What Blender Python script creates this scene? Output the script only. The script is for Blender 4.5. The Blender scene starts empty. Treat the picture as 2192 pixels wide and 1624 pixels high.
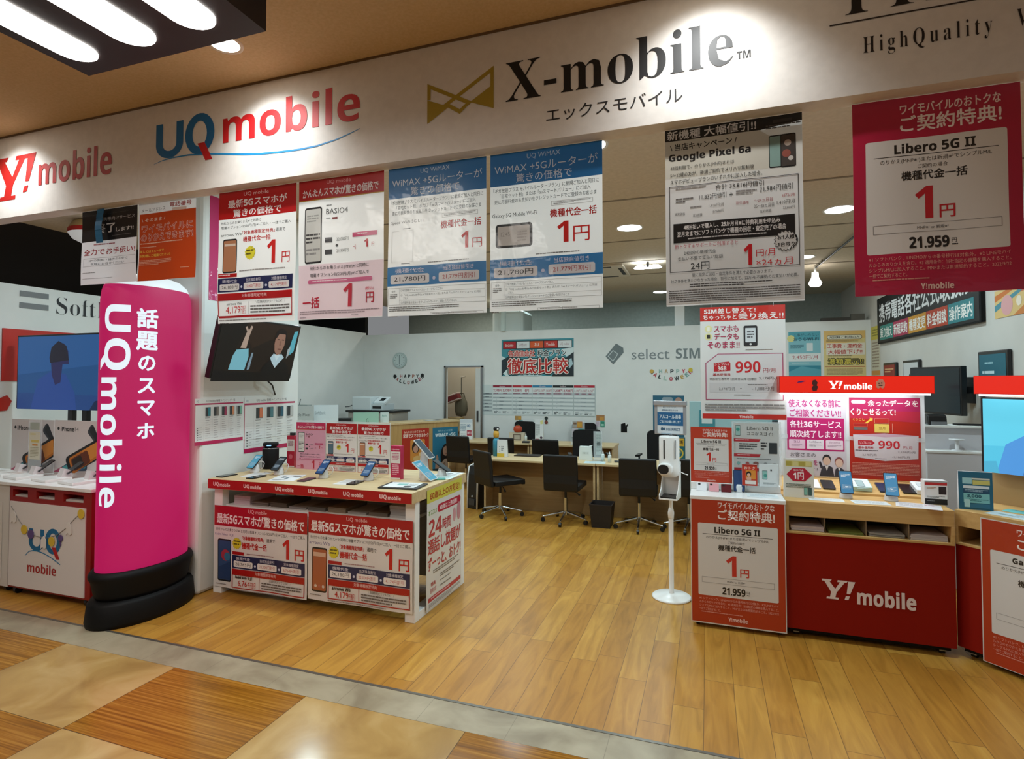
import bpy, math, random
from mathutils import Matrix, Vector
random.seed(7)
S = bpy.context.scene
COL = S.collection
PI = math.pi

# ------------------------------------------------------------------ camera
cam = bpy.data.cameras.new('camera')
cam.sensor_width = 36.0
cam.lens = 36.0 * 1210.0 / 2192.0
cam.shift_y = -32.0 / 2192.0
cam.clip_end = 100
cam_o = bpy.data.objects.new('camera', cam)
cam_o.location = (0, 0, 1.7)
cam_o.rotation_euler = (math.radians(91.65), 0, math.radians(19.1))
COL.objects.link(cam_o)
S.camera = cam_o
S.view_settings.view_transform = 'Standard'
S.view_settings.look = 'None'
S.view_settings.exposure = 0.0
S.view_settings.gamma = 1.0
S.view_settings.use_curve_mapping = False
S.cycles.use_denoising = True
S.cycles.max_bounces = 6
S.cycles.diffuse_bounces = 4
S.cycles.glossy_bounces = 3
S.cycles.transmission_bounces = 4
S.cycles.transparent_max_bounces = 8
S.cycles.sample_clamp_indirect = 4.0

# ------------------------------------------------------------------ light
def lin(h):
    h = h.lstrip('#')
    h = ''.join(c * 2 for c in h) if len(h) == 3 else h
    c = [int(h[i:i + 2], 16) / 255 for i in (0, 2, 4)]
    return tuple((x / 12.92 if x <= .04045 else ((x + .055) / 1.055) ** 2.4) for x in c) + (1,)

W = bpy.data.worlds.new('mall_air')
S.world = W
W.use_nodes = True
W.node_tree.nodes['Background'].inputs[0].default_value = (.95, .98, 1.0, 1)
W.node_tree.nodes['Background'].inputs[1].default_value = .22

def lamp(name, kind, loc, power, color, rot=(0, 0, 0), size=.2, spot=None, blend=.5, size_y=None):
    L = bpy.data.lights.new(name, kind)
    L.energy = power
    L.color = color
    if kind == 'AREA':
        L.shape = 'DISK' if size_y is None else 'RECTANGLE'
        L.size = size
        if size_y:
            L.size_y = size_y
    else:
        L.shadow_soft_size = size
    if kind == 'SPOT':
        L.spot_size = spot
        L.spot_blend = blend
    o = bpy.data.objects.new(name, L)
    o.location = loc
    o.rotation_euler = rot
    COL.objects.link(o)
    return o

COOL = (.70, .93, 1.0)
WARM = (1.0, .93, .84)
SHOP_Z = 3.30
MALL_Z = 3.52
SHOP_LIGHTS = [(x, y) for y in (3.75, 5.95, 8.1) for x in (-4.75, -2.75, -.76, 1.18)] + [(-.79, 10.45), (-3.4, 10.45)]
for x, y in SHOP_LIGHTS:
    lamp('shop_downlight_lamp', 'AREA', (x, y, SHOP_Z - .035), {3.75: 23, 5.95: 20, 8.1: 13}.get(y, 7), COOL, size=.2)
FASCIA_X = (-4.75, -2.45, .02)
for x in FASCIA_X:
    lamp('fascia_downlight_lamp', 'SPOT', (x, 2.33, MALL_Z - .03), 38, (.95, .99, 1), (math.radians(29), 0, 0), .03, math.radians(104), 1.0)
for x, y, pw, cl in ((-5.6, .6, 30, WARM), (.4, .5, 40, (.93, 1, 1)), (3.2, .6, 48, (.93, 1, 1)), (-2.6, -1.6, 32, WARM), (.4, -1.8, 40, (.93, 1, 1))):
    lamp('mall_downlight_lamp', 'SPOT', (x, y, MALL_Z - .03), pw, cl, (0, 0, 0), .06, math.radians(120), .8)
lamp('stockroom_fill_lamp', 'AREA', (-4.5, 10.4, 3.2), 14, (1, .93, .8), size=.3)  # unseen lamp added to brighten the stockroom behind the doorway
lamp('slot_light_lamp', 'AREA', (-2.75, .6, 3.10), 32, (1, .95, .88), size=1.2, size_y=1.6)

# ------------------------------------------------------------------ materials
_M = {}
def mat(hexc, rough=.5, metal=0.0, coat=0.0, emit=0.0, alpha=1.0, trans=0.0, bump=0.0, spec=.5):
    key = (hexc, rough, metal, coat, emit, alpha, trans, bump, spec)
    if key in _M:
        return _M[key]
    m = bpy.data.materials.new('m_' + hexc.lstrip('#'))
    m.use_nodes = True
    nt = m.node_tree
    b = nt.nodes['Principled BSDF']
    b.inputs['Base Color'].default_value = lin(hexc)
    b.inputs['Roughness'].default_value = rough
    b.inputs['Metallic'].default_value = metal
    b.inputs['Coat Weight'].default_value = coat
    b.inputs['Coat Roughness'].default_value = .08
    b.inputs['Specular IOR Level'].default_value = spec
    if emit:
        b.inputs['Emission Color'].default_value = lin(hexc)
        b.inputs['Emission Strength'].default_value = emit
        b.inputs['Base Color'].default_value = tuple(c * .25 for c in lin(hexc)[:3]) + (1,)
    if alpha < 1:
        b.inputs['Alpha'].default_value = alpha
    if trans:
        b.inputs['Transmission Weight'].default_value = trans
        b.inputs['IOR'].default_value = 1.1
    if bump or coat:
        tc = nt.nodes.new('ShaderNodeTexCoord')
        n = nt.nodes.new('ShaderNodeTexNoise')
        n.inputs['Scale'].default_value = 7 if coat else 60
        n.inputs['Detail'].default_value = 3
        bp = nt.nodes.new('ShaderNodeBump')
        bp.inputs['Strength'].default_value = bump or .25
        bp.inputs['Distance'].default_value = .02 if coat else .005
        nt.links.new(tc.outputs['Object'], n.inputs['Vector'])
        nt.links.new(n.outputs['Fac'], bp.inputs['Height'])
        nt.links.new(bp.outputs['Normal'], b.inputs['Coat Normal' if coat else 'Normal'])
    _M[key] = m
    return m

def nodes_mat(name):
    m = bpy.data.materials.new(name)
    m.use_nodes = True
    nt = m.node_tree
    return m, nt, nt.nodes['Principled BSDF']

def N(nt, typ, **kw):
    n = nt.nodes.new(typ)
    for k, v in kw.items():
        setattr(n, k, v)
    return n

def math_n(nt, op, a, b=None, c=None):
    n = N(nt, 'ShaderNodeMath', operation=op)
    for i, v in enumerate((a, b, c)):
        if v is None:
            continue
        if isinstance(v, (int, float)):
            n.inputs[i].default_value = v
        else:
            nt.links.new(v, n.inputs[i])
    return n.outputs[0]

def ramp(nt, fac, stops):
    r = N(nt, 'ShaderNodeValToRGB')
    els = r.color_ramp.elements
    els[0].position, els[0].color = stops[0][0], lin(stops[0][1])
    els[1].position, els[1].color = stops[-1][0], lin(stops[-1][1])
    for p, c in stops[1:-1]:
        e = els.new(p)
        e.color = lin(c)
    nt.links.new(fac, r.inputs[0])
    return r.outputs[0]

def plank_material():
    m, nt, b = nodes_mat('wood_planks')
    L = nt.links.new
    geo = N(nt, 'ShaderNodeNewGeometry')
    sp = N(nt, 'ShaderNodeSeparateXYZ')
    L(geo.outputs['Position'], sp.inputs[0])
    pw, pl = .155, .92
    xr = math_n(nt, 'DIVIDE', math_n(nt, 'ADD', sp.outputs[0], 20.03), pw)
    row = math_n(nt, 'FLOOR', xr)
    wn = N(nt, 'ShaderNodeTexWhiteNoise', noise_dimensions='1D')
    L(row, wn.inputs['W'])
    yr = math_n(nt, 'ADD', math_n(nt, 'DIVIDE', sp.outputs[1], pl), wn.outputs['Value'])
    seg = math_n(nt, 'FLOOR', yr)
    wn2 = N(nt, 'ShaderNodeTexWhiteNoise', noise_dimensions='2D')
    cmb = N(nt, 'ShaderNodeCombineXYZ')
    L(row, cmb.inputs[0]); L(seg, cmb.inputs[1])
    L(cmb.outputs[0], wn2.inputs['Vector'])
    fx = math_n(nt, 'FRACT', xr); fy = math_n(nt, 'FRACT', yr)
    ex = math_n(nt, 'ABSOLUTE', math_n(nt, 'SUBTRACT', fx, .5))
    ey = math_n(nt, 'ABSOLUTE', math_n(nt, 'SUBTRACT', fy, .5))
    seam = math_n(nt, 'MAXIMUM', math_n(nt, 'GREATER_THAN', ex, .5 - .0016 / pw), math_n(nt, 'GREATER_THAN', ey, .5 - .0016 / pl))
    # grain, stretched along the plank and shifted per plank
    mp = N(nt, 'ShaderNodeCombineXYZ')
    L(math_n(nt, 'ADD', math_n(nt, 'MULTIPLY', sp.outputs[0], 16), math_n(nt, 'MULTIPLY', wn2.outputs['Value'], 37)), mp.inputs[0])
    L(math_n(nt, 'MULTIPLY', sp.outputs[1], 2.2), mp.inputs[1])
    no = N(nt, 'ShaderNodeTexNoise')
    no.inputs['Scale'].default_value = 1.0; no.inputs['Detail'].default_value = 5; no.inputs['Distortion'].default_value = 1.2
    L(mp.outputs[0], no.inputs['Vector'])
    grain = ramp(nt, no.outputs['Fac'], [(.25, '#a5782f'), (.45, '#b98838'), (.6, '#c4933f'), (.8, '#cea14b')])
    mx = N(nt, 'ShaderNodeMix', data_type='RGBA', blend_type='MULTIPLY')
    mx.inputs[0].default_value = 1
    tint = ramp(nt, wn2.outputs['Value'], [(0, '#e9dcc6'), (.5, '#f4ebdc'), (1, '#ffffff')])
    L(grain, mx.inputs[6]); L(tint, mx.inputs[7])
    mx2 = N(nt, 'ShaderNodeMix', data_type='RGBA')
    L(math_n(nt, 'MULTIPLY', seam, .75), mx2.inputs[0]); L(mx.outputs[2], mx2.inputs[6])
    mx2.inputs[7].default_value = lin('#5a3b1c')
    L(mx2.outputs[2], b.inputs['Base Color'])
    b.inputs['Roughness'].default_value = .36
    return m

def tile_material():
    """Mall floor: checker of marble and dark wood tiles .94 x .62 m, with a stone border strip along the shop."""
    m, nt, b = nodes_mat('mall_tiles')
    L = nt.links.new
    geo = N(nt, 'ShaderNodeNewGeometry')
    sp = N(nt, 'ShaderNodeSeparateXYZ')
    L(geo.outputs['Position'], sp.inputs[0])
    tw, tl = .9375, .623
    xr = math_n(nt, 'DIVIDE', math_n(nt, 'ADD', sp.outputs[0], 3.003 + tw * 12), tw)
    yr = math_n(nt, 'DIVIDE', math_n(nt, 'SUBTRACT', 2.565 + tl * 0, sp.outputs[1]), tl)
    ix = math_n(nt, 'FLOOR', xr); iy = math_n(nt, 'FLOOR', yr)
    chk = math_n(nt, 'FLOORED_MODULO', math_n(nt, 'ADD', ix, iy), 2.0)   # 0 = wood, 1 = marble
    border = math_n(nt, 'GREATER_THAN', sp.outputs[1], 2.565)
    fx = math_n(nt, 'ABSOLUTE', math_n(nt, 'SUBTRACT', math_n(nt, 'FRACT', xr), .5))
    fy = math_n(nt, 'ABSOLUTE', math_n(nt, 'SUBTRACT', math_n(nt, 'FRACT', yr), .5))
    seam = math_n(nt, 'MAXIMUM', math_n(nt, 'GREATER_THAN', fx, .5 - .002 / tw), math_n(nt, 'GREATER_THAN', fy, .5 - .002 / tl))
    bx = math_n(nt, 'ABSOLUTE', math_n(nt, 'SUBTRACT', math_n(nt, 'FRACT', math_n(nt, 'DIVIDE', math_n(nt, 'ADD', sp.outputs[0], 20.2), .47)), .5))
    bseam = math_n(nt, 'GREATER_THAN', bx, .5 - .0015 / .47)
    # wood streaks along x
    v = N(nt, 'ShaderNodeCombineXYZ')
    L(math_n(nt, 'ADD', math_n(nt, 'MULTIPLY', sp.outputs[0], 1.6), math_n(nt, 'MULTIPLY', ix, 5.3)), v.inputs[0])
    L(math_n(nt, 'MULTIPLY', sp.outputs[1], 75), v.inputs[1])
    n1 = N(nt, 'ShaderNodeTexNoise'); n1.inputs['Scale'].default_value = 1; n1.inputs['Detail'].default_value = 3
    L(v.outputs[0], n1.inputs['Vector'])
    wood = ramp(nt, n1.outputs['Fac'], [(.3, '#75480f'), (.5, '#976318'), (.7, '#b47f2e')])
    n2 = N(nt, 'ShaderNodeTexNoise'); n2.inputs['Scale'].default_value = 3.2; n2.inputs['Detail'].default_value = 6; n2.inputs['Distortion'].default_value = .8
    L(geo.outputs['Position'], n2.inputs['Vector'])
    marble = ramp(nt, n2.outputs['Fac'], [(.3, '#a07c48'), (.5, '#b59258'), (.7, '#c6a770')])
    stone = ramp(nt, n2.outputs['Fac'], [(.3, '#8a7d66'), (.5, '#a3977e'), (.7, '#b3a88f')])
    mA = N(nt, 'ShaderNodeMix', data_type='RGBA'); L(chk, mA.inputs[0]); L(wood, mA.inputs[6]); L(marble, mA.inputs[7])
    mB = N(nt, 'ShaderNodeMix', data_type='RGBA'); L(math_n(nt, 'MULTIPLY', seam, .8), mB.inputs[0]); L(mA.outputs[2], mB.inputs[6]); mB.inputs[7].default_value = lin('#3a2812')
    mC = N(nt, 'ShaderNodeMix', data_type='RGBA'); L(math_n(nt, 'MULTIPLY', bseam, .5), mC.inputs[0]); L(stone, mC.inputs[6]); mC.inputs[7].default_value = lin('#5d5546')
    mD = N(nt, 'ShaderNodeMix', data_type='RGBA'); L(border, mD.inputs[0]); L(mB.outputs[2], mD.inputs[6]); L(mC.outputs[2], mD.inputs[7])
    L(mD.outputs[2], b.inputs['Base Color'])
    L(math_n(nt, 'ADD', math_n(nt, 'MULTIPLY', border, .22), .17), b.inputs['Roughness'])
    return m

def speckle(name, c0, c1, scale, rough=.8, bump=.15):
    m, nt, b = nodes_mat(name)
    n = N(nt, 'ShaderNodeTexNoise'); n.inputs['Scale'].default_value = scale; n.inputs['Detail'].default_value = 4
    g = N(nt, 'ShaderNodeNewGeometry')
    nt.links.new(g.outputs['Position'], n.inputs['Vector'])
    nt.links.new(ramp(nt, n.outputs['Fac'], [(.35, c0), (.65, c1)]), b.inputs['Base Color'])
    bp = N(nt, 'ShaderNodeBump'); bp.inputs['Strength'].default_value = bump; bp.inputs['Distance'].default_value = .004
    nt.links.new(n.outputs['Fac'], bp.inputs['Height']); nt.links.new(bp.outputs['Normal'], b.inputs['Normal'])
    b.inputs['Roughness'].default_value = rough
    return m

def grain_mat(name, c0, c1, axis=0, rough=.45):
    m, nt, b = nodes_mat(name)
    tc = N(nt, 'ShaderNodeNewGeometry'); mp = N(nt, 'ShaderNodeMapping')
    sc = [30, 30, 30]; sc[axis] = 1.6
    mp.inputs['Scale'].default_value = sc
    n = N(nt, 'ShaderNodeTexNoise'); n.inputs['Scale'].default_value = 1.4; n.inputs['Detail'].default_value = 4
    nt.links.new(tc.outputs['Position'], mp.inputs[0]); nt.links.new(mp.outputs[0], n.inputs['Vector'])
    nt.links.new(ramp(nt, n.outputs['Fac'], [(.3, c0), (.7, c1)]), b.inputs['Base Color'])
    b.inputs['Roughness'].default_value = rough
    return m

WHITE = mat('#e9e9e6', .55)
WALLW = speckle('white_wall_paint', '#dadcd9', '#dfe1de', 3, .75, .01)
BLACK = mat('#09090a', .6, spec=.25)
BLKPL = mat('#161617', .35)
FABRIC = speckle('black_fabric', '#0b0a0a', '#161313', 300, .9, .3)
CHROME = mat('#c9cbcd', .15, 1.0)
STEEL = mat('#9ea2a6', .3, 1.0)
BEECH = grain_mat('light_beech', '#c9ae80', '#d8bf92', 0)
BEECHY = grain_mat('light_beech_side', '#c7a874', '#d6ba8b', 1)
OAK = grain_mat('display_oak', '#c49a5c', '#d3ab6e', 0)
PANELB = grain_mat('desk_panel', '#9a7a4c', '#a98858', 0, .5)
REDM = mat('#8c1104', .5, spec=.2)
WHITEG = mat('#f1f1ef', .25)
ACRYL = mat('#f4fbff', .06, alpha=.16)
CLEAR = mat('#eef6f8', .1, alpha=.3)

# ------------------------------------------------------------------ mesh builder
class MB:
    def __init__(s):
        s.v = []; s.f = []; s.m = []; s.sm = []; s.mats = []
    def mi(s, m):
        if m not in s.mats:
            s.mats.append(m)
        return s.mats.index(m)
    def add(s, vs, fs, m, smooth=False):
        o = len(s.v); k = s.mi(m)
        s.v += [tuple(p) for p in vs]
        for f in fs:
            s.f.append([i + o for i in f]); s.m.append(k); s.sm.append(smooth)
        return s
    def box(s, x0, y0, z0, x1, y1, z1, m):
        vs = [(x, y, z) for z in (z0, z1) for y in (y0, y1) for x in (x0, x1)]
        return s.add(vs, [(0, 2, 3, 1), (4, 5, 7, 6), (0, 1, 5, 4), (2, 6, 7, 3), (0, 4, 6, 2), (1, 3, 7, 5)], m)
    def bx(s, c, d, m):
        return s.box(c[0] - d[0] / 2, c[1] - d[1] / 2, c[2] - d[2] / 2, c[0] + d[0] / 2, c[1] + d[1] / 2, c[2] + d[2] / 2, m)
    def quad(s, pts, m):
        return s.add(pts, [tuple(range(len(pts)))], m)
    def cyl(s, p0, p1, r0, m, r1=None, n=16, caps=True):
        r1 = r0 if r1 is None else r1
        p0 = Vector(p0); p1 = Vector(p1); d = (p1 - p0).normalized()
        a = d.orthogonal().normalized(); b = d.cross(a)
        ring = [a * math.cos(2 * PI * i / n) + b * math.sin(2 * PI * i / n) for i in range(n)]
        A = [p0 + q * r0 for q in ring]; B = [p1 + q * r1 for q in ring]
        s.add(A + B, [(i, (i + 1) % n, n + (i + 1) % n, n + i) for i in range(n)], m, True)
        if caps:
            s.add(A, [tuple(reversed(range(n)))], m); s.add(B, [tuple(range(n))], m)
        return s
    def tube(s, pts, r, m, n=8):
        P = [Vector(p) for p in pts]; rings = []
        up = None
        for i, p in enumerate(P):
            d = (P[min(i + 1, len(P) - 1)] - P[max(i - 1, 0)]).normalized()
            if up is None:
                up = d.orthogonal().normalized()
            up = (up - d * up.dot(d)).normalized(); b = d.cross(up)
            rings.append([p + (up * math.cos(2 * PI * k / n) + b * math.sin(2 * PI * k / n)) * r for k in range(n)])
        vs = [q for rg in rings for q in rg]
        fs = [(i * n + k, i * n + (k + 1) % n, (i + 1) * n + (k + 1) % n, (i + 1) * n + k) for i in range(len(P) - 1) for k in range(n)]
        fs += [tuple(reversed(range(n))), tuple((len(P) - 1) * n + k for k in range(n))]
        return s.add(vs, fs, m, True)
    def lathe(s, prof, m, c=(0, 0, 0), n=24, sx=1, sy=1, smooth=True):
        vs = []; k = len(prof)
        for i in range(n):
            a = 2 * PI * i / n
            vs += [(c[0] + r * sx * math.cos(a), c[1] + r * sy * math.sin(a), c[2] + z) for r, z in prof]
        fs = [(i * k + j, ((i + 1) % n) * k + j, ((i + 1) % n) * k + j + 1, i * k + j + 1) for i in range(n) for j in range(k - 1)]
        return s.add(vs, fs, m, smooth)
    def prism(s, poly, a0, a1, m, axis='z'):
        n = len(poly)
        def P(p, t):
            return {'z': (p[0], p[1], t), 'x': (t, p[0], p[1]), 'y': (p[0], t, p[1])}[axis]
        vs = [P(p, a0) for p in poly] + [P(p, a1) for p in poly]
        fs = [tuple(reversed(range(n))), tuple(range(n, 2 * n))] + [(i, (i + 1) % n, n + (i + 1) % n, n + i) for i in range(n)]
        return s.add(vs, fs, m)
    def xf(s, M):
        s.v = [tuple(M @ Vector(p)) for p in s.v]
        return s
    def build(s, name, parent=None, loc=(0, 0, 0), rot=(0, 0, 0), bevel=0, fix=True, bseg=2):
        me = bpy.data.meshes.new(name)
        me.from_pydata(s.v, [], s.f)
        for m in s.mats:
            me.materials.append(m)
        me.polygons.foreach_set('material_index', s.m)
        me.polygons.foreach_set('use_smooth', s.sm)
        if fix:
            import bmesh
            bm = bmesh.new(); bm.from_mesh(me)
            bmesh.ops.recalc_face_normals(bm, faces=bm.faces)
            bm.to_mesh(me); bm.free()
        me.update()
        o = bpy.data.objects.new(name, me)
        COL.objects.link(o)
        o.location = loc; o.rotation_euler = rot
        if parent is not None:
            o.parent = parent
        if bevel:
            md = o.modifiers.new('bevel', 'BEVEL'); md.width = bevel; md.segments = bseg
            md.limit_method = 'ANGLE'; md.angle_limit = math.radians(40)
        return o

def tag(o, label=None, cat=None, group=None, kind=None):
    if label: o['label'] = label
    if cat: o['category'] = cat
    if group: o['group'] = group
    if kind: o['kind'] = kind
    return o

def E(name, label, cat, loc=(0, 0, 0), rz=0, group=None):
    o = bpy.data.objects.new(name, None)
    o.empty_display_size = .1
    o.location = loc; o.rotation_euler = (0, 0, rz)
    COL.objects.link(o)
    return tag(o, label, cat, group)

def dup(root, loc, rz, label, group=None):
    r = root.copy(); COL.objects.link(r); r.location = loc; r.rotation_euler = (0, 0, rz)
    r['label'] = label
    if group: r['group'] = group
    for ch in list(root.children):
        c = ch.copy(); COL.objects.link(c); c.parent = r
        for g in list(ch.children):
            d = g.copy(); COL.objects.link(d); d.parent = c
    return r

def rbox(x0, y0, z0, x1, y1, z1, m, name, parent=None, bevel=.006, **kw):
    return MB().box(x0, y0, z0, x1, y1, z1, m).build(name, parent, bevel=bevel, **kw)

# ------------------------------------------------------------------ printed matter
_BOLD = {}
for i in range(26):
    _BOLD[chr(65 + i)] = chr(0x1D5D4 + i); _BOLD[chr(97 + i)] = chr(0x1D5EE + i)
for i in range(10):
    _BOLD[chr(48 + i)] = chr(0x1D7EC + i)
_SER = {}
for i in range(26):
    _SER[chr(65 + i)] = chr(0x1D400 + i); _SER[chr(97 + i)] = chr(0x1D41A + i)
_ITA = {chr(65 + i): chr(0x1D434 + i) for i in range(26)}
_G = {}
def glyphs(txt, style='r'):
    """Outline of a line of text as (verts 0..1, faces), fitted to its own bounding box."""
    key = (txt, style)
    if key in _G:
        return _G[key]
    c = bpy.data.curves.new('t', 'FONT')
    t = txt
    if style[0] == 'b': t = ''.join(_BOLD.get(ch, ch) for ch in txt)
    if style[0] == 's': t = ''.join(_SER.get(ch, ch) for ch in txt)
    c.body = t
    c.resolution_u = 3 if 'h' in style else 2
    if style[:2] == 'st': c.offset = -.010
    if style == 'sx': c.offset = -.006
    if style == 'su': c.offset = -.017
    if 'w' in style: c.space_character = 1.45
    o = bpy.data.objects.new('t', c)
    me = o.to_mesh()
    vs = [(p.co.x, p.co.y) for p in me.vertices]
    fs = [tuple(p.vertices) for p in me.polygons]
    o.to_mesh_clear()
    bpy.data.objects.remove(o); bpy.data.curves.remove(c)
    if not vs:
        vs = [(0, 0), (1, 0), (1, 1)]; fs = [(0, 1, 2)]
    x0 = min(p[0] for p in vs); x1 = max(p[0] for p in vs); y0 = min(p[1] for p in vs); y1 = max(p[1] for p in vs)
    w = max(x1 - x0, 1e-6); h = max(y1 - y0, 1e-6)
    vs = [((p[0] - x0) / w, (p[1] - y0) / h) for p in vs]
    _G[key] = (vs, fs, w, h)
    return _G[key]

def rrect(u0, v0, u1, v1, r, n=4):
    r = min(r, abs(u1 - u0) / 2, abs(v1 - v0) / 2)
    pts = []
    for cx, cy, a in ((u1 - r, v0 + r, -PI / 2), (u1 - r, v1 - r, 0), (u0 + r, v1 - r, PI / 2), (u0 + r, v0 + r, PI)):
        pts += [(cx + r * math.cos(a + PI / 2 * i / n), cy + r * math.sin(a + PI / 2 * i / n)) for i in range(n + 1)]
    return pts

class Print:
    """Flat printed layers in sheet units: u 0..100 to the right, v downwards (same unit). Collects faces facing -y."""
    def __init__(s, mb, k, h, fin, step=.0003, grid=None, z0=0, x0=-50):
        s.mb, s.k, s.h, s.fin, s.step, s.grid = mb, k, h, fin, step, grid
        s.lev = 1; s.z0 = z0; s.x0 = x0
    def col(s, c):
        return c if not isinstance(c, str) else s.fin(c)
    def P(s, u, v, lev):
        return ((u + s.x0) * s.k, -s.step * lev, s.h - v * s.k + s.z0)
    def poly(s, pts, c, lev):
        a = sum(pts[i][0] * pts[(i + 1) % len(pts)][1] - pts[(i + 1) % len(pts)][0] * pts[i][1] for i in range(len(pts)))
        if a > 0:
            pts = list(reversed(pts))
        s.mb.add([s.P(u, v, lev) for u, v in pts], [tuple(range(len(pts)))], s.col(c))
    def rect(s, u0, v0, u1, v1, c, lev):
        if s.grid and (u1 - u0) * s.k * (v1 - v0) * s.k > s.grid * s.grid:
            nu = max(1, int((u1 - u0) * s.k / s.grid) + 1); nv = max(1, int((v1 - v0) * s.k / s.grid) + 1)
            vs = [s.P(u0 + (u1 - u0) * i / nu, v0 + (v1 - v0) * j / nv, lev) for j in range(nv + 1) for i in range(nu + 1)]
            fs = [(j * (nu + 1) + i, (j + 1) * (nu + 1) + i, (j + 1) * (nu + 1) + i + 1, j * (nu + 1) + i + 1) for j in range(nv) for i in range(nu)]
            s.mb.add(vs, fs, s.col(c))
        else:
            s.poly([(u0, v0), (u1, v0), (u1, v1), (u0, v1)], c, lev)
    def text(s, txt, u0, v0, u1, v1, c, style, lev):
        vs, fs, w, h = glyphs(txt, style)
        W_, H_ = u1 - u0, v1 - v0
        offs = [(0, 0)]
        if style[0] == 'b' and not (style == 'bh' and txt.isascii()):
            b = .017 * H_ if style != 'bb' else .036 * H_
            offs = [(-b, -b), (b, -b), (b, b), (-b, b)]
            if style == 'bb': offs = [(b * math.cos(a * PI / 5), b * math.sin(a * PI / 5)) for a in range(10)]
        for i, (du, dv) in enumerate(offs):
            s.mb.add([s.P(u0 + x * W_ + du, v1 - y * H_ + dv, lev + (.15 if len(offs) < 5 else .06) * i) for x, y in vs], fs, s.col(c))
    def items(s, items):
        R = random.Random(len(items) * 31 + 5)
        for it in items:
            k = it[0]
            if k == 'r':
                s.lev += 1
                if len(it) > 6 and it[6]:
                    s.poly(rrect(*it[1:5], it[6]), it[5], s.lev)
                else:
                    s.rect(*it[1:6], s.lev)
            elif k == 'q':
                s.lev += 1; s.poly(it[1], it[2], s.lev)
            elif k == 'c':
                s.lev += 1; n = 20; rv = it[5] if len(it) > 5 else it[3]
                s.poly([(it[1] + it[3] * math.cos(2 * PI * i / n), it[2] + rv * math.sin(2 * PI * i / n)) for i in range(n)], it[4], s.lev)
            elif k == 'star':
                s.lev += 1; n = it[5] if len(it) > 5 else 14
                s.poly([(it[1] + it[3] * (1 if i % 2 else .84) * math.cos(PI * i / n), it[2] + it[3] * (1 if i % 2 else .84) * math.sin(PI * i / n)) for i in range(2 * n)], it[4], s.lev)
            elif k == 'o':
                u0, v0, u1, v1, t, c = it[1:7]; s.lev += 1
                s.rect(u0, v0, u1, v0 + t, c, s.lev); s.rect(u0, v1 - t, u1, v1, c, s.lev)
                s.rect(u0, v0 + t, u0 + t, v1 - t, c, s.lev); s.rect(u1 - t, v0 + t, u1, v1 - t, c, s.lev)
            elif k == 't':
                s.text(it[1], *it[2:6], it[6], it[7] if len(it) > 7 else 'r', s.lev + 1)
            elif k == 'tw':       # text with an outline in another colour
                s.lev += 1
                txt, u0, v0, u1, v1, c, c2 = it[1:8]
                b = (v1 - v0) * (it[8] if len(it) > 8 else .11)
                vs, fs, w, h = glyphs(txt, 'b')
                for i in range(10):
                    a = 2 * PI * i / 10
                    s.mb.add([s.P(u0 + x * (u1 - u0) + b * math.cos(a), v1 - y * (v1 - v0) + b * math.sin(a), s.lev + .08 * i) for x, y in vs], fs, s.col(c2))
                s.lev += 1
                s.text(txt, u0, v0, u1, v1, c, 'b', s.lev)
            elif k == 'l':        # lines of print too small to read: broken dashes
                u0, v0, u1, v1, n, c = it[1:7]
                for j in range(n):
                    va = v0 + (v1 - v0) * j / n; th = (v1 - v0) / n * .5
                    u = u0; end = u1 if j < n - 1 else u0 + (u1 - u0) * R.uniform(.5, .95)
                    while u < end:
                        w = th * R.uniform(1.2, 4.5)
                        s.poly([(u, va), (min(u + w, end), va), (min(u + w, end), va + th), (u, va + th)], c, s.lev + 1)
                        u += w + th * R.uniform(.15, .45)
            elif k == 'ph':       # picture of a phone
                u0, v0, u1, v1, c = it[1:6]; w = u1 - u0
                s.lev += 1; s.poly(rrect(u0, v0, u1, v1, w * .12), '#1a1a1c', s.lev)
                s.lev += 1; s.poly(rrect(u0 + w * .05, v0 + w * .09, u1 - w * .05, v1 - w * .09, w * .08), c, s.lev)
                if len(it) > 6:
                    s.items(it[6])

def fin_paper(c): return mat(c, .55)
def fin_film(c): return mat(c, .38, coat=.55)
_SH = {}
def fin_sheet(c):
    """thin printed sheet under glossy film: lets light through from behind"""
    if c not in _SH:
        m = mat(c, .38, coat=.56)
        nt = m.node_tree
        tr = nt.nodes.new('ShaderNodeBsdfTranslucent'); tr.inputs['Color'].default_value = lin(c)
        mx = nt.nodes.new('ShaderNodeMixShader'); mx.inputs[0].default_value = .34
        nt.links.new(nt.nodes['Principled BSDF'].outputs[0], mx.inputs[1]); nt.links.new(tr.outputs[0], mx.inputs[2])
        nt.links.new(mx.outputs[0], nt.nodes['Material Output'].inputs['Surface'])
        _SH[c] = m
    return _SH[c]
def fin_glow(s):
    return lambda c: mat(c, .5, emit=s)

def wave(seed, A=.006, lam=.36):
    p1, p2 = seed * 1.7, seed * 2.9
    def f(x, y, z, w, h):
        t = 1 - z / h            # 0 at the hung top edge, 1 at the free foot
        d = A * (.25 + .75 * t) * math.sin(2 * PI * x / lam + p1 + .8 * math.sin(5 * z + p2)) + A * .8 * t * math.sin(2 * PI * z / (lam * 1.7) + p2)
        return (x, y + d, z)
    return f

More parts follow.
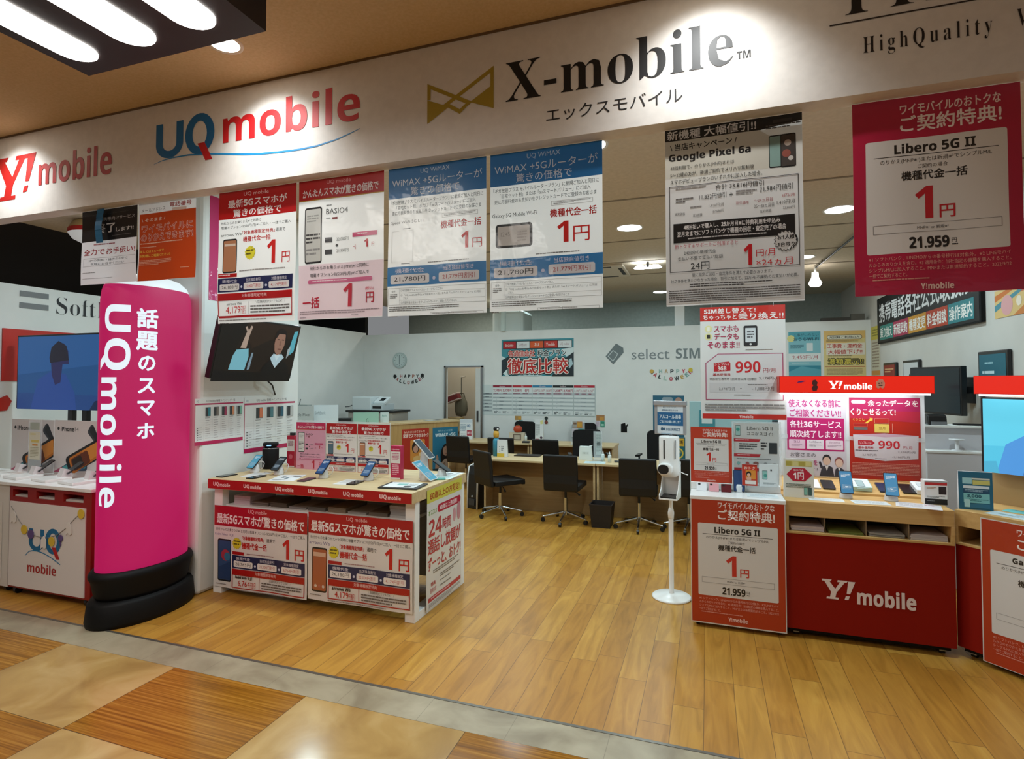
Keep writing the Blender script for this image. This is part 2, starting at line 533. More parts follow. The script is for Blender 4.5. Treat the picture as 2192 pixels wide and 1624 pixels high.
def poster(name, label, cat, w, h, bg, items, loc, rz=0, group=None, fin=fin_paper, bend=None, parent=None, rx=0, thick=.0012, backing=None):
    mb = MB(); k = w / 100.0
    grid = .022 if bend else None
    pr = Print(mb, k, h, fin, .0003 if bend else .00022, grid)
    V = h / k
    pr.lev = 0
    pr.rect(0, 0, 100, V, bg, 0)
    n0 = len(mb.v)
    bk = mb.v[:n0]
    if fin is not fin_sheet:
        mb.add([(x, y + thick, z) for x, y, z in bk], [tuple(reversed(f)) for f in mb.f[:]], backing or fin('#dcdad6'))
    for (a, b) in (((0, 0), (100, 0)), ((100, 0), (100, V)), ((100, V), (0, V)), ((0, V), (0, 0))):
        if not bend:
            A = pr.P(*a, 0); B = pr.P(*b, 0)
            mb.add([A, B, (B[0], thick, B[2]), (A[0], thick, A[2])], [(0, 1, 2, 3)], pr.col(bg))
    pr.items(items)
    if bend:
        # split long edges so that the print follows the curl of the sheet
        vs, fs, ms = mb.v, [], []
        stack = list(zip(mb.f, mb.m))
        while stack:
            f, m = stack.pop()
            if len(f) > 4:
                for i in range(1, len(f) - 1):
                    stack.append(([f[0], f[i], f[i + 1]], m))
                continue
            if len(f) == 3:
                L = [(Vector(vs[f[i]]) - Vector(vs[f[(i + 1) % 3]])).length for i in range(3)]
                i = L.index(max(L))
                if L[i] > .035:
                    a, b, c = f[i], f[(i + 1) % 3], f[(i + 2) % 3]
                    vs.append(tuple((Vector(vs[a]) + Vector(vs[b])) / 2)); q = len(vs) - 1
                    stack.append(([a, q, c], m)); stack.append(([q, b, c], m))
                    continue
            fs.append(f); ms.append(m)
        mb.f, mb.m, mb.sm = fs, ms, [True] * len(fs)
        mb.v = [bend(x, y, z, w, h) for x, y, z in vs]
    o = mb.build(name, parent, loc, (rx, 0, rz), fix=False)
    if parent is None:
        tag(o, label, cat, group)
    return o

def lettering(name, label, items, x0, x1, z0, z1, y, rz=0, loc=None, fin=fin_paper, cat='sign lettering', depth=.0006, span=100):
    """Flat cut lettering stuck to a wall: u 0..100 spans x0..x1, v grows downwards from z1."""
    mb = MB(); k = (x1 - x0) / span
    pr = Print(mb, k, 0, fin, .0003, None)
    pr.lev = 2
    pr.items(items)
    o = mb.build(name, None, loc or ((x0 + x1) / 2, y, z1), (0, 0, rz), fix=False)
    return tag(o, label, cat)

# ------------------------------------------------------------------ the setting
def struct(name, mb, bevel=0, label=None):
    o = mb.build(name, bevel=bevel)
    o['kind'] = 'structure'
    if label: o['label'] = label
    return o
CEILM = speckle('mall_ceiling_plaster', '#c9ac80', '#d1b58a', 60, .9, .25)
CEILS = speckle('shop_ceiling_paint', '#c9bda8', '#d2c6b2', 30, .8, .08)
DARK = mat('#0b0b0b', .8)
GREYW = speckle('grey_green_wall', '#a4aea8', '#adb7b1', 20, .7, .05)
struct('floor_shop', MB().box(-12, 2.79, -.08, 5, 12.5, 0, plank_material()))
struct('floor_mall', MB().box(-12, -6, -.08, 6, 2.772, 0, tile_material()))
struct('trim_1', MB().box(-12, 2.772, -.08, 6, 2.79, .002, mat('#77736c', .35, .6)))
struct('ceiling_mall', MB().box(-12, -6, MALL_Z, 6, 2.81, MALL_Z + .08, CEILM))
struct('ceiling_shop', MB().box(-6.55, 2.81, SHOP_Z, 5, 12, SHOP_Z + .08, CEILS))
struct('ceiling_dark', MB().box(-14, 2.81, 3.62, -6.55, 12, 3.7, mat('#4a443c', .9)))
struct('wall_fascia', MB().box(-12, 2.70, 2.907, 5, 2.81, MALL_Z, speckle('fascia_white', '#dcd8d2', '#e2ded8', 25, .6, .03)))
struct('trim_2', MB().box(-12, 2.694, MALL_Z - .012, 5, 2.70, MALL_Z, mat('#6d563a', .6)))
struct('wall_back', MB().box(-6.55, 9.70, 0, -4.68, 9.78, 2.61, WALLW).box(-3.94, 9.70, 0, 2.32, 9.78, 2.61, WALLW).box(-4.68, 9.70, 1.96, -3.94, 9.78, 2.61, WALLW))
struct('wall_left', MB().box(-6.60, 2.95, 0, -6.50, 9.78, 2.66, WALLW))
struct('wall_right', MB().box(2.30, 4.9, 0, 2.42, 11.6, SHOP_Z, speckle('warm_white_wall', '#c6c3bc', '#cbc8c1', 3, .75, .01)))
struct('wall_far', MB().box(-6.55, 11.6, 0, 2.42, 11.7, SHOP_Z, GREYW))
struct('wall_dark', MB().box(-14, 9.9, 0, -6.6, 10.0, 3.62, DARK).box(-14, 2.81, 0, -13.9, 10, 3.62, DARK))
struct('wall_pillar', MB().box(-4.47, 3.46, 0, -3.835, 4.62, SHOP_Z, WALLW), bevel=.03)
struct('trim_3', MB().box(-3.55, 9.64, 2.61, -3.48, 9.72, SHOP_Z, mat('#c3cfca', .6)).box(-.52, 9.9, 2.0, -.36, 10.0, SHOP_Z, WHITE))
# ceiling joints of the shop
for i, y in enumerate((5.0, 6.5, 7.65, 8.6)):
    struct('trim_%d' % (4 + i), MB().box(-6.5, y - .012, SHOP_Z - .006, 2.3, y + .012, SHOP_Z, mat('#8d8373', .8)))
# the stockroom behind the doorway
struct('wall_stockroom', MB().box(-5.4, 11.0, 0, -3.2, 11.05, 2.6, mat('#d8d0bf', .8)))
dr = struct('door_1', MB().box(-4.06, 9.66, 0, -3.96, 9.70, 1.93, mat('#c9c9c5', .5)))
dr['label'] = 'white sliding door half open beside the price chart'
MB().box(-4.70, 9.655, 0, -4.67, 9.70, 1.98, STEEL).box(-3.95, 9.655, 0, -3.92, 9.70, 1.98, STEEL).box(-4.70, 9.655, 1.95, -3.92, 9.70, 1.98, STEEL).build('door_frame', dr)
MB().box(-4.03, 9.645, .95, -4.0, 9.66, 1.15, mat('#4b4b4d', .4, .7)).build('door_handle', dr)
# pale storage box and AC cassette seen above the back wall
o = rbox(-3.95, 10.2, 2.3, -3.3, 10.8, 3.05, mat('#cfd8d4', .5), 'storage_cupboard', bevel=.06)
tag(o, 'pale cupboard top rising behind the back wall above the doorway', 'cupboard')
MB().box(-4.0, 10.25, 0, -3.25, 10.75, 2.3, mat('#cfd8d4', .5)).build('carcass', o)
ac = E('ceiling_air_vent', 'square white air vent with dark slots in the shop ceiling', 'air vent', (-1.5, 8.15, SHOP_Z))
MB().box(-.42, -.42, -.03, .42, .42, 0, mat('#cfc7b8', .6)).build('casing', ac, bevel=.01)
for a in range(4):
    MB().box(-.25, -.38, -.034, .25, -.33, -.028, mat('#2a2724', .7)).xf(Matrix.Rotation(a * PI / 2, 4, 'Z')).build('slot', ac)
# mall vent at the top edge of the picture
mv = E('mall_ceiling_vent', 'grey square vent in the mall ceiling at the top edge of the picture', 'air vent', (-1.52, 2.02, MALL_Z))
MB().box(-.16, -.16, -.012, .16, .16, 0, mat('#8c8478', .5)).build('casing', mv)
MB().box(-.12, -.12, -.016, .12, .12, -.011, mat('#5c554b', .6)).build('grille', mv)

# ---- lamps
def downlight(loc, r, label, emit, ring, group, cat='ceiling light', tint='#f2fdff'):
    t = E('downlight', label, cat, loc, 0, group)
    MB().lathe([(r, -.004), (r + .018, -.006), (r + .02, 0)], ring, n=28).build('trim_ring', t)
    MB().lathe([(0, -.003), (r, -.003)], mat(tint, .4, emit=emit), n=28).build('diffuser', t)
    return t
vis = {(-.76, 5.95): 'round white downlight in the shop ceiling between the blue and the black hanging posters',
       (1.18, 5.95): 'round white downlight in the shop ceiling just left of the pink hanging poster',
       (-.79, 10.45): 'small far downlight beyond the back wall left of the black headed poster',
       (1.18, 8.1): 'round downlight beside the track spotlight deep in the shop ceiling'}
for x, y in SHOP_LIGHTS:
    downlight((x, y, SHOP_Z), .125, vis.get((x, y), 'round white downlight recessed in the shop ceiling behind the hanging posters'), 14, WHITE, 'shop ceiling downlights')
for x in FASCIA_X:
    downlight((x, 2.33, MALL_Z), .075, 'warm downlight in the mall ceiling beside the dark slot light panel' if x == -2.45 else 'warm downlight in the mall ceiling washing the white shop front', 30, mat('#d8cbb4', .5), 'mall ceiling downlights', tint='#fff4e2')
# twin spot and track spot in the shop
tw = E('twin_spotlight', 'white twin spotlight under the shop ceiling between blue and black posters', 'spotlight', (-.75, 7.75, SHOP_Z))
MB().cyl((0, 0, 0), (0, 0, -.07), .02, BLKPL).build('stem', tw)
for sx in (-1, 1):
    MB().lathe([(0, .03), (.05, .02), (.085, -.01), (.0, -.012)], mat('#f4fdff', .4, emit=14), c=(sx * .1, 0, -.07), n=20).build('lamp_head', tw)
tr = E('track_rail', 'thin dark lighting track across the shop ceiling beside the pink poster', 'lighting track', (1.55, 6.6, SHOP_Z))
MB().cyl((-.12, 2.2, -.03), (.05, -1.2, -.03), .012, BLKPL, n=8).cyl((-.1, 1.8, 0), (-.1, 1.8, -.03), .01, BLKPL, n=8).cyl((.03, -.8, 0), (.03, -.8, -.03), .01, BLKPL, n=8).build('rail', tr)
ts = E('track_spotlight', 'bright bell shaped spotlight hanging from the lighting track', 'spotlight', (1.42, 8.75, SHOP_Z))
MB().cyl((0, 0, 0), (0, 0, -.09), .015, WHITE).build('stem', ts)
MB().lathe([(.0, 0), (.04, -.01), (.045, -.08), (.085, -.16), (.06, -.2), (0, -.21)], mat('#fff8ee', .4, emit=10), c=(0, 0, -.09), n=20).build('lamp_head', ts)

# dark panel with bright rounded slots
fx = E('slot_light_fixture', 'dark brown ceiling panel with long bright rounded slot lights', 'ceiling light', (-2.25, .5, 3.15))
FXD = mat('#241b1c', .5)
def stadium(x0, x1, y0, y1, n=10):
    r = (x1 - x0) / 2; c = (x0 + x1) / 2
    return [(c + r * math.cos(PI * i / n), y1 - r + r * math.sin(PI * i / n)) for i in range(n + 1)] + [(c + r * math.cos(PI + PI * i / n), y0 + r + r * math.sin(PI + PI * i / n)) for i in range(n + 1)]
MB().box(-.52, -1.6, 0, .53, 1.345, .36, FXD).build('housing', fx)
slots = [(-.45, -.27), (-.105, .09), (.235, .42)]
for i, (a, b) in enumerate(slots):
    MB().prism(stadium(a, b, -1.3, 1.26 - i * .005), -.006, .004, mat('#fffaf2', .4, emit=9)).build('light_slot', fx)

# pendant lamp in the dark neighbouring shop
pl = E('pendant_lamp', 'round white pendant lamp with a red and gold band left of the black poster', 'pendant lamp', (-5.84, 4.0, 3.07))
MB().lathe([(0, 0), (.12, .01), (.2, .05), (.235, .1), (.235, .13)], mat('#f0eeea', .3, emit=.35), n=28).build('bowl', pl)
MB().lathe([(.236, .10), (.24, .13), (.236, .145)], mat('#b01513', .4), n=28).build('red_band', pl)
MB().lathe([(.235, .145), (.2, .21), (.1, .26), (.03, .28)], mat('#c9ac78', .3, .3), n=28).build('gold_cap', pl)
MB().cyl((0, 0, .28), (0, 0, .40), .05, BLKPL, r1=.02).cyl((0, 0, .4), (0, 0, .55), .012, BLKPL).build('cord', pl)

# ---- lettering on the white shop front (flat cut letters, 1 unit = 1 cm)
def UQ(u, v, h, blue, red, sw=None):
    """the U and Q of the blue and red mark, h = cap height"""
    it = []
    n = 12
    def ring(cx, cy, rx, ry, t, a0, a1, c):
        for i in range(n * 2):
            A = a0 + (a1 - a0) * i / (n * 2); B = a0 + (a1 - a0) * (i + 1) / (n * 2)
            it.append(('qq', [(cx + rx * math.cos(A), cy + ry * math.sin(A)), (cx + rx * math.cos(B), cy + ry * math.sin(B)),
                              (cx + (rx - t) * math.cos(B), cy + (ry - t * .8) * math.sin(B)), (cx + (rx - t) * math.cos(A), cy + (ry - t * .8) * math.sin(A))], c))
    uw = h * 1.0; t = h * .25
    it.append(('qq', [(u, v), (u + t, v), (u + t, v + h * .58), (u, v + h * .58)], blue))
    it.append(('qq', [(u + uw - t, v), (u + uw, v), (u + uw, v + h * .58), (u + uw - t, v + h * .58)], blue))
    ring(u + uw / 2, v + h * .58, uw / 2, h * .40, t, 0, PI, blue)
    qx = u + uw + h * .07
    ring(qx + h * .515, v + h * .46, h * .515, h * .56, t * 1.05, 0, 2 * PI, blue)
    it.append(('q', [(qx + h * .445, v + h * .72), (qx + h * .69, v + h * .71), (qx + h * .97, v + h * 1.20), (qx + h * .73, v + h * 1.21)], red))
    return it
_old_items = Print.items
def _items(s, items):
    rest = []
    for it in items:
        if it[0] == 'qq':
            if rest: _old_items(s, rest); rest = []
            s.qi = (getattr(s, 'qi', 0) + 1) % 40
            s.poly(it[1], it[2], s.lev + .3 + .015 * s.qi)
        else:
            rest.append(it)
    if rest: _old_items(s, rest)
Print.items = _items

BL, RD = '#0c6aa6', '#c4141a'
sp = [(-1.5, 25.6), (6, 24.1), (14.8, 23.3), (28, 23.3), (42, 24.4), (57, 26.4), (72, 28.6), (86, 30.2), (100, 31), (114, 31.4), (127, 31), (140, 29.2), (150, 26.8), (156, 25)]
swoosh = [('qq', [(a[0], a[1] - .12 - .5 * math.sin(PI * i / 13)), (b[0], b[1] - .12 - .5 * math.sin(PI * (i + 1) / 13)), (b[0], b[1] + .12 + .5 * math.sin(PI * (i + 1) / 13)), (a[0], a[1] + .12 + .5 * math.sin(PI * i / 13))], '#1b86c2') for i, (a, b) in enumerate(zip(sp, sp[1:]))]
lettering('fascia_lettering', 'blue and red carrier name lettering with a curved underline on the white shop front',
          swoosh + UQ(0, 0, 23.6, BL, RD) + [('t', 'mobile', 56.5, -1.5, 156, 20, RD, 'bh')],
          -3.405, -2.405, 0, 3.375, 2.699)
lettering('fascia_lettering', 'black serif company name lettering on the white shop front with small katakana below', [
    ('t', 'X-mobile', 0, 0, 109, 21.0, '#0b0a0b', 'sx'), ('t', 'TM', 110.5, 15.6, 116.3, 19, '#1a1a1a', 'bh'),
    ('t', 'エックスモバイル', 21.5, 27.5, 87, 34.5, '#191717')], -.968, .032, 0, 3.337, 2.699)
G = '#a8912a'
lettering('fascia_emblem', 'gold bow tie shaped emblem on the white shop front', [
    ('qq', [(0, 3), (2, 4.2), (2, 12), (0, 12)], G), ('qq', [(0, 3), (26.5, 17), (24.5, 18.3), (0, 5.2)], G), ('qq', [(38.4, 0), (38.4, 2.4), (11.5, 17.2), (9.5, 16.0)], G),
    ('qq', [(36.6, 1), (38.4, 0), (38.4, 12), (36.6, 12)], G),
    ('q', [(0, 12), (13, 17.5), (0, 25)], G), ('q', [(38.4, 9.5), (38.4, 22.4), (25, 17)], G),
    ('qq', [(11, 17), (13, 16), (20, 20.4), (19.2, 22.4)], G), ('qq', [(26, 16.8), (24.4, 16), (18.2, 20.6), (19.2, 22.4)], G)],
    -1.419, -.419, 0, 3.335, 2.699, cat='emblem')
RM = '#b01a14'
lettering('fascia_lettering', 'red carrier name lettering with exclamation mark at the far left of the white shop front', [
    ('q', [(0, -1), (10, -1), (8, 2), (6, 2), (15, 14), (22, 2), (18, 2), (19, -1), (33, -1), (31, 2), (28.5, 2), (16, 20), (14, 28), (19, 28), (18.5, 31), (1, 31), (2, 28), (6, 28), (8, 20), (-2, 2), (-6, 2), (-5, -1)], RM),
    ('q', [(32, -1), (41, -1), (33.5, 19), (29.5, 19)], RM), ('q', [(28.5, 22.5), (33, 22), (31.5, 26.5), (27, 27)], RM),
    ('t', 'mobile', 44, 3, 118, 24, RM, 'bh')], -4.99, -3.99, 0, 3.345, 2.699)
lettering('fascia_lettering', 'large dark serif capital lettering cut off at the top right of the shop front', [
    ('t', 'PREMIUM', 0, 0, 130, 20, '#14100f', 'sth')], .568, 1.568, 0, 3.45, 2.699)
lettering('fascia_rule', 'thin dark horizontal rule between the large and small serif lettering at the top right', [('r', -6, 22.5, 150, 23.1, '#2a211c')], .568, 1.568, 0, 3.45, 2.699, cat='sign rule')
lettering('fascia_lettering', 'small widely spaced dark serif lettering under a thin rule at the top right', [
    ('t', 'HighQuality', 0, 0, 44.5, 9.0, '#1c1512', 'stw'), ('t', 'Web', 52.5, -.5, 66, 6.5, '#1c1512', 'stw')], .632, 1.632, 0, 3.148, 2.699)

# ------------------------------------------------------------------ printed posters
PW = '#e4e2df'       # poster paper white
K = '#1c1b1b'
RED = '#ad1013'
PRED = '#c81c16'
MAG = '#c2175f'
NAVY = '#1d2450'
BLUE = '#1f6ba3'

def price_row(u0, v0, u1, v1, c, cells):
    """dark band with white rounded price boxes"""
    it = [('r', u0, v0, u1, v1, c)]
    n = len(cells); h = v1 - v0; w = (u1 - u0) / n
    for i, (ttl, num, numc) in enumerate(cells):
        a = u0 + w * i + w * .07; b = u0 + w * (i + 1) - w * .13
        it += [('r', a, v0 + h * .42, b, v1 - h * .1, '#eceae8', h * .1), ('t', ttl, a + w * .1, v0 + h * .1, b - w * .1, v0 + h * .34, '#e8e6f0'),
               ('t', num, a + w * .08, v0 + h * .52, b - w * .08, v1 - h * .2, numc)]
        if i < n - 1:
            it.append(('c', b + w * .1, v0 + h * .68, h * .09, '#cfd4ea'))
    return it

def red_portrait(phone_c, model, cells, off, foot):
    return ([('r', 0, 0, 100, 29, RED), ('t', 'UQ mobile', 33, 2.5, 65, 7, '#e9d6d4'), ('t', '最新5Gスマホが', 12, 9, 88, 17.5, '#f3efee', 'b'), ('t', '驚きの価格で', 19, 19.5, 81, 27.5, '#f3efee', 'b'),
             ('t', '他社からのお乗りかえ※¹と同時に', 3, 31.5, 56, 34.5, K), ('t', '増量オプションⅡ(550円/月)※²ご加入・一括でご購入', 3, 36.2, 93, 39.8, K),
             ('t', model, 3, 44, 30, 47, '#55514f'), ('t', '「対象機種限定特典」', 31, 43, 73, 47, PRED, 'b'), ('t', '適用で', 74, 43, 86, 47, K),
             ('t', '機種代金一括', 32, 49, 68, 54.5, PRED, 'b'), ('ph', 6, 50, 24, 86, phone_c, [('r', 8, 55, 22, 57.5, '#e6d5c5')]),
             ('star', 42, 66.5, 7.5, '#dcd23c'), ('l', 37, 63, 47, 70, 2, '#6d6420'),
             ('t', '1', 64, 55, 74, 79, PRED, 'bh'), ('t', '円', 82, 68, 92, 79, PRED),
             ('l', 28, 84, 96, 86.5, 1, '#9a9492'), ('r', 1, 86.5, 25, 90.5, RED), ('l', 2, 87.5, 24, 89.8, 1, '#eecccc')]
            + price_row(1, 91.5, 97, 106, NAVY, cells)
            + [('r', 1, 107.5, 97, 114, RED), ('t', '対象機種限定特典', 33, 109, 65, 112.6, '#f0d8d8'), ('o', 1, 114, 97, 132, 1.0, RED),
               ('t', model, 12, 117, 33, 120, K), ('t', off, 11, 121.5, 31, 129.5, PRED), ('t', '円割引', 32, 121, 39, 129.5, PRED),
               ('r', 42, 117, 42.4, 130, '#a7a2a0'), ('t', '\\ 店舗契約だけでもOK！ /', 52, 116.5, 88, 119.5, K), ('l', 45, 121.5, 94, 130.5, 3, '#6b6664'),
               ('r', 2, 131, 97, 133.2, RED), ('l', 2, 135, 96, 137.2, 1, '#8d8886'), ('l', 3, 138.2, foot, 139.6, 1, '#6b6664')])

CELLS_A = [('機種代金', '26,180円', '#333'), ('当店独自割引', '22,000円割引', '#c0383a'), ('対象機種限定', '4,179円割引', '#c0383a')]
CELLS_A = [(a, b, '#333333' if c == '#333' else c) for a, b, c in CELLS_A]
CELLS_B = [('機種代金', '28,765円', '#333333'), ('当店独自割引', '22,000円割引', '#c0383a'), ('対象機種限定', '6,764円割引', '#c0383a')]

def red_landscape(phone_c, model, cells, off, extra=None):
    """wide version on the counter front, 100 x 73"""
    return ([('r', 0, 0, 100, 17.5, RED), ('t', 'UQ mobile', 38, 1.5, 58, 5.2, '#e9c9c9'), ('t', '最新5Gスマホが驚きの価格で', 3, 6.5, 97, 15.5, '#f4efee', 'b'),
             ('t', '他社からのお乗りかえ※¹と同時に増量オプションⅡ(550円/月)※²ご加入・一括でご購入', 2, 19.2, 98, 22.4, K), ('t', model, 1, 23.8, 22, 26.6, '#6f6a9a'),
             ('ph', 4, 29, 19.5, 66, phone_c, extra or []),
             ('star', 26, 31.5, 5.2, '#e0d22e'), ('l', 22.5, 29, 29.5, 34, 2, '#6d6420'),
             ('t', '「対象機種限定特典」', 32, 24.5, 55, 28, PRED, 'b'), ('t', '適用で', 58, 24.5, 67, 28, K), ('t', '機種代金一括', 32, 30, 58, 35.5, PRED, 'b'),
             ('t', '1', 75, 23.5, 82, 40, PRED, 'bh'), ('t', '円', 88, 31, 97, 40, PRED, 'b'),
             ('r', 21, 38.5, 34, 41.2, RED), ('l', 37, 39.2, 72, 40.8, 1, '#a88')]
            + price_row(21, 41.8, 98, 53, NAVY, cells)
            + [('r', 21, 53.5, 98, 58, RED), ('t', '対象機種限定特典', 46, 54.3, 68, 57.2, '#f0d8d8'), ('o', 21, 58, 98, 70, .8, RED),
               ('t', model, 25, 59.3, 43, 62, K, 'b'), ('t', off, 28, 63, 41, 68.5, PRED), ('t', '円割引', 41.5, 63.5, 47, 68.5, PRED),
               ('r', 50.5, 59, 50.9, 69, RED), ('t', '\\ 店舗契約だけでもOK！ /', 60, 59.2, 84, 61.4, K), ('l', 53, 62.4, 95, 69, 3, '#6b6664'),
               ('l', 3, 68, 18, 69.5, 1, '#8d8886'), ('l', 21, 71, 97, 72.4, 1, '#8d8886')])

PINK_S = [('r', 0, 0, 100, 20, RED), ('r', 0, 20, 100, 21, '#b88a2c'), ('t', 'UQ mobile', 34, 2, 62, 6.5, '#e0a8a8'), ('t', 'かんたんスマホが驚きの価格で', 5, 9, 94, 17.5, '#f2eceb', 'b'),
          ('r', 0, 86, 100, 141, '#e6d3da'), ('ph', 8, 28, 29, 85, '#d7d9d4', [('l', 10, 55, 27, 66, 3, '#4a4a4a'), ('l', 10, 70, 27, 78, 2, '#9a9a9a'), ('l', 11, 36, 25, 44, 3, '#a8aaa6')]),
          ('l', 34, 27, 46, 29, 1, '#777'), ('t', 'BASIO4', 34, 31, 59, 36.5, '#2a2a2a'), ('r', 41, 40, 47, 42, '#7a1c20'), ('l', 34, 40, 40, 42, 1, '#999'),
          ('r', 33, 60, 41, 65, '#3a3a3e'), ('t', '22,000円', 46, 60.5, 60, 64.5, '#77726f'), ('r', 33, 72, 41, 77, '#3a3a3e'), ('t', '21,999円', 46, 72, 60, 76, '#77726f'), ('c', 46.5, 68.5, 1.4, '#444'),
          ('r', 65, 57.5, 93, 62, '#c44b74'), ('l', 71, 58.7, 92, 61, 1, '#f0d8e0'), ('t', '1', 79, 65, 83, 73, '#b8242f', 'bh'), ('t', '円', 87, 68.5, 90, 72.5, '#b8242f'), ('t', '一括', 66, 69, 69, 74, '#b8242f'),
          ('t', '他社からのお乗りかえ(MNP)※¹と同時に', 15, 88, 84, 92.5, K), ('t', '増量オプションⅡ(550円/月)※²ご加入で', 15, 95, 84, 99.5, K), ('r', 12, 101.5, 88, 105.5, '#cb6a8f', 2), ('l', 18, 102.6, 84, 104.6, 1, '#f4dde6'),
          ('t', '一括', 6, 119, 27, 130, '#bf1f3a', 'b'), ('t', '1', 54, 107, 64, 130, '#bf1f3a', 'bh'), ('t', '円', 81, 117, 90, 127, '#bf1f3a', 'b'), ('t', '(税込)', 80, 111.5, 90, 115, '#bf1f3a'),
          ('l', 3, 133, 96, 137, 2, '#9b8c92'), ('l', 64, 138, 80, 139.6, 1, '#a89ca0'), ('l', 3, 139, 14, 140.2, 1, '#77696f')]

def wimax(left):
    it = [('r', 0, 0, 100, 29, BLUE), ('t', 'UQ WiMAX', 34, 3, 64, 8, '#d5e3ee'), ('t', 'WiMAX +5Gルーターが', 4, 10, 96, 18, '#eef3f7'), ('t', '驚きの価格で', 24, 19.5, 74, 27.5, '#eef3f7'),
          ('t', '「ギガ放題プラス モバイルルータープラン」に新規ご加入と同日に', 3, 31, 97, 35, K), ('t', '「自宅セット割」または「auスマートバリュー」にご加入', 9, 36, 90, 39.8, K), ('t', '更に月額料金のお支払いをクレジットカードでご登録のお客さま', 4, 41, 95, 44.8, K),
          ('o', 56, 47, 92, 51, .4, '#b5b2b0'), ('l', 58, 47.9, 90, 50.3, 2, '#8f8b89'), ('t', '機種代金一括', 55, 54, 95, 61, PRED, 'b'),
          ('l', 42, 91, 97, 92.8, 1, '#6f6b69')]
    if left:
        it += [('t', 'Speed Wi-Fi 5G L11', 3, 50.5, 37, 54, '#5b5856'), ('r', 16, 58, 24, 58.6, K), ('r', 15, 91, 24, 91.6, K), ('o', 4, 60, 27, 90, .3, '#c4c2bf'), ('t', '1', 76, 66, 83, 81, PRED, 'bh'), ('t', '円', 87, 72.5, 96, 81, PRED)]
    else:
        it += [('t', 'Galaxy 5G Mobile Wi-Fi', 2, 53.5, 43, 58, '#33302f'), ('r', 5, 63, 39, 84, '#121214', 3), ('r', 7, 65, 36.5, 82, '#dddddb', 1), ('t', '12:45', 10, 70, 18, 74, '#a6a4a2'), ('l', 25, 70, 34, 80, 4, '#c2c0be'), ('t', '1', 61, 65, 71, 83, PRED, 'bh'), ('t', '円', 75, 70, 89, 83, PRED)]
    it += price_row(0, 94, 100, 112, '#2a77ae', [('機種代金', '21,780円', '#222222'), ('当店独自値引き', '21,779円割引', '#b03a38')])
    it += [('o', 1, 114, 99, 130, .35, '#b3b0ae'), ('r', 13, 114, 13.3, 130, '#b3b0ae'), ('r', 13, 118.5, 99, 118.8, '#b3b0ae'), ('r', 13, 125.5, 99, 125.8, '#b3b0ae'),
           ('t', '条件', 5, 116, 9, 118.4, '#55514f'), ('l', 3, 119.5, 11, 124, 3, '#77736f'), ('t', '①ギガ放題プラス モバイルルータープランにご加入', 14.5, 115.2, 58, 117.6, '#55514f'),
           ('t', '②「UQ mobileお申込みで自宅セット割」または「auスマートバリュー」に同日', 14.5, 119.8, 95, 122, '#55514f'), ('t', 'ご加入', 17, 122.8, 22, 124.8, '#55514f'), ('t', '③月額料金お支払いをクレジットカードでご登録いただけること', 14.5, 126.6, 72, 129, '#55514f'),
           ('l', 2, 131.5, 74, 136.5, 3, '#77736f'), ('o', 44, 138, 64, 140.5, .3, '#9a9795'), ('o', 66, 138, 97, 140.5, .3, '#9a9795'), ('l', 46, 138.7, 95, 140, 1, '#9a9795'), ('l', 2, 140.5, 12, 142, 1, '#77736f')]
    return it

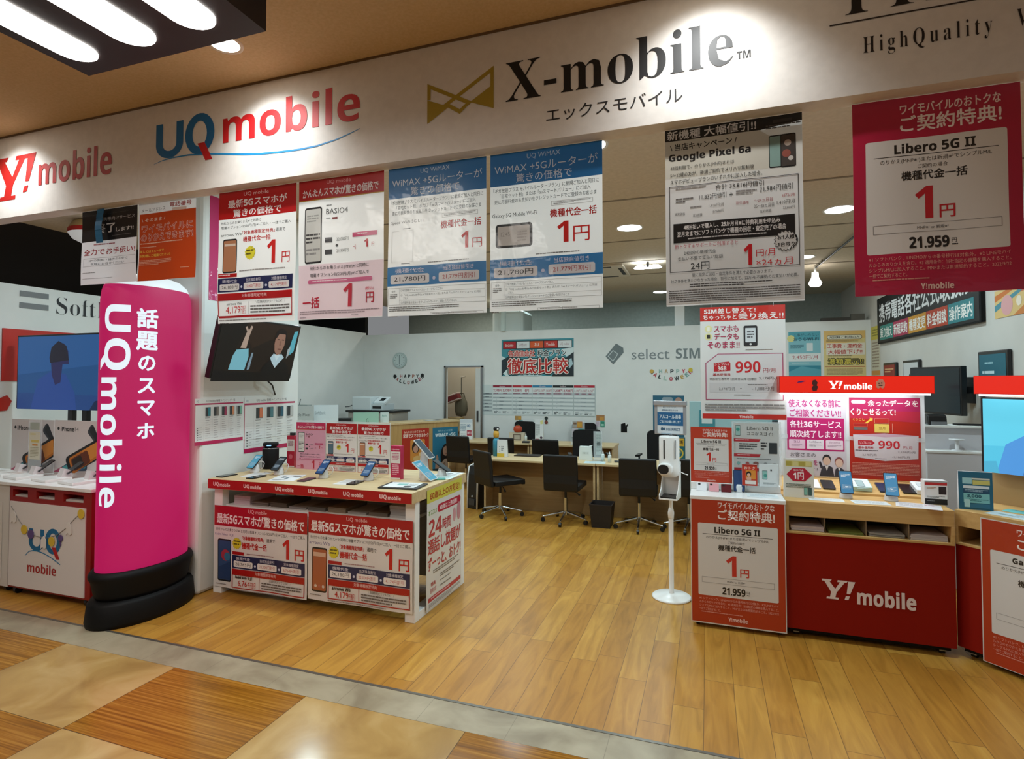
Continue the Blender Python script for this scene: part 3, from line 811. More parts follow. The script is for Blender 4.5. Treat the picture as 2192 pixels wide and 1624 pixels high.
PIXEL = [('r', 0, 0, 72, 9.5, K), ('q', [(70, 0), (100, 0), (100, 6), (88, 3.4), (70, 9.5)], K), ('t', '新機種 大幅値引!!', 2, 1.2, 68, 8.5, '#eeeceb', 'b'), ('r', 80, 3, 93, 5.4, '#3b3634'), ('l', 75, 6.8, 99, 10.6, 2, '#57524f'),
         ('r', 0, 9.5, 100, 52, '#dad7d0'), ('q', [(0, 9.5), (70, 9.5), (88, 22), (76, 40), (0, 40)], '#d4d0c4'), ('r', 0, 46, 100, 143, '#dfdddb'),
         ('t', '\\ 当店キャンペーン /', 4, 12, 54, 17.5, K, 'b'), ('t', 'Google Pixel 6a', 3, 20, 64, 27.5, K, 'b'),
         ('ph', 77, 15, 87, 40, '#93b4ac'), ('ph', 85, 15, 95.5, 40.5, '#4b4542', [('c', 90, 22, 2.4, '#c9b7a9'), ('c', 89, 30, 3, '#a05a4e'), ('c', 92, 34, 1.8, '#d8d3cc')]),
         ('t', '48回割賦で、のりかえ(MNP)または', 4, 30, 52, 33.5, K), ('t', '5〜22歳の方が、新規ご契約でメリハリ無制限', 4, 35.5, 66, 39, K), ('t', 'スマホデビュープランのいずれかに加入した場合。', 4, 41, 72, 44.8, K),
         ('o', 3, 46.5, 97, 116, .5, '#4a4644'), ('l', 8, 48, 34, 50, 1, '#9d9997'), ('t', '合計 33,816円値引', 38, 48.5, 73, 53, K), ('t', '11,832円値引', 26, 55, 46, 59.5, '#3a3735'), ('t', '+', 48, 56, 51, 59, K), ('t', '21,984円値引', 70, 53, 93, 58, '#3a3735'),
         ('l', 53, 55, 68, 59, 2, '#8a8583'), ('l', 8, 56.5, 22, 61, 2, '#6b6664'), ('l', 19, 64, 30, 66, 1, '#8a8583'), ('t', '1,410円/月', 33, 63.5, 44, 66, '#77736f'), ('t', '割引適用', 53, 63.5, 62, 66, '#a2484d'), ('t', '1円/月', 86, 61, 94, 63.5, '#b05a5e'), ('t', '〜24ヵ月目', 66, 62.5, 79, 65.5, '#a8686b'),
         ('t', '25〜48ヵ月目', 66, 67, 80, 70, '#6b6664'), ('t', '1,410円/月', 82, 65.5, 94, 69, '#55514f'), ('t', '通常価格', 7, 68, 15, 70.3, '#6b6664'), ('t', '支払総額', 21, 70, 28, 72.5, '#55514f'), ('t', '67,680円', 36, 68.5, 44, 71, '#77736f'), ('t', '支払総額', 70, 71.5, 78, 74, '#55514f'), ('t', '33,864円', 86, 70.5, 94, 73, '#77736f'),
         ('r', 6, 77, 94, 92.5, K), ('t', '48回払いで購入し、25か月目※に特典利用を申込み', 14, 78.5, 84, 82.5, '#e6e3e1', 'b'), ('t', '翌月末までにソフトバンクで機種の回収・査定完了の場合', 9, 83.5, 88, 87.8, '#e6e3e1', 'b'), ('l', 17, 89.2, 78, 91.2, 1, '#cfccca'),
         ('star', 87.5, 97, 8.3, '#4d4947', 18), ('star', 87.5, 97, 7.6, '#e4e2df', 18), ('t', 'お1人様', 82, 92.5, 93.5, 96, K, 'b'), ('t', '1台限り', 82, 98, 93.5, 101.4, K, 'b'),
         ('t', '新トクするサポートご利用すると', 7, 93.8, 54, 97.2, '#b5404f'), ('t', '24回分の機種代金', 14, 99.5, 38, 102.5, K), ('t', '支払い不要で支払い総額', 9, 104, 43, 107, '#3a3735'), ('t', '24円', 19, 109, 33, 115, K),
         ('t', '1', 58, 97.5, 64, 113.5, '#cf1a20', 'bh'), ('t', '円/月', 67, 102, 80, 107.5, '#cf1a20'), ('t', '×24ヵ月', 67, 109.5, 92, 115, '#cf1a20'),
         ('t', '更に指定ご回収・査定条件を満たす必要があります。', 20, 117.5, 78, 120.5, K), ('t', '比之条件を満たさなかった場合、割引に加えて、22万円(不課税)のお支払いが必要。', 4, 121.8, 96, 125, K),
         ('l', 18, 126, 78, 129.3, 2, '#4f4b49'), ('l', 2, 130.5, 97, 140.8, 6, '#6b6765')]

def libero(reduced=False, bg='#c31a3e', price='21.959', model='Libero 5G II'):
    it = [('t', 'ワイモバイルのおトクな', 30, 5, 89, 12, '#f1dcd6', 'b'), ('t', 'ご契約特典!', 30, 13.5, 89, 25, '#f4e6e1', 'b'),
          ('r', 8, 30, 92, 112, '#dbd8d4', 1.5), ('t', model, 26, 33.5, 74, 40.5, K, 'b'), ('r', 13, 42, 87, 42.5, K),
          ('t', 'のりかえ(MNP※¹)または新規※²でシンプルM/L', 17, 44, 83, 47.8, '#403c3a'), ('t', 'ご契約の場合', 40, 49, 58, 52, '#403c3a'), ('t', '機種代金一括', 30, 53.5, 69, 60, K, 'b'),
          ('t', '1', 38, 65, 49, 88, '#c9281b' if reduced else '#c01c28', 'bh'), ('t', '円', 53, 79, 62, 88, '#c9281b' if reduced else '#c01c28', 'b'),
          ('o', 12, 91, 88, 97.5, .35, '#8f8b88'), ('t', 'MNP※¹ or 新規※²', 39, 93, 58, 95.6, '#57524f'), ('t', price, 34, 101, 58, 109, K, 'b'), ('t', '円', 59.5, 103, 62.5, 106, K), ('l', 59.5, 107, 64, 108.6, 1, K),
          ('t', '※1 ソフトバンク、LINEMOからの番号移行は対象外。※2 LINEモバイ', 9, 114, 92, 117, '#e8a79b'), ('t', 'ルからののりかえを含む。※3 適用条件：当社指定の機種を購入すること。', 9, 118, 92, 121, '#e8a79b'), ('t', 'シンプルM/Lに加入すること。MNPまたは新規契約すること。2022/9/22', 9, 122, 92, 125, '#e8a79b'), ('t', '一括でご契約すること。', 9, 126, 32, 129, '#e8a79b'),
          ('l', 11, 130.2, 58, 132, 1, '#d98c80'), ('t', 'Y!mobile', 40, 134, 60, 138.4, '#f1c9c0', 'b')]
    return it

SIM = [('r', 0, 0, 100, 18, '#c8281c'), ('t', 'SIM差し替えて!', 5, 2, 66, 8.6, '#f6efec', 'b'), ('t', 'ちゃっちゃと', 4, 10, 44, 16.5, '#f6efec', 'b'), ('t', '乗り換え!!', 46, 9, 98, 17, '#f6efec', 'b'),
       ('c', 10, 28, 4.5, '#e9e2a6'), ('r', 8.3, 25.5, 11.7, 31, '#f5f2e2', .5), ('c', 10, 38, 4.5, '#e9e2a6'), ('r', 8, 35.5, 12, 40.5, '#2a2622', .6),
       ('t', 'スマホも', 17, 24, 46, 32, '#b8325a', 'b'), ('t', 'データも', 17, 34, 46, 42, '#b8325a', 'b'), ('t', 'そのまま!!', 9, 44.5, 47, 53, '#b8325a', 'b'),
       ('r', 52, 25, 68, 51, '#232022', 2), ('r', 54, 28, 66, 46, '#d8dde0', .5), ('l', 56, 32, 64, 42, 3, '#55555a'), ('c', 60, 48.5, 1.3, '#dddddd'), ('l', 54, 55, 96, 56.4, 1, '#8b8683'),
       ('q', [(6, 72), (21, 60), (97, 60), (97, 119), (6, 119)], '#b04a6c'), ('q', [(7, 72.5), (21.4, 61), (96, 61), (96, 118), (7, 118)], '#dedbdb'),
       ('q', [(16, 72), (34, 70), (36, 72), (36, 82), (16, 83)], '#c4222c'), ('t', 'シンプルS', 17, 72, 34, 75, '#f6e9e6'), ('t', '3GB', 21, 76.5, 31, 81.5, '#f6e9e6', 'b'), ('t', '基本使用料', 15, 85, 36, 88.5, '#b52a34', 'b'),
       ('t', '990', 42, 70, 71, 84.5, '#cf2227', 'bh'), ('t', '円/月', 74, 79, 88, 84.5, '#b03a44'), ('t', '家族割引適用時 2回線目以降1回線目', 11, 91, 66, 94, '#403c3a'), ('t', '2,178円/月', 69, 89.5, 92, 93.5, '#403c3a'),
       ('r', 11, 97, 91, 109.5, '#d2cfd0'), ('t', '2,178円/月', 22, 103, 41, 107, '#55514f'), ('r', 47, 104, 49, 104.6, K), ('t', '- 1,188円/月', 61, 102, 86, 107, '#55514f'), ('l', 56, 99, 88, 100.6, 1, '#6b6765'), ('l', 40, 112, 67, 113.6, 1, '#55514f'),
       ('l', 5, 124, 98, 134, 3, '#8b8785'), ('r', 2, 136.5, 100, 143, '#c8281c'), ('t', 'Y!mobile', 46, 138, 62, 141.5, '#f3cfc9', 'b')]

A1W, A1H = .594, .841
HY = 2.79
def scale_v(items, f):
    out = []
    for it in items:
        it = list(it)
        if it[0] in 'rol': it[2] *= f; it[4] *= f
        elif it[0] in ('t', 'tw'): it[3] *= f; it[5] *= f
        out.append(tuple(it))
    return out
def hung(name_lbl, x0, w, items, seed, bg=PW, top=2.905, h=A1H, grp='A1 posters hung from the shop front', amp=.006):
    return poster('hanging_poster', name_lbl, 'poster', w, h, bg, items, (x0 + w / 2, HY, top - h), fin=fin_sheet if bg[1] in 'def' else fin_film, bend=wave(seed, amp), group=grp)

hung('hanging poster with black upper half and white lower half, leftmost in the shop front', -4.225, .545, scale_v([
    ('r', 0, 9, 100, 64, K), ('r', 0, 0, 100, 9, K), ('t', '3G携帯向けサービス', 30, 16, 96, 24, '#c9c6c4'), ('t', '終了', 26, 28, 60, 48, '#e9e7e5', 'b'), ('t', 'します!!', 62, 40, 94, 48, '#e9e7e5', 'b'), ('l', 55, 55, 96, 57, 1, '#7b7876'),
    ('l', 24, 70, 80, 75, 1, '#c07f84'), ('t', '全力でお手伝い!', 6, 80, 98, 93, '#b8323c', 'b'), ('o', 5, 99, 99, 116, .5, '#b8b0b0'),
    ('t', 'SIMの契約・操作の不安に', 16, 101.5, 86, 106.5, '#4e4a49'), ('t', '気軽にお任せください', 20, 109, 80, 114, '#4e4a49'), ('l', 4, 128, 30, 131, 1, '#9c9696'), ('l', 4, 140, 70, 142, 1, '#aaa4a4')], .63), 1, '#dcd3d3', h=.525)
hung('orange hanging poster with a white strip along its top in the shop front', -3.668, .512, scale_v([
    ('r', 2, 22, 100, 164, '#cb4a17'), ('t', 'メールアドレス', 5, 11, 48, 19, '#6b5f5c'), ('t', '電話番号', 56, 4, 92, 14, '#b43a36', 'b'), ('r', 60, 16, 84, 22, '#e0c9bd'),
    ('t', '\\ そのまま /', 6, 32, 48, 39, '#f3e4d8', 'b'), ('tw', 'ワイモバイルに', 6, 46, 95, 61, '#c33c1c', '#f5e9e0', .06), ('tw', 'のりかえできます!', 5, 65, 95, 80, '#c33c1c', '#f5e9e0', .06),
    ('l', 4, 84, 90, 88, 1, '#f0cdb6'), ('l', 4, 92, 58, 95, 1, '#f0cdb6'), ('t', '詳しくはクルーまで', 3, 99, 46, 104.5, '#f2d35a', 'b'), ('t', 'お気軽にご相談ください!!', 3, 108, 58, 114, '#f2d35a', 'b'),
    ('l', 3, 120, 60, 132, 4, '#eab79c'), ('l', 76, 141, 95, 143, 1, '#f0cdb6')], .63), 2, '#d9d4d1', h=.53)
hung('red headed hanging price poster with an orange phone, beside the pillar', -2.958, .606, red_portrait('#c08460', 'arrows We', CELLS_A, '4,179', 26), 3)
hung('red headed hanging poster with a black phone and pale pink lower half', -2.335, .594, PINK_S, 4)
hung('blue headed hanging router poster beside the pink bottomed poster', -1.712, .6, wimax(True), 5)
hung('blue headed hanging router poster showing a black framed router', -1.088, .6, wimax(False), 6, amp=.004)
hung('black headed hanging phone poster with dense grey text and a red numeral', -.184, .594, PIXEL, 7, '#dedcda')
hung('crimson hanging price poster with a large white panel at the far right', .607, .594, libero(), 8, '#b3153f')
# the poster hung further inside on clear film
sp_ = poster('hanging_poster', 'white and red hanging poster with a pink outlined price panel, below the black headed poster', 'poster', .6, .858, PW, SIM, (.248, 4.62, 1.41), fin=fin_film, bend=wave(9, .005), group='A1 posters hung from the shop front')
st = E('hanging_strings', 'two thin clear strings holding the white and red poster below the shop ceiling', 'string', (.248, 4.62, 2.26))
for sx in (-.22, .22):
    MB().cyl((sx, 0, 0), (sx, 0, SHOP_Z - 2.26), .0015, mat('#cfd6d8', .3), n=6).build('string', st)
# blue tag strip hanging in front of the black headed poster
tg = MB()
for i in range(8):
    z0, z1 = -.24 + .03 * i, -.24 + .03 * (i + 1); f = lambda z: .008 * math.sin(z * 22)
    tg.quad([(-.032 + f(z0), f(z0 + .1), z0), (.032 + f(z0), f(z0 + .1), z0), (.032 + f(z1), f(z1 + .1), z1), (-.032 + f(z1), f(z1 + .1), z1)], mat('#1b5f86', .4))
o = tg.build('ribbon_tag', None, (-4.0, 2.755, 2.90)); tag(o, 'narrow blue ribbon tag hanging in front of the black headed poster', 'ribbon')
md = o.modifiers.new('thickness', 'SOLIDIFY'); md.thickness = .002

# posters on the pillar
R90 = PI / 2
PX = -3.833
poster('pillar_poster', 'magenta poster with white letters on the pillar, half hidden by a red poster', 'poster', .594, .86, '#b8135f', [
    ('t', 'ス', 20, 20, 60, 45, '#f1d8e6', 'b'), ('t', 'が', 20, 50, 60, 75, '#f1d8e6', 'b'), ('t', '新', 14, 88, 90, 118, '#f5eaf0', 'b'), ('l', 5, 136, 60, 139, 1, '#e29bc0'),
    ('t', 'UQ', 30, 5, 70, 14, '#d880b0')], (PX, 3.82, 2.36), R90, fin=fin_film)
def chart(cols, title):
    it = [('t', title, 22, 2, 82, 6.5, '#4a4044'), ('t', 'UQ', 3, 3, 7, 6.5, '#3a6a8a'), ('r', 0, 8, 100, 10.5, '#b01c50'), ('r', 0, 10.5, .8, 76, '#b01c50'), ('r', 0, 70, 100, 76, '#b01c50')]
    n = len(cols); cw = 82 / n
    for i, c in enumerate(cols):
        u = 17 + cw * i
        it += [('r', u + cw * .15, 14, u + cw * .85, 30, '#d2d4d4'), ('ph', u + cw * .2, 14.5, u + cw * .5, 29.5, '#2e3134'), ('ph', u + cw * .5, 14.5, u + cw * .82, 29.5, c), ('l', u + cw * .15, 31.5, u + cw * .85, 33, 1, '#6f6b6d')]
        for j in range(9):
            it.append(('l', u + cw * .2, 36 + 3.6 * j, u + cw * .8, 37.2 + 3.6 * j, 1, '#9a9698'))
        it.append(('r', u, 11, u + .25, 69, '#c9c5c7'))
    for j in range(9):
        it += [('r', 2, 35 + 3.7 * j, 98, 35.2 + 3.7 * j, '#cfcbcd')]
        if j > 2: it += [('c', 4, 36.8 + 3.7 * j, .9, '#2c2c30'), ('l', 7, 36 + 3.7 * j, 14, 37.3 + 3.7 * j, 1, '#8d898b')]
    return it
poster('phone_chart', 'white phone comparison chart with five phones, nearer sheet on the pillar', 'chart', .49, .372, '#dfe0de', chart(['#2c7f8c', '#7c746c', '#a3355a', '#d08a62', '#79b39d'], 'UQ mobile 機種ラインナップ一覧'), (PX, 3.655, 1.185), R90, fin=fin_film)
poster('phone_chart', 'white phone comparison chart with four phones, farther sheet on the pillar', 'chart', .64, .372, '#dfe0de', chart(['#d5764f', '#4b7c86', '#24566a', '#b9b9b6'], 'UQ mobile 機種ラインナップ一覧'), (PX, 4.235, 1.18), R90, fin=fin_film)

# ------------------------------------------------------------------ tube sign
tube = E('tube_sign', 'tall glowing magenta fabric tube sign on a black oval base beside the red cabinet', 'advertising tube', (-3.99, 3.125, 0))
def oval(prof, m, a, b, n=48):
    """lathe stretched to an oval: a along y, b along x"""
    return MB().lathe(prof, m, n=n, sx=b, sy=a)
oval([(0, 0), (1.0, 0), (1.02, .03), (.98, .15), (.93, .172), (0, .172)], BLACK, .385, .245).build('base', tube)
oval([(0, .17), (.86, .172), (.9, .2), (.96, .30), (1.0, .325), (1.0, .345), (.95, .37), (.9, .372), (0, .372)], BLACK, .375, .235).build('collar', tube)
TA, TB = .335, .20
GLOW = mat('#c6105f', .6, emit=.62, bump=.1)
prof = [(1.0, .365), (1.0, 2.2), (.995, 2.28), (.97, 2.345), (.93, 2.385)]
oval(prof, GLOW, TA, TB).build('fabric_sleeve', tube)
oval([(.932, 2.383), (.88, 2.42), (.72, 2.46), (.45, 2.482), (0, 2.49)], mat('#eaf6fa', .5, emit=.75), TA, TB).build('top_cap', tube)
def tube_print(name, items, th0, z1, k, m=None):
    """print laid on the sleeve; local u runs round the oval from angle th0 (degrees) to the right"""
    mb = MB()
    pr = Print(mb, k, 0, fin_glow(.85), .0004, None, x0=0)
    pr.lev = 2
    pr.items(items)
    out = []
    # arc length table
    T = [math.radians(-170 + i * .5) for i in range(600)]
    Ls = [0]
    for i in range(1, len(T)):
        Ls.append(Ls[-1] + math.hypot(TB * (math.cos(T[i]) - math.cos(T[i - 1])), TA * (math.sin(T[i]) - math.sin(T[i - 1]))))
    i0 = int((th0 + 170) / .5)
    # split long edges first
    vs, fs, ms = mb.v, [], []
    stack = list(zip(mb.f, mb.m))
    while stack:
        f, m_ = stack.pop()
        if len(f) > 3:
            for i in range(1, len(f) - 1):
                stack.append(([f[0], f[i], f[i + 1]], m_))
            continue
        L = [abs(vs[f[i]][0] - vs[f[(i + 1) % 3]][0]) for i in range(3)]
        i = L.index(max(L))
        if L[i] > .012:
            a, b, c = f[i], f[(i + 1) % 3], f[(i + 2) % 3]
            vs.append(tuple((Vector(vs[a]) + Vector(vs[b])) / 2)); q = len(vs) - 1
            stack.append(([a, q, c], m_)); stack.append(([q, b, c], m_))
            continue
        fs.append(f); ms.append(m_)
    for x, y, z in vs:
        s_ = Ls[i0] + x; j = 0
        lo, hi = 0, len(Ls) - 1
        while lo < hi - 1:
            mid = (lo + hi) // 2
            if Ls[mid] <= s_: lo = mid
            else: hi = mid
        t = T[lo] + (T[hi] - T[lo]) * (s_ - Ls[lo]) / max(1e-9, Ls[hi] - Ls[lo])
        nx, ny = math.cos(t) / TB, math.sin(t) / TA; l = math.hypot(nx, ny)
        e = -y + .0015
        out.append((TB * math.cos(t) + nx / l * e, TA * math.sin(t) + ny / l * e, z1 + z))
    mb.v, mb.f, mb.m, mb.sm = out, fs, ms, [True] * len(fs)
    return mb.build(name, tube, fix=False)
def vtext(txt, u0, v0, size, c):
    return [('t', ch, u0 + (size * .1 if ch in 'のスマホ' else 0), v0 + i * size * 1.22 + (size * .12 if ch in 'のスマホ' else 0), u0 + size * (.9 if ch in 'のスマホ' else 1), v0 + i * size * 1.22 + size * (.9 if ch in 'のスマホ' else 1), c, 'b') for i, ch in enumerate(txt)]
for it_ in vtext('話題のスマホ', 0, 0, 13.2, '#e6f2fb'):
    it_ = it_[:7] + ('bb',)
    tube_print('character', [it_], -38, 2.215, .01)
def rot_text(txt, u0, v0, length, height, c, style='bh'):
    """text reading downwards, letter tops to the right"""
    vs, fs, w, h = glyphs(txt, style)
    return [('qq', [(u0 + vs[i][1] * height, v0 + vs[i][0] * length) for i in f], c) for f in fs]
tube_print('brand_lettering', rot_text('UQ', 0, 0, 46, 19.5, '#e6f2fb'), -95, 2.235, .01)
tube_print('brand_lettering', rot_text('mobile', 1.2, 51, 90, 14.5, '#e6f2fb'), -95, 2.235, .01)

# ------------------------------------------------------------------ TV on the pillar
def screen_tv(label, w, h, loc, rz, tilt, picture, glow=.9, thick=.05, frame=.012):
    t = E('television', label, 'television', loc, rz)
    M = Matrix.Rotation(tilt, 4, 'X')
    MB().box(-w / 2, 0, 0, w / 2, thick, h, BLKPL).xf(M).build('cabinet', t, bevel=.004)
    o = poster('screen', '', '', w - 2 * frame, h - 2.6 * frame, picture[0], picture[1], tuple(M @ Vector((0, -.0015, frame * 1.6))), 0, fin=fin_glow(glow), parent=t, rx=tilt, thick=.001, backing=BLKPL)
    return t
pic1 = ('#1c110a', [('q', [(0, 0), (30, 0), (20, 30), (8, 58), (0, 58)], '#120c09'), ('q', [(30, 0), (100, 0), (100, 12), (62, 16), (40, 26), (30, 12)], '#2c1b0f'), ('q', [(0, 48), (100, 50), (100, 58), (0, 58)], '#060506'),
    ('q', [(22, 28), (36, 26), (38, 34), (36, 47), (17, 47), (19, 34)], '#7fc0d0'), ('q', [(26, 26), (30, 10), (27, 6), (29, 5), (32, 9), (34, 4), (36, 5), (34, 14), (33, 26)], '#b9a292'), ('q', [(39, 42), (41, 30), (43, 30), (42, 46), (39, 47)], '#7f98a8'),
    ('q', [(56, 58), (58, 44), (66, 36), (84, 36), (94, 42), (98, 58)], '#0b090b'), ('q', [(70, 30), (80, 30), (80, 38), (75, 44), (69, 38)], '#cfe4ea'), ('q', [(66, 34), (70, 29), (75, 37), (80, 29), (85, 33), (80, 38), (75, 43), (69, 38)], '#b9d4de'),
    ('q', [(68, 12), (72, 6), (78, 6), (82, 11), (82, 20), (79, 29), (74, 31), (70, 27), (68, 20)], '#9c7563'), ('q', [(67, 15), (68, 7), (74, 3), (81, 5), (84, 12), (82, 16), (81, 9), (72, 9), (69, 14)], '#1a1110'),
    ('r', 71, 14.5, 74, 15.3, '#2c1a14'), ('r', 77, 14.5, 80, 15.3, '#2c1a14'), ('q', [(75, 16), (76, 16), (77, 21), (74.5, 21)], '#845f50'), ('r', 73.5, 24, 78, 25.2, '#5c2f2a'),
    ('q', [(93, 5), (98, 4), (97, 26), (92, 30), (90, 22)], '#5fb6c8'), ('q', [(88, 24), (92, 20), (91, 30), (88, 34)], '#a9b8bb')])
tv1 = screen_tv('black wall television on the pillar, tilted down, showing a man in a dark suit', .885, .49, (-3.60, 3.768, 1.718), R90, math.radians(14), pic1, .55)
MB().box(-.06, .04, .18, .06, .235, .26, BLKPL).box(-.12, .215, .1, .12, .233, .4, BLKPL).build('wall_bracket', tv1)
o = MB().tube([(-3.83, 4.05, 1.80), (-3.79, 4.11, 1.72), (-3.79, 4.2, 1.66), (-3.82, 4.27, 1.57)], .007, BLKPL).build('power_cable')
tag(o, 'black cable hanging below the pillar television', 'cable')

# ------------------------------------------------------------------ red fronted counter
uq = E('display_counter', 'long light wood counter with red front strip and white legs beside the pillar', 'counter', (-2.865, 3.55, 0))
def L(mb, name, **k): return mb.build(name, uq, loc=(2.865, -3.55, 0), **k)
L(MB().box(-3.785, 3.50, .842, -1.945, 4.43, .92, BEECH), 'top', bevel=.003)
mb = MB(); pr = Print(mb, .01, 0, fin_paper, .0003, None, x0=0)
pr.items([('r', 0, 0, 183.6, 7.2, '#b01410')] + [x for i in range(6) for x in (('t', 'UQ', 5.5 + 30.5 * i, 2.0, 11.2 + 30.5 * i, 5.5, '#f0d9d6', 'b'), ('t', 'mobile', 12.2 + 30.5 * i, 2.5, 22.5 + 30.5 * i, 5.2, '#f0d9d6', 'b0'))])
L(mb.xf(Matrix.Translation((-3.783, 3.4985, .917))), 'front_strip', fix=False)
for x0, x1 in ((-3.785, -3.70), (-2.035, -1.955)):
    L(MB().box(x0, 3.565, 0, x1, 3.63, .842, WHITEG), 'leg', bevel=.003)
    L(MB().box(x0, 4.35, 0, x1, 4.415, .842, WHITEG), 'leg', bevel=.003)
    L(MB().box(x0, 3.63, 0, x1, 4.35, .06, WHITEG), 'foot_rail', bevel=.003)
L(MB().box(-3.70, 3.60, .68, -2.035, 4.30, .70, WHITEG), 'shelf')
L(MB().box(-3.70, 3.60, .07, -2.035, 3.62, .68, WHITEG), 'front_panel')
L(MB().box(-3.70, 4.28, .07, -2.035, 4.30, .842, mat('#b9b6b0', .5)), 'back_panel')
poster('counter_poster', 'red headed poster with a blue round phone picture, left on the counter front', 'poster', .905, .645, PW, red_landscape('#35507e', 'Redmi Note 10 JE', CELLS_B, '6,764', [('c', 13, 43, 5, '#b03a4a'), ('c', 15, 44, 3.6, '#3a7aa0'), ('q', [(5, 54), (18.6, 48), (18.6, 64), (5, 64)], '#28406c')]), (-3.316, 3.553, .055), fin=fin_film, bend=wave(11, .004, .5), group='posters on the counter front')
poster('counter_poster', 'red headed poster with an orange phone picture, right on the counter front', 'poster', .885, .645, PW, red_landscape('#b0643e', 'arrows We', CELLS_A, '4,179', [('r', 5.5, 33, 18, 36.5, '#d9b79c'), ('c', 8, 61, 1.3, '#e0d0c0'), ('c', 12, 61, 1.3, '#b86a5a'), ('c', 16, 61, 1.3, '#d8d0c8')]), (-2.408, 3.549, .07), fin=fin_film, bend=wave(12, .004, .5), group='posters on the counter front')
SIDE = [('r', 0, 0, 100, 16, '#d5cf55'), ('t', '60歳以上の方限定!', 8, 4, 92, 13, '#b0481c', 'b'), ('r', 28, 22, 96, 32, '#b8173c', 5), ('t', '60歳以上通話割', 34, 24, 84, 30, '#f2d8dc', 'b'), ('t', 'オススメ', 4, 25, 26, 31, '#6d9a2e', 'b'),
        ('t', '24', 5, 37, 40, 57, '#b8173c', 'bh'), ('t', '時間', 42, 42, 66, 56, '#b8173c', 'b'), ('c', 76, 44, 5, '#d19aa4', 9), ('c', 90, 42, 6, '#c98a96', 12),
        ('t', '通話し放題が', 4, 60, 96, 78, '#b8173c', 'b'), ('t', 'ずーっと、おトク!', 4, 82, 97, 97, '#b8173c', 'b'), ('l', 18, 99, 90, 104, 2, '#77706c'),
        ('t', '特典', 12, 112, 24, 117, '#b8173c', 'b'), ('t', '適用内容', 10, 119, 26, 125, '#c24a62'), ('l', 36, 108, 94, 113, 2, '#77706c'), ('l', 36, 116, 70, 118, 1, '#77706c'), ('l', 36, 122, 86, 125, 1, '#8a8583'),
        ('r', 5, 129, 97, 134, '#b8173c'), ('l', 12, 130.4, 90, 132.8, 1, '#e8b8c2'), ('l', 6, 136, 95, 141, 3, '#9b9592')]
poster('counter_poster', 'white poster with large crimson writing and yellow head on the counter side', 'poster', .615, .872, '#dfdedb', SIDE, (-1.942, 4.022, .027), R90, fin=fin_film, bend=wave(13, .003, .6), group=None)
# leaflets lying in the counter's open shelf
for i in range(9):
    x = -3.66 + i * .181; hgt = .018 + .05 * (i in (0, 8)) + .01 * (i % 3)
    c = ['#cfc0c4', '#7d7468', '#5b5244', '#9d9894', '#6b645c', '#8d7a62', '#b0aca6', '#75695a', '#b9b6b2'][i]
    mb = MB()
    for j in range(4):
        mb.xf(Matrix.Identity(4)).box(x + random.uniform(0, .008), 3.64 + random.uniform(0, .01), .70 + hgt * j / 4, x + .165, 3.93, .70 + hgt * (j + 1) / 4 - .001, mat(c, .6))
    o = mb.build('brochure_stack')
    tag(o, ['tall pink tinted brochure stack at the left end of the counter shelf', 'grey brown brochures next to the pink tinted stack', 'dark brown brochure pile, third along the counter shelf', 'pale grey brochures, fourth along the counter shelf', 'dull grey brochures in the middle of the counter shelf', 'tan brochures right of the middle of the counter shelf', 'light grey brochures, third from the right end of the counter shelf', 'brown brochures beside the tall white stack in the counter shelf', 'tall white brochure stack at the right end of the counter shelf'][i], 'brochure stack', 'brochures in the counter shelf')

# ---- things on that counter
CT = .92
def demo_phone(loc, rz, label, screen, w=.072, l=.152, tilt=40, hgt=.07, group='demo phones on stands', body='#1b1c20', icons=True, stand='#d9d9d8', cable=True):
    t = E('demo_phone', label, 'phone', loc, rz, group)
    MB().lathe([(0, 0), (.040, 0), (.040, .008), (.033, hgt * .7), (.026, hgt), (0, hgt)], mat(stand, .35), n=20).build('stand', t)
    M = Matrix.Translation((0, -.012, hgt + .012)) @ Matrix.Rotation(math.radians(tilt - 90), 4, 'X')
    # phone lies in local xz plane, screen to -y
    mb = MB(); mb.prism(rrect(-w / 2, -l * .42, w / 2, l * .58, .008), -.004, .004, mat(body, .3), 'y')
    ph = mb.xf(M).build('handset', t)
    mb = MB(); pr = Print(mb, w / 100, l * .58 - .004, fin_glow(.6), .0002)
    V = (l - .008) / (w / 100)
    pr.items([('r', 4, 0, 96, V, screen, 6)] + ([('l', 16, V * .12, 84, V * .3, 3, '#dfe8ee'), ('l', 16, V * .62, 84, V * .86, 4, '#9fb4c4')] if icons else []))
    mb.v = [(x, y - .0042, z) for x, y, z in mb.v]
    mb.xf(M).build('screen', ph, fix=False)
    if cable:
        pts = [(.03 * math.cos(a) + .045, .02 + .01 * math.sin(a * 2), .02 + hgt * .55 + .035 * math.sin(a)) for a in [i * .5 for i in range(-3, 9)]]
        MB().tube([(.02, .02, .012)] + pts + [(.02, .01, hgt)], .0032, mat('#d6d4d0', .5), 6).build('cable', t)
    return t
demo_phone((-3.665, 3.87, CT), 0, 'pale blue screened phone on a stand at the pillar end of the counter', '#4f9fbd')
demo_phone((-3.385, 3.84, CT), 0, 'dark screened phone on a stand in front of the black speaker', '#27343c')
demo_phone((-2.925, 3.82, CT), 0, 'blue screened phone on a stand in front of the pink counter board', '#1d4a80')
demo_phone((-2.525, 3.85, CT), 0, 'blue screened phone on a stand in front of the right counter board', '#2a5a8c')
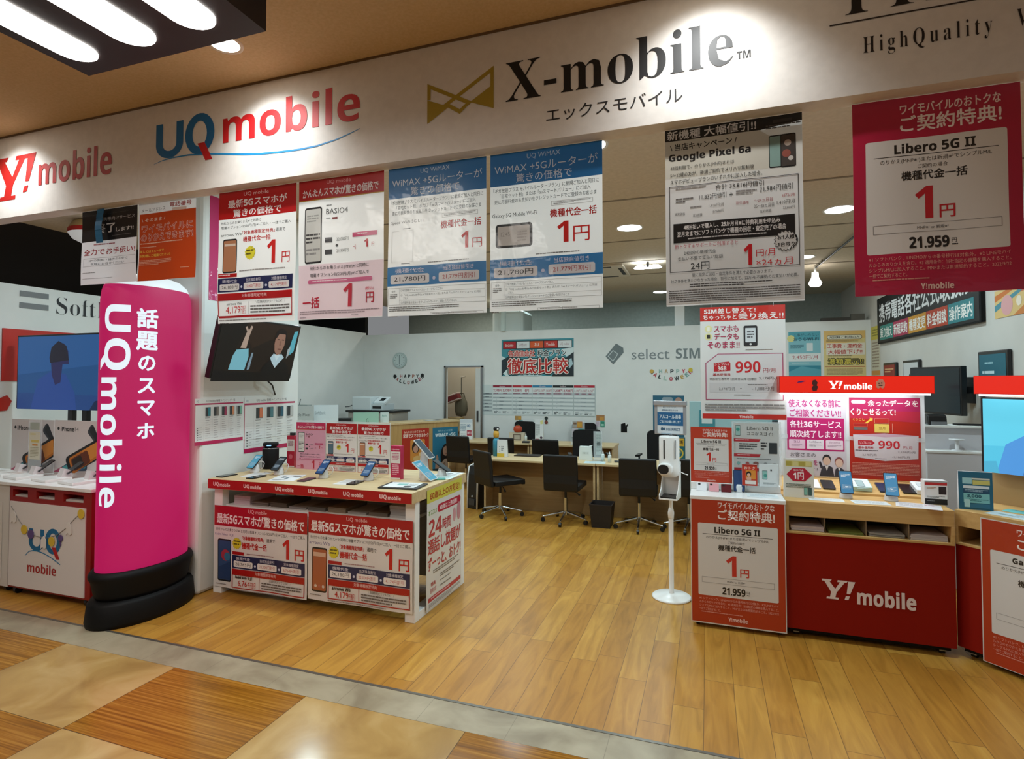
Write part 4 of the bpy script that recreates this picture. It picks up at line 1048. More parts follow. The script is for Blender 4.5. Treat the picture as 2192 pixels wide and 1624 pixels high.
for i, (x, y, c, lb) in enumerate([(-3.735, 3.64, '#1a1a1c', 'black dummy phone lying flat at the pillar end of the counter'), (-3.45, 3.66, '#15110f', 'black dummy phone lying flat left of the leaflet with small pictures'),
                                   (-2.985, 3.69, '#3a2f3c', 'purplish dummy phone lying flat right of the leaflet with small pictures'), (-2.545, 3.70, '#221a14', 'dark dummy phone lying flat near the right counter end')]):
    o = MB().prism(rrect(-.036, -.078, .036, .078, .008), 0, .009, mat(c, .25)).build('dummy_phone', None, (x, y, CT), (0, 0, .06 * (i - 1)))
    MB().prism(rrect(-.033, -.074, .033, .074, .006), .009, .0095, mat('#0c0c0e', .1)).build('glass', o)
    tag(o, lb, 'phone', 'dummy phones lying on the counter')
def flat_sheet(name, label, cat, w, h, bg, items, x, y, z, rz, group=None, thick=.0015):
    """sheet of paper lying flat, top edge away from the viewer"""
    o = poster(name, label, cat, w, h, bg, items, (x + math.sin(rz) * h / 2 * 0, y, z + thick), 0, group=group, thick=thick)
    o.rotation_euler = (-PI / 2, 0, rz)
    o.location = Vector((x, y, z + thick + .0002)) - Matrix.Rotation(rz, 3, 'Z') @ Vector((0, h / 2, 0))
    return o
flat_sheet('leaflet', 'white leaflet with small phone pictures lying on the red fronted counter', 'leaflet', .21, .297, '#e3e4e4', [('ph', 25, 40, 38, 70, '#3b4a55'), ('ph', 45, 60, 58, 90, '#6c7f8a'), ('l', 65, 30, 95, 60, 6, '#8a8a8e'), ('l', 10, 100, 60, 120, 4, '#a9a9ac')], -3.2, 3.72, CT, .35)
flat_sheet('leaflet', 'pale folded leaflet beside the right hand flat phone', 'leaflet', .15, .21, '#d9d6d3', [('l', 10, 20, 90, 110, 9, '#b9b3b0')], -2.62, 3.72, CT, .1)
flat_sheet('leaflet', 'pale leaflet left of the second flat phone', 'leaflet', .15, .21, '#dcdbd9', [('l', 10, 20, 90, 60, 5, '#bab5b2')], -3.55, 3.76, CT, .2)
tp = E('tablet_stand_pad', 'white price sheet on a flat black pad at the front right counter corner', 'leaflet', (-2.13, 3.70, CT))
MB().box(-.15, -.11, 0, .15, .11, .012, mat('#2a2c2e', .4)).build('pad', tp, bevel=.003, rot=(0, 0, .1))
o = flat_sheet('sheet', '', '', .24, .19, '#e2e6e6', [('r', 30, 22, 62, 48, '#7fb5b0'), ('l', 8, 10, 90, 18, 2, '#8a8f92'), ('l', 66, 24, 94, 60, 6, '#9a9fa2'), ('r', 62, 56, 84, 74, '#30353a')], 0, 0, .0125, .12); o.parent = tp
for k in ('label', 'category'):
    if k in o: del o[k]
# right end: devices facing the aisle
demo_phone((-2.16, 4.08, CT), R90, 'pale framed demo phone raised on a tall stand at the counter aisle end', '#17384a', w=.10, l=.20, tilt=45, hgt=.21, body='#e6e6e3', icons=False, group='demo devices facing the aisle')
demo_phone((-2.10, 3.98, CT), R90, 'large pale blue demo phone on a low stand at the aisle end of the counter', '#4aa6c4', w=.125, l=.21, tilt=40, hgt=.055, body='#dfe3e4', group='demo devices facing the aisle')
demo_phone((-2.08, 4.24, CT), R90, 'black demo phone seen edge on at the far aisle corner of the counter', '#1b2a30', w=.075, l=.16, tilt=32, hgt=.06, icons=False, group='demo devices facing the aisle')
o = rbox(-.045, -.025, 0, .045, .025, .01, mat('#3f9c95', .4), 'sim_card_case', bevel=.002); o.location = (-2.01, 4.06, CT); o.rotation_euler[2] = .5
tag(o, 'small teal plastic card case beside the pale blue demo phone', 'card case')
flat_sheet('leaflet', 'white leaflet with grey picture at the far right counter corner', 'leaflet', .17, .2, '#e4e8e8', [('c', 50, 60, 22, '#7b858a'), ('l', 10, 90, 90, 110, 3, '#9aa0a2')], -2.06, 4.33, CT, R90)
flat_sheet('leaflet', 'pale green leaflet on the aisle edge of the counter', 'leaflet', .15, .2, '#cfdedc', [('l', 10, 10, 90, 120, 10, '#a9c4c0')], -2.04, 4.16, CT, R90)
# boxes
def carton(label, x, y, w, d, h, base, items, rz=0, z=CT, cat='box', group=None):
    t = E('carton', label, cat, (x, y, z), rz, group)
    MB().box(-w / 2, -d / 2, 0, w / 2, d / 2, h, base).build('body', t, bevel=.002)
    poster('front_print', '', '', w - .004, h - .004, '#e9e4e2', items, (0, -d / 2 - .0005, .002), parent=t, thick=.0004)
    return t
carton('tall red and white phone carton behind the black speaker', -3.57, 4.22, .085, .05, .285, mat('#b3203a', .4), [('r', 0, 0, 100, 40, '#b51c3a'), ('r', 6, 46, 94, 130, '#e8e2e0'), ('l', 14, 56, 86, 120, 5, '#7c2a3a'), ('r', 0, 170, 100, 333, '#b51c3a'), ('c', 50, 230, 26, '#d4687a')])
MB().box(-.02, -.015, .285, .02, .015, .31, BLKPL).build('cap', bpy.data.objects['carton'])
carton('tall pink and white phone carton right of the three counter boards', -2.345, 3.975, .09, .05, .265, mat('#bf2050', .4), [('r', 0, 0, 100, 50, '#bf2050'), ('t', 'UQ mobile', 10, 24, 90, 38, '#f0c8d4', 'b'), ('l', 12, 66, 88, 130, 5, '#c4708a'), ('r', 0, 158, 100, 290, '#bf2050'), ('l', 14, 170, 86, 270, 6, '#eab6c6')])
# speaker
sp2 = E('speaker', 'black cylindrical speaker with a blue light near its top on the counter', 'speaker', (-3.70, 4.09, CT))
MB().lathe([(0, 0), (.066, 0), (.069, .01), (.069, .172), (.066, .178), (.05, .18), (0, .18)], BLACK, n=32).build('body', sp2)
MB().lathe([(.067, .1765), (.0685, .18), (.067, .1835)], STEEL, n=32).build('metal_ring', sp2)
MB().lathe([(0, .18), (.048, .18), (.05, .195), (.064, .2), (.066, .222), (.06, .23), (0, .228)], BLACK, n=32).build('head', sp2)
MB().box(-.018, -.0675, .205, .018, -.06, .213, mat('#7fc4ff', .3, emit=2.5)).xf(Matrix.Rotation(.5, 4, 'Z')).build('blue_light', sp2)
o = MB().tube([(-3.63, 4.06, .928), (-3.58, 4.0, .926), (-3.53, 3.95, .926), (-3.50, 3.9, .926), (-3.56, 3.86, .926)], .004, mat('#cfcdc9', .5), 6).build('white_cable'); tag(o, 'white cable lying on the counter beside the black speaker', 'cable')
# three boards at the back of the counter
def small_red(pc): return red_portrait(pc, 'arrows We', CELLS_A, '4,179', 26)
cb = 'printed boards standing on the counter'
poster('counter_board', 'board tinted pink for the tube glow on the counter, left of the two red headed boards', 'poster board', .31, .412, '#d99fb4', [('r', 0, 0, 100, 21, '#c42a58') if it == PINK_S[0] else (it[:5] + ('#dda3b9',) if it[0] == 'r' and it[1:5] == (0, 86, 100, 141) else it) for it in PINK_S], (-3.318, 4.15, CT), group=cb, thick=.004)  # white paper and red head recoloured pink: the tube sign's glow put into colour
poster('counter_board', 'red headed board with a blue grey phone, middle of the three on the counter', 'poster board', .312, .412, PW, small_red('#54707e'), (-2.998, 4.15, CT), group=cb, thick=.004)
poster('counter_board', 'red headed board with an orange phone, right of the three on the counter', 'poster board', .312, .412, PW, small_red('#c08460'), (-2.676, 4.15, CT), group=cb, thick=.004)
o = MB().box(-3.475, 4.156, CT, -2.515, 4.162, CT + .43, CLEAR).build('acrylic_sheet'); tag(o, 'clear acrylic sheet behind the three boards on the counter', 'acrylic stand')

# ------------------------------------------------------------------ left bay
cab = E('cabinet', 'red display cabinet with a white front panel and three slots beside the tube sign', 'cabinet', (-4.835, 3.0, 0))
def Lc(mb, name, **k): return mb.build(name, cab, loc=(4.835, -3.0, 0), **k)
REDC = mat('#8e1712', .45)
Lc(MB().box(-5.305, 2.998, .745, -4.37, 3.10, .775, REDC).box(-5.305, 2.998, .835, -4.37, 3.10, .862, REDC).box(-5.305, 2.998, .775, -5.27, 3.10, .835, REDC).box(-5.09, 2.998, .775, -4.99, 3.10, .835, REDC).box(-4.78, 2.998, .775, -4.68, 3.10, .835, REDC).box(-4.46, 2.998, .775, -4.37, 3.10, .835, REDC)
   .box(-5.305, 3.10, .07, -4.37, 3.42, .862, REDC).box(-5.305, 2.998, .06, -4.37, 3.10, .745, REDC), 'body')
for a in (-5.26, -4.98, -4.67):
    Lc(MB().box(a, 3.01, .776, a + .2, 3.098, .79, mat('#cfcac4', .6)), 'slot_leaflets')
Lc(MB().box(-5.315, 2.985, .862, -4.36, 3.43, .888, WHITEG), 'top', bevel=.003)
fp = Lc(MB().box(-5.29, 2.99, .075, -4.425, 2.998, .74, mat('#e2ddd9', .5)), 'front_panel')
mb = MB(); pr = Print(mb, .01, 0, fin_paper, .0004, None, x0=0); pr.lev = 2
pr.items(UQ(0, 0, 17.5, '#1a6a98', '#b31a1c') + [('t', 'mobile', -1, 26.5, 32, 34, '#a81a1a', 'bh')] + [('qq', [(-4 + 4.5 * i, 21.4 - 5 * math.sin(PI * (i / 9) ** .6) + 3 * (i / 9) ** 3), (.5 + 4.5 * i, 21.4 - 5 * math.sin(PI * ((i + 1) / 9) ** .6) + 3 * ((i + 1) / 9) ** 3), (.5 + 4.5 * i, 22.2 - 5 * math.sin(PI * ((i + 1) / 9) ** .6) + 3 * ((i + 1) / 9) ** 3), (-4 + 4.5 * i, 22.2 - 5 * math.sin(PI * (i / 9) ** .6) + 3 * (i / 9) ** 3)], '#2a7fae') for i in range(9)])
Lc(mb.xf(Matrix.Translation((-5.05, 2.9895, .545))), 'panel_lettering', fix=False)
for x in (-5.25, -4.44):
    for y in (3.04, 3.36):
        Lc(MB().cyl((x - .012, y, .03), (x + .012, y, .03), .03, BLKPL).box(x - .02, y - .02, .05, x + .02, y + .02, .075, STEEL), 'caster')
# paper garland on the white panel
ga = E('paper_garland', 'paper garland of yellow, white and purple cut outs across the white cabinet panel', 'garland', (-4.86, 2.985, .5))
gp = [(-.40 + .8 * i / 16, 0, .19 - .27 * math.sin(PI * i / 16) * 1.0) for i in range(17)]
gp = [(-.405, 0, .2), (-.3, 0, .09), (-.22, 0, .03), (-.1, 0, -.01), (.02, 0, -.015), (.14, 0, .02), (.25, 0, .09), (.33, 0, .16), (.40, 0, .21)]
MB().tube(gp, .0025, mat('#8d8a84', .7), 5).build('string', ga)
for i, (x, z, c, s) in enumerate([(-.37, .12, '#e6e2dc', 'g'), (-.24, .03, '#d9b93a', 'c'), (-.16, 0, '#5d4a80', 'c'), (-.01, -.05, '#e6e2dc', 'g'), (.08, -.035, '#d9b93a', 'c'), (.18, .0, '#5d4a80', 'b'), (.27, .08, '#e6e2dc', 'g'), (.40, .2, '#d9b93a', 'c')]):
    mb = MB()
    if s == 'c': mb.cyl((x, -.004, z), (x, -.001, z), .036, mat(c, .6), n=18)
    elif s == 'g': mb.prism([(x - .03, z - .05), (x - .01, z - .035), (x + .012, z - .05), (x + .032, z - .035), (x + .03, z + .02), (x, z + .05), (x - .03, z + .02)], -.004, -.001, mat(c, .6), 'y')
    else: mb.cyl((x, -.004, z), (x, -.001, z), .026, mat(c, .6), n=14).box(x - .006, -.004, z - .06, x + .006, -.001, z - .02, mat(c, .6))
    mb.build('cut_out', ga)
cw = E('cabinet', 'white display cabinet at the left edge beside the red cabinet', 'cabinet', (-5.85, 3.0, 0))
MB().box(-.52, .005, .05, .525, .44, .862, mat('#d8d4cd', .5)).build('body', cw)
MB().box(-.53, -.012, .862, .53, .44, .888, WHITEG).build('top', cw, bevel=.003)
for x in (-.45, .45): MB().cyl((x - .012, .06, .03), (x + .012, .06, .03), .03, BLKPL).box(x - .02, .04, .045, x + .02, .08, .06, STEEL).build('caster', cw)
poster('front_sheet', '', '', .9, .62, '#dcd7d0', [('t', 'mobile', 80, 45, 98, 52, '#a81a1a', 'bh')], (0, .0, .1), parent=cw, thick=.002)

# tops of the left cabinets
LT = .888
def iphone_items(big):
    o1 = [('c', 9, 13, 2.6, K), ('t', 'iPhone', 14, 10, 44, 17, '#2a2a2c', 'b'), ('t', '14', 46, 10.5, 54, 16.5, '#6a6a6c')]
    def rr(u, v, w, h, r, ang, c):
        ca, sa_ = math.cos(ang), math.sin(ang)
        P_ = [(u + x * ca - y * sa_, v + x * sa_ + y * ca) for x, y in rrect(-w / 2, -h / 2, w / 2, h / 2, r, 5)]
        P_ = [(min(max(x, .5), 99.5), min(max(y, .5), 80.5)) for x, y in P_]
        return ('q', P_, c)
    A = -.42
    a = [rr(96, 24, 46, 17, 5, .62, '#3b4046'), rr(97, 23, 40, 12, 3.5, .62, '#25292d'),
         rr(30, 80, 90, 26, 6, A, '#2b4a63'), rr(32, 79, 80, 19, 4, A, '#4f9fa4'), rr(12, 84, 24, 17, 4, A, '#c05a7c'), rr(52, 71, 30, 16, 4, A, '#3a6f9a'),
         rr(70, 56, 84, 33, 7, A, '#15171a'), rr(73, 55, 76, 26, 4.5, A, '#c2701c'), rr(84, 47, 40, 20, 4, A, '#d98a34'), rr(60, 61, 40, 20, 4, A, '#6a2f10'), rr(54, 64, 22, 17, 4, A, '#2c1a10')]
    return o1 + a
poster('phone_board', 'white board picturing dark phones, at the left beside the note holders', 'poster board', .57, .465, '#d5cfcd', iphone_items(0), (-5.73, 3.40, LT), group='white phone picture boards', thick=.006)
poster('phone_board', 'white board picturing an orange screened phone, next to the tube sign', 'poster board', .56, .47, '#dad4d2', iphone_items(1), (-5.135, 3.385, LT), group='white phone picture boards', thick=.006)
for i, (x, y, lb) in enumerate([(-5.72, 3.27, 'leftmost tilted phone on a white tray in front of the left white board'), (-5.42, 3.21, 'tilted phone on a white tray between the two white boards'), (-5.05, 3.2, 'tilted black phone on a white tray in front of the orange phone picture'), (-4.72, 3.19, 'tilted phone on a pink lit white tray next to the tube sign')]):
    t = E('tray_phone', lb, 'phone', (x, y, LT), -.15, 'tilted phones on white trays')
    MB().box(-.13, -.14, 0, .10, .05, .022, WHITEG).build('tray', t, bevel=.004)
    M = Matrix.Translation((.02, .05, .055)) @ Matrix.Rotation(math.radians(-55), 4, 'X')
    MB().prism(rrect(-.036, -.02, .036, .125, .008), -.004, .004, mat('#202226', .25), 'y').xf(M).build('handset', t)
    MB().prism([(-.01, .0), (.08, .022), (.06, .075), (.02, .09)], -.035, .035, mat('#e4dfe0', .4), 'x').build('wedge', t)
def note_holder(label, x, y, w, h, sheets, z=LT, rz=0):
    t = E('note_holder', label, 'note holder', (x, y, z), rz)
    MB().box(-w / 2, 0, 0, w / 2, .003, h, CLEAR).box(-w / 2, -.03, 0, w / 2, .03, .004, CLEAR).build('acrylic_panel', t)
    for (u0, v0, ww, hh, bg, items) in sheets:
        poster('paper', '', '', ww, hh, bg, items, (u0, -.002, v0), parent=t, thick=.001)
    return t
note_holder('clear holder with white and green price notes at the far left edge', -6.18, 3.28, .19, .42, [(0, .23, .17, .14, '#d6d2cf', [('r', 0, 0, 100, 30, '#b9b3b1'), ('l', 8, 40, 92, 75, 4, '#a08a8a')]), (0, .04, .17, .19, '#dcd9d4', [('l', 10, 10, 60, 30, 2, '#6c6a66'), ('r', 40, 36, 95, 60, '#5f9a7c'), ('l', 8, 70, 90, 100, 4, '#a9a49f')])])
note_holder('clear holder with a yellow price note in front of the left white board', -5.53, 3.3, .17, .47, [(0, .13, .14, .24, '#dedbc6', [('r', 10, 10, 60, 20, '#d7cf9a'), ('r', 20, 50, 90, 66, '#d9c46a'), ('r', 30, 76, 80, 86, '#d08a3a'), ('l', 12, 96, 88, 160, 7, '#b0ab8f')]), (0, .39, .12, .06, '#aeb8ac', [])])
carton('small white phone carton standing on the far left cabinet', -5.93, 3.17, .09, .04, .165, mat('#e3e0da', .45), [('ph', 34, 50, 62, 110, '#d8d4d0'), ('l', 20, 130, 80, 150, 2, '#55504c')], z=LT)
for i, (x, dz, c, lb) in enumerate([(-6.22, 0, '#8a3a34', 'red toned booklet, lowest of the small pile at the left edge'), (-6.21, .02, '#a88a58', 'tan booklet in the middle of the small pile at the left edge'), (-6.2, .04, '#7c2c30', 'dark red booklet on top of the small pile at the left edge')]):
    o = rbox(-.09, -.06, 0, .09, .06, .02, mat(c, .5), 'booklet', bevel=.002); o.location = (x, 3.2, LT + dz); o.rotation_euler[2] = .1 * i
    tag(o, lb, 'booklet', 'booklets at the left edge')

# television behind the left cabinets
pic2 = ('#235084', [('q', [(0, 0), (100, 0), (100, 22), (0, 30)], '#2b5a92'), ('q', [(0, 44), (100, 46), (100, 57), (0, 57)], '#24467e'), ('q', [(16, 57), (24, 34), (40, 27), (56, 30), (66, 44), (68, 57)], '#2a4a8e'), ('q', [(38, 13), (44, 6), (53, 6), (58, 12), (59, 22), (52, 22), (50, 36), (44, 38), (40, 30)], '#2b2b55'), ('q', [(37, 17), (39, 9), (47, 4), (56, 8), (59, 19), (38, 21)], '#20202e'), ('q', [(82, 57), (88, 50), (100, 48), (100, 57)], '#182848')])
tv2 = screen_tv('large television with a dim blue picture of a head behind the left cabinets', 1.25, .705, (-5.725, 3.62, 1.435), 0, 0, pic2, .75, .06, .016)
MB().box(.06, .03, -1.435, .12, .07, .1, BLKPL).box(.25, .03, -1.435, .31, .07, .1, BLKPL).box(-.1, -.1, -1.435, .45, .2, -1.405, BLKPL).build('stand', tv2)
# left wall lettering and red panel
LW = -6.497
def wall_l(name, label, items, y0, z1, k=.01, cat='sign lettering', depth=0):
    mb = MB(); pr = Print(mb, k, 0, fin_paper, .0004, None, x0=0); pr.lev = 2; pr.items(items)
    o = mb.build(name, None, (LW, y0, z1), (0, 0, R90), fix=False)
    return tag(o, label, cat)
wall_l('wall_emblem', 'two grey bars of the emblem on the left white wall', [('r', 0, 0, 26.5, 5.6, '#77797b'), ('r', 0, 11.8, 26.5, 17.4, '#77797b')], 3.71, 2.605, cat='emblem')
wall_l('wall_lettering', 'thin black serif lettering beside the two grey bars on the left wall', [('t', 'SoftBank', 0, 0, 98, 18.6, '#1c1d20', 'su')], 4.05, 2.592)
o = MB().box(LW - .002, 3.57, 1.70, LW + .012, 4.42, 2.215, mat('#b8210f', .5)).build('wall_panel'); tag(o, 'red panel on the left wall behind the large blue television', 'wall panel')
o = MB().prism([(3.40, 1.40), (3.62, 1.41), (3.66, 1.50), (3.62, 1.56), (3.5, 1.5)], LW, LW + .012, mat('#b8210f', .5), 'x').build('wall_panel'); tag(o, 'small curved red panel low on the left wall at the picture edge', 'wall panel')

# ------------------------------------------------------------------ office chairs
SEATM = speckle('black_seat_leatherette', '#060505', '#0b0909', 200, .5, .1)
def star_base(t, r=.275, leg_m=None, rot=0):
    for k in range(5):
        a = rot - PI / 2 + 2 * PI * k / 5
        c, s = math.cos(a), math.sin(a)
        lg = MB().cyl((.03 * c, .03 * s, .115), (r * c, r * s, .062), .017, CHROME, r1=.011, n=10).build('leg', t)
        MB().cyl((r * c - .014 * s, r * s + .014 * c, .026), (r * c + .014 * s, r * s - .014 * c, .026), .026, BLKPL, n=14).cyl((r * c, r * s, .03), (r * c, r * s, .068), .008, STEEL, n=8).build('caster', lg)
    MB().cyl((0, 0, .085), (0, 0, .13), .034, CHROME).cyl((0, 0, .13), (0, 0, .29), .024, CHROME).cyl((0, 0, .29), (0, 0, .40), .014, BLKPL).build('gas_lift', t)
    MB().tube([(0.02, .0, .385), (.12, -.03, .375), (.17, -.04, .345)], .006, BLKPL, 6).cyl((.165, -.039, .35), (.185, -.043, .335), .012, BLKPL, n=8).build('lever', t)
def make_chair(loc, rz, label, group):
    t = E('office_chair', label, 'chair', loc, rz, group)
    star_base(t)
    mb = MB().bx((0, .02, .44), (.42, .44, .06), SEATM)
    mb.bx((0, .225, .425), (.40, .05, .05), SEATM).bx((0, 0, .40), (.2, .2, .02), BLKPL)
    mb.build('seat', t, bevel=.022, bseg=3)
    prof = [(-.205, .405), (-.222, .50), (-.225, .60), (-.235, .72), (-.255, .835), (-.30, .835), (-.285, .72), (-.27, .60), (-.268, .50), (-.255, .405)]
    mb = MB()
    mb.prism(prof, -.207, .207, SEATM, 'x')
    mb.build('backrest', t, bevel=.02, bseg=3)
    return t
def make_task_chair(loc, rz, label, group, h=.95):
    t = E('task_chair', label, 'chair', loc, rz, group)
    star_base(t, .29)
    MB().bx((0, .02, .46), (.47, .46, .07), FABRIC).bx((0, 0, .41), (.22, .22, .03), BLKPL).build('seat', t, bevel=.028, bseg=3)
    mb = MB(); pts = rrect(-.215, .52, .215, h, .07, 6)
    mb.prism(pts, -.27, -.235, FABRIC, 'y'); mb.build('backrest', t, bevel=.01)
    MB().tube([(0, -.05, .42), (0, -.22, .43), (0, -.285, .5), (0, -.285, .66)], .02, BLKPL).build('spine', t)
    for s in (-1, 1):
        MB().tube([(s * .2, .0, .45), (s * .27, 0, .46), (s * .275, 0, .64)], .013, BLKPL).bx((s * .275, .02, .65), (.05, .24, .025), BLKPL).build('armrest', t)
    return t
G1 = 'black office chairs at the consultation desks'
ch = make_chair((-2.49, 6.74, 0), math.radians(-38), 'black office chair turned sideways beside the black air purifier', G1)
for x, y, r, lb in [(-1.64, 6.72, 0, 'black office chair with its back to the aisle, left of the dark waste bin'), (-.765, 6.70, .06, 'black office chair with its back to the aisle, behind the sanitizer stand'),
                    (-.22, 6.84, -.12, 'black office chair mostly hidden behind the white display unit and the sanitizer stand'), (-3.70, 8.42, -.12, 'black office chair in front of the far desk, beside the blue poster counter'),
                    (-3.02, 8.38, .1, 'black office chair at the far desk behind the blue bottle'), (-2.27, 8.36, -.05, 'black office chair at the middle of the far desk')]:
    dup(ch, (x, y, 0), r, lb, G1)
G2 = 'black task chairs behind the desks'
tc = make_task_chair((-3.15, 9.38, 0), PI - .25, 'dark rounded task chair behind the far desk beside the orange ornament', G2, .98)
dup(tc, (-2.0, 9.38, 0), PI + .1, 'dark rounded task chair behind the orange and teal flyers', G2)
dup(tc, (-1.62, 8.05, 0), PI + .3, 'dark task chair between the two desk rows behind the small white paper bag', G2)
dup(tc, (-.66, 8.2, 0), PI - .1, 'dark task chair directly behind the white sanitizer dispenser', G2)

# ------------------------------------------------------------------ desks
def desk(name_lbl, x0, x1, y0, y1, zt, group, side=True):
    t = E('desk', name_lbl, 'desk', ((x0 + x1) / 2, y0, 0), 0, group)
    w = x1 - x0
    MB().box(-w / 2, 0, zt - .028, w / 2, y1 - y0, zt, BEECH).build('top', t, bevel=.004)
    MB().box(-w / 2 + .04, .27, .0, w / 2 - .04, .29, zt - .028, PANELB).build('modesty_panel', t)
    for s in (-1, 1):
        MB().box(s * (w / 2 - .02) - .012, .03, 0, s * (w / 2 - .02) + .012, y1 - y0 - .02, zt - .028, BEECHY).build('side_panel', t)
    return t
GD = 'light wood consultation desks'
desk('light wood desk behind the two left office chairs', -2.78, -1.305, 6.86, 7.46, .69, GD)
desk('light wood desk behind the sanitizer stand', -1.30, .20, 6.86, 7.46, .69, GD)
desk('far light wood desk beside the doorway', -4.14, -2.70, 8.62, 9.2, .70, GD)
desk('far light wood desk under the price chart', -2.695, -1.36, 8.62, 9.2, .70, GD)

# on the near desks
DZ = .69
def bottle(label, x, y, z, r, h, c, cap, kind='spray', group=None, tr=0):
    t = E('bottle', label, 'bottle', (x, y, z), 0, group)
    MB().lathe([(0, 0), (r, 0), (r, h * .6), (r * .85, h * .68), (r * .35, h * .74), (0, h * .74)], mat(c, .3), n=18).build('body', t)
    MB().lathe([(0, h * .74), (r * .42, h * .74), (r * .42, h * .84), (r * .2, h * .86), (r * .2, h), (0, h)], mat(cap, .4), n=14).build('cap', t)
    return t
bt = bottle('tall blue bottle with a yellow and black bird shaped top on the near desk', -2.705, 7.16, DZ, .045, .33, '#3d93b0', '#e3d9c2')
MB().lathe([(0, .24), (.035, .25), (.04, .30), (.03, .335), (0, .34)], mat('#d9a53c', .4), c=(0, 0, 0), n=16).build('yellow_front', bt)
MB().lathe([(0, .33), (.03, .332), (.042, .36), (.035, .385), (0, .395)], mat('#15151a', .4), c=(0, .005, 0), n=16).build('dark_head', bt)
MB().lathe([(0, 0), (.012, .003), (.015, .02), (0, .03)], mat('#ece8e0', .4), c=(.028, -.02, .345), n=10).build('white_cheek', bt)
def card_stand(label, x, y, z, w, h, bg, items, rz=0, cat='card stand', group=None):
    t = E('card_stand', label, cat, (x, y, z), rz, group)
    MB().prism([(0, 0), (.06, 0), (.02, h), (.012, h)], -w / 2, w / 2, mat('#dadcda', .4), 'x').build('stand', t)
    poster('card', '', '', w, h * .99, bg, items, (0, -.001, 0.001), parent=t, rx=-math.atan2(.012, h), thick=.001)
    return t
card_stand('white tent card with a yellow foot beside the blue bottle', -2.60, 7.10, DZ, .14, .225, '#e2e2e0', [('r', 0, 128, 74, 160, '#d8b53a'), ('l', 40, 60, 66, 110, 3, '#8a8c90'), ('c', 22, 66, 4, '#55585c'), ('c', 22, 88, 4, '#55585c'), ('c', 22, 108, 4, '#55585c')])
o = MB().box(-.17, -.09, 0, .17, .09, .012, mat('#3c3229', .5)).box(-.16, -.08, .012, .16, .08, .016, mat('#241e19', .6)).build('desk_tray', None, (-2.30, 7.30, DZ)); tag(o, 'dark flat tray at the back of the left near desk', 'tray')
o = MB().prism([(-.085, 0), (.085, 0), (.075, .17), (-.075, .17)], -.03, .03, mat('#dfe5e2', .6), 'y').prism([(.03, .17), (.075, .17), (.09, .185), (.05, .178)], -.02, .02, mat('#dfe5e2', .6), 'y').build('paper_bag', None, (-1.49, 7.2, DZ)); tag(o, 'small white paper bag with faint print on the near desk', 'paper bag')
poster('print', '', '', .09, .035, '#d6dcd9', [('t', 'お知らせ', 10, 6, 90, 32, '#6c7a76')], (0, -.0315, .07), parent=o, thick=.0005)
ap = E('leaflet_stand', 'clear tall acrylic leaflet stand on the near desk beside two small bottles', 'leaflet stand', (-1.325, 7.15, DZ))
MB().box(-.055, 0, 0, .055, .006, .37, CLEAR).box(-.07, -.06, 0, .07, .07, .006, CLEAR).build('acrylic_panel', ap)
poster('leaflet', '', '', .075, .28, '#bac5c4', [('l', 10, 20, 90, 330, 16, '#8b9897'), ('r', 20, 150, 80, 220, '#9aa7a6')], (.01, -.002, .075), parent=ap, thick=.001)
bottle('small white pump bottle beside the clear leaflet stand', -1.255, 7.12, DZ, .022, .13, '#d8e2e0', '#e8eceb', group='small white bottles on the near desk')
bottle('small white pump bottle, right of the pair on the near desk', -1.16, 7.05, DZ, .022, .13, '#dfe6e4', '#e8eceb', group='small white bottles on the near desk')
flat_sheet('sheet', 'clear blue tinted sheet lying at the front edge of the near desk', 'sheet', .26, .19, '#c4d8dc', [('l', 10, 20, 80, 60, 5, '#a9bec4')], -1.33, 6.98, DZ, .1)
o = rbox(-.09, -.05, 0, .09, .05, .014, mat('#151617', .4), 'card_reader', bevel=.004); o.location = (-1.02, 7.12, DZ); o.rotation_euler[2] = .2; tag(o, 'flat black card reader right of the small bottles', 'card reader')
MB().box(-.05, -.03, .014, .02, .03, .016, mat('#8fa0a4', .2)).build('display', o)
# on the far desks
FZ = .70
card_stand('white carrier price card beside the doorway on the far desk', -3.94, 8.95, FZ, .235, .34, '#dbe0e2', [('r', 0, 0, 100, 24, '#c9d2d8'), ('t', 'UQ', 58, 36, 84, 60, '#3b6690', 'b'), ('l', 6, 36, 50, 90, 5, '#8aa2b0'), ('r', 58, 80, 96, 118, '#a8223c'), ('t', '割引', 62, 88, 92, 108, '#f0d8dc', 'b'), ('l', 10, 104, 50, 136, 3, '#9aa6ac')])
o = MB().lathe([(0, 0), (.05, .004), (.075, .04), (.07, .09), (.03, .115), (0, .11)], mat('#b8401c', .5), n=14).cyl((0, 0, .11), (.005, 0, .135), .008, mat('#3c5a2a', .6), n=8).build('pumpkin_ornament', None, (-3.02, 9.02, FZ + .135)); tag(o, 'small orange pumpkin ornament on the framed box of the far desk', 'ornament')
fb = E('picture_box', 'beige framed display box with a dark square on the far desk', 'frame', (-3.03, 9.02, FZ))
MB().box(-.13, -.04, 0, .13, .04, .135, mat('#c8bda8', .5)).build('box', fb)
MB().box(-.06, -.043, .01, .08, -.04, .11, mat('#6c5a4e', .5)).build('dark_panel', fb)
MB().box(-.04, -.045, .025, .06, -.043, .095, mat('#b3a898', .5)).build('picture', fb)
bottle('slim white bottle beside the framed box on the far desk', -2.84, 8.9, FZ, .022, .13, '#d3dcdb', '#e2e6e5')
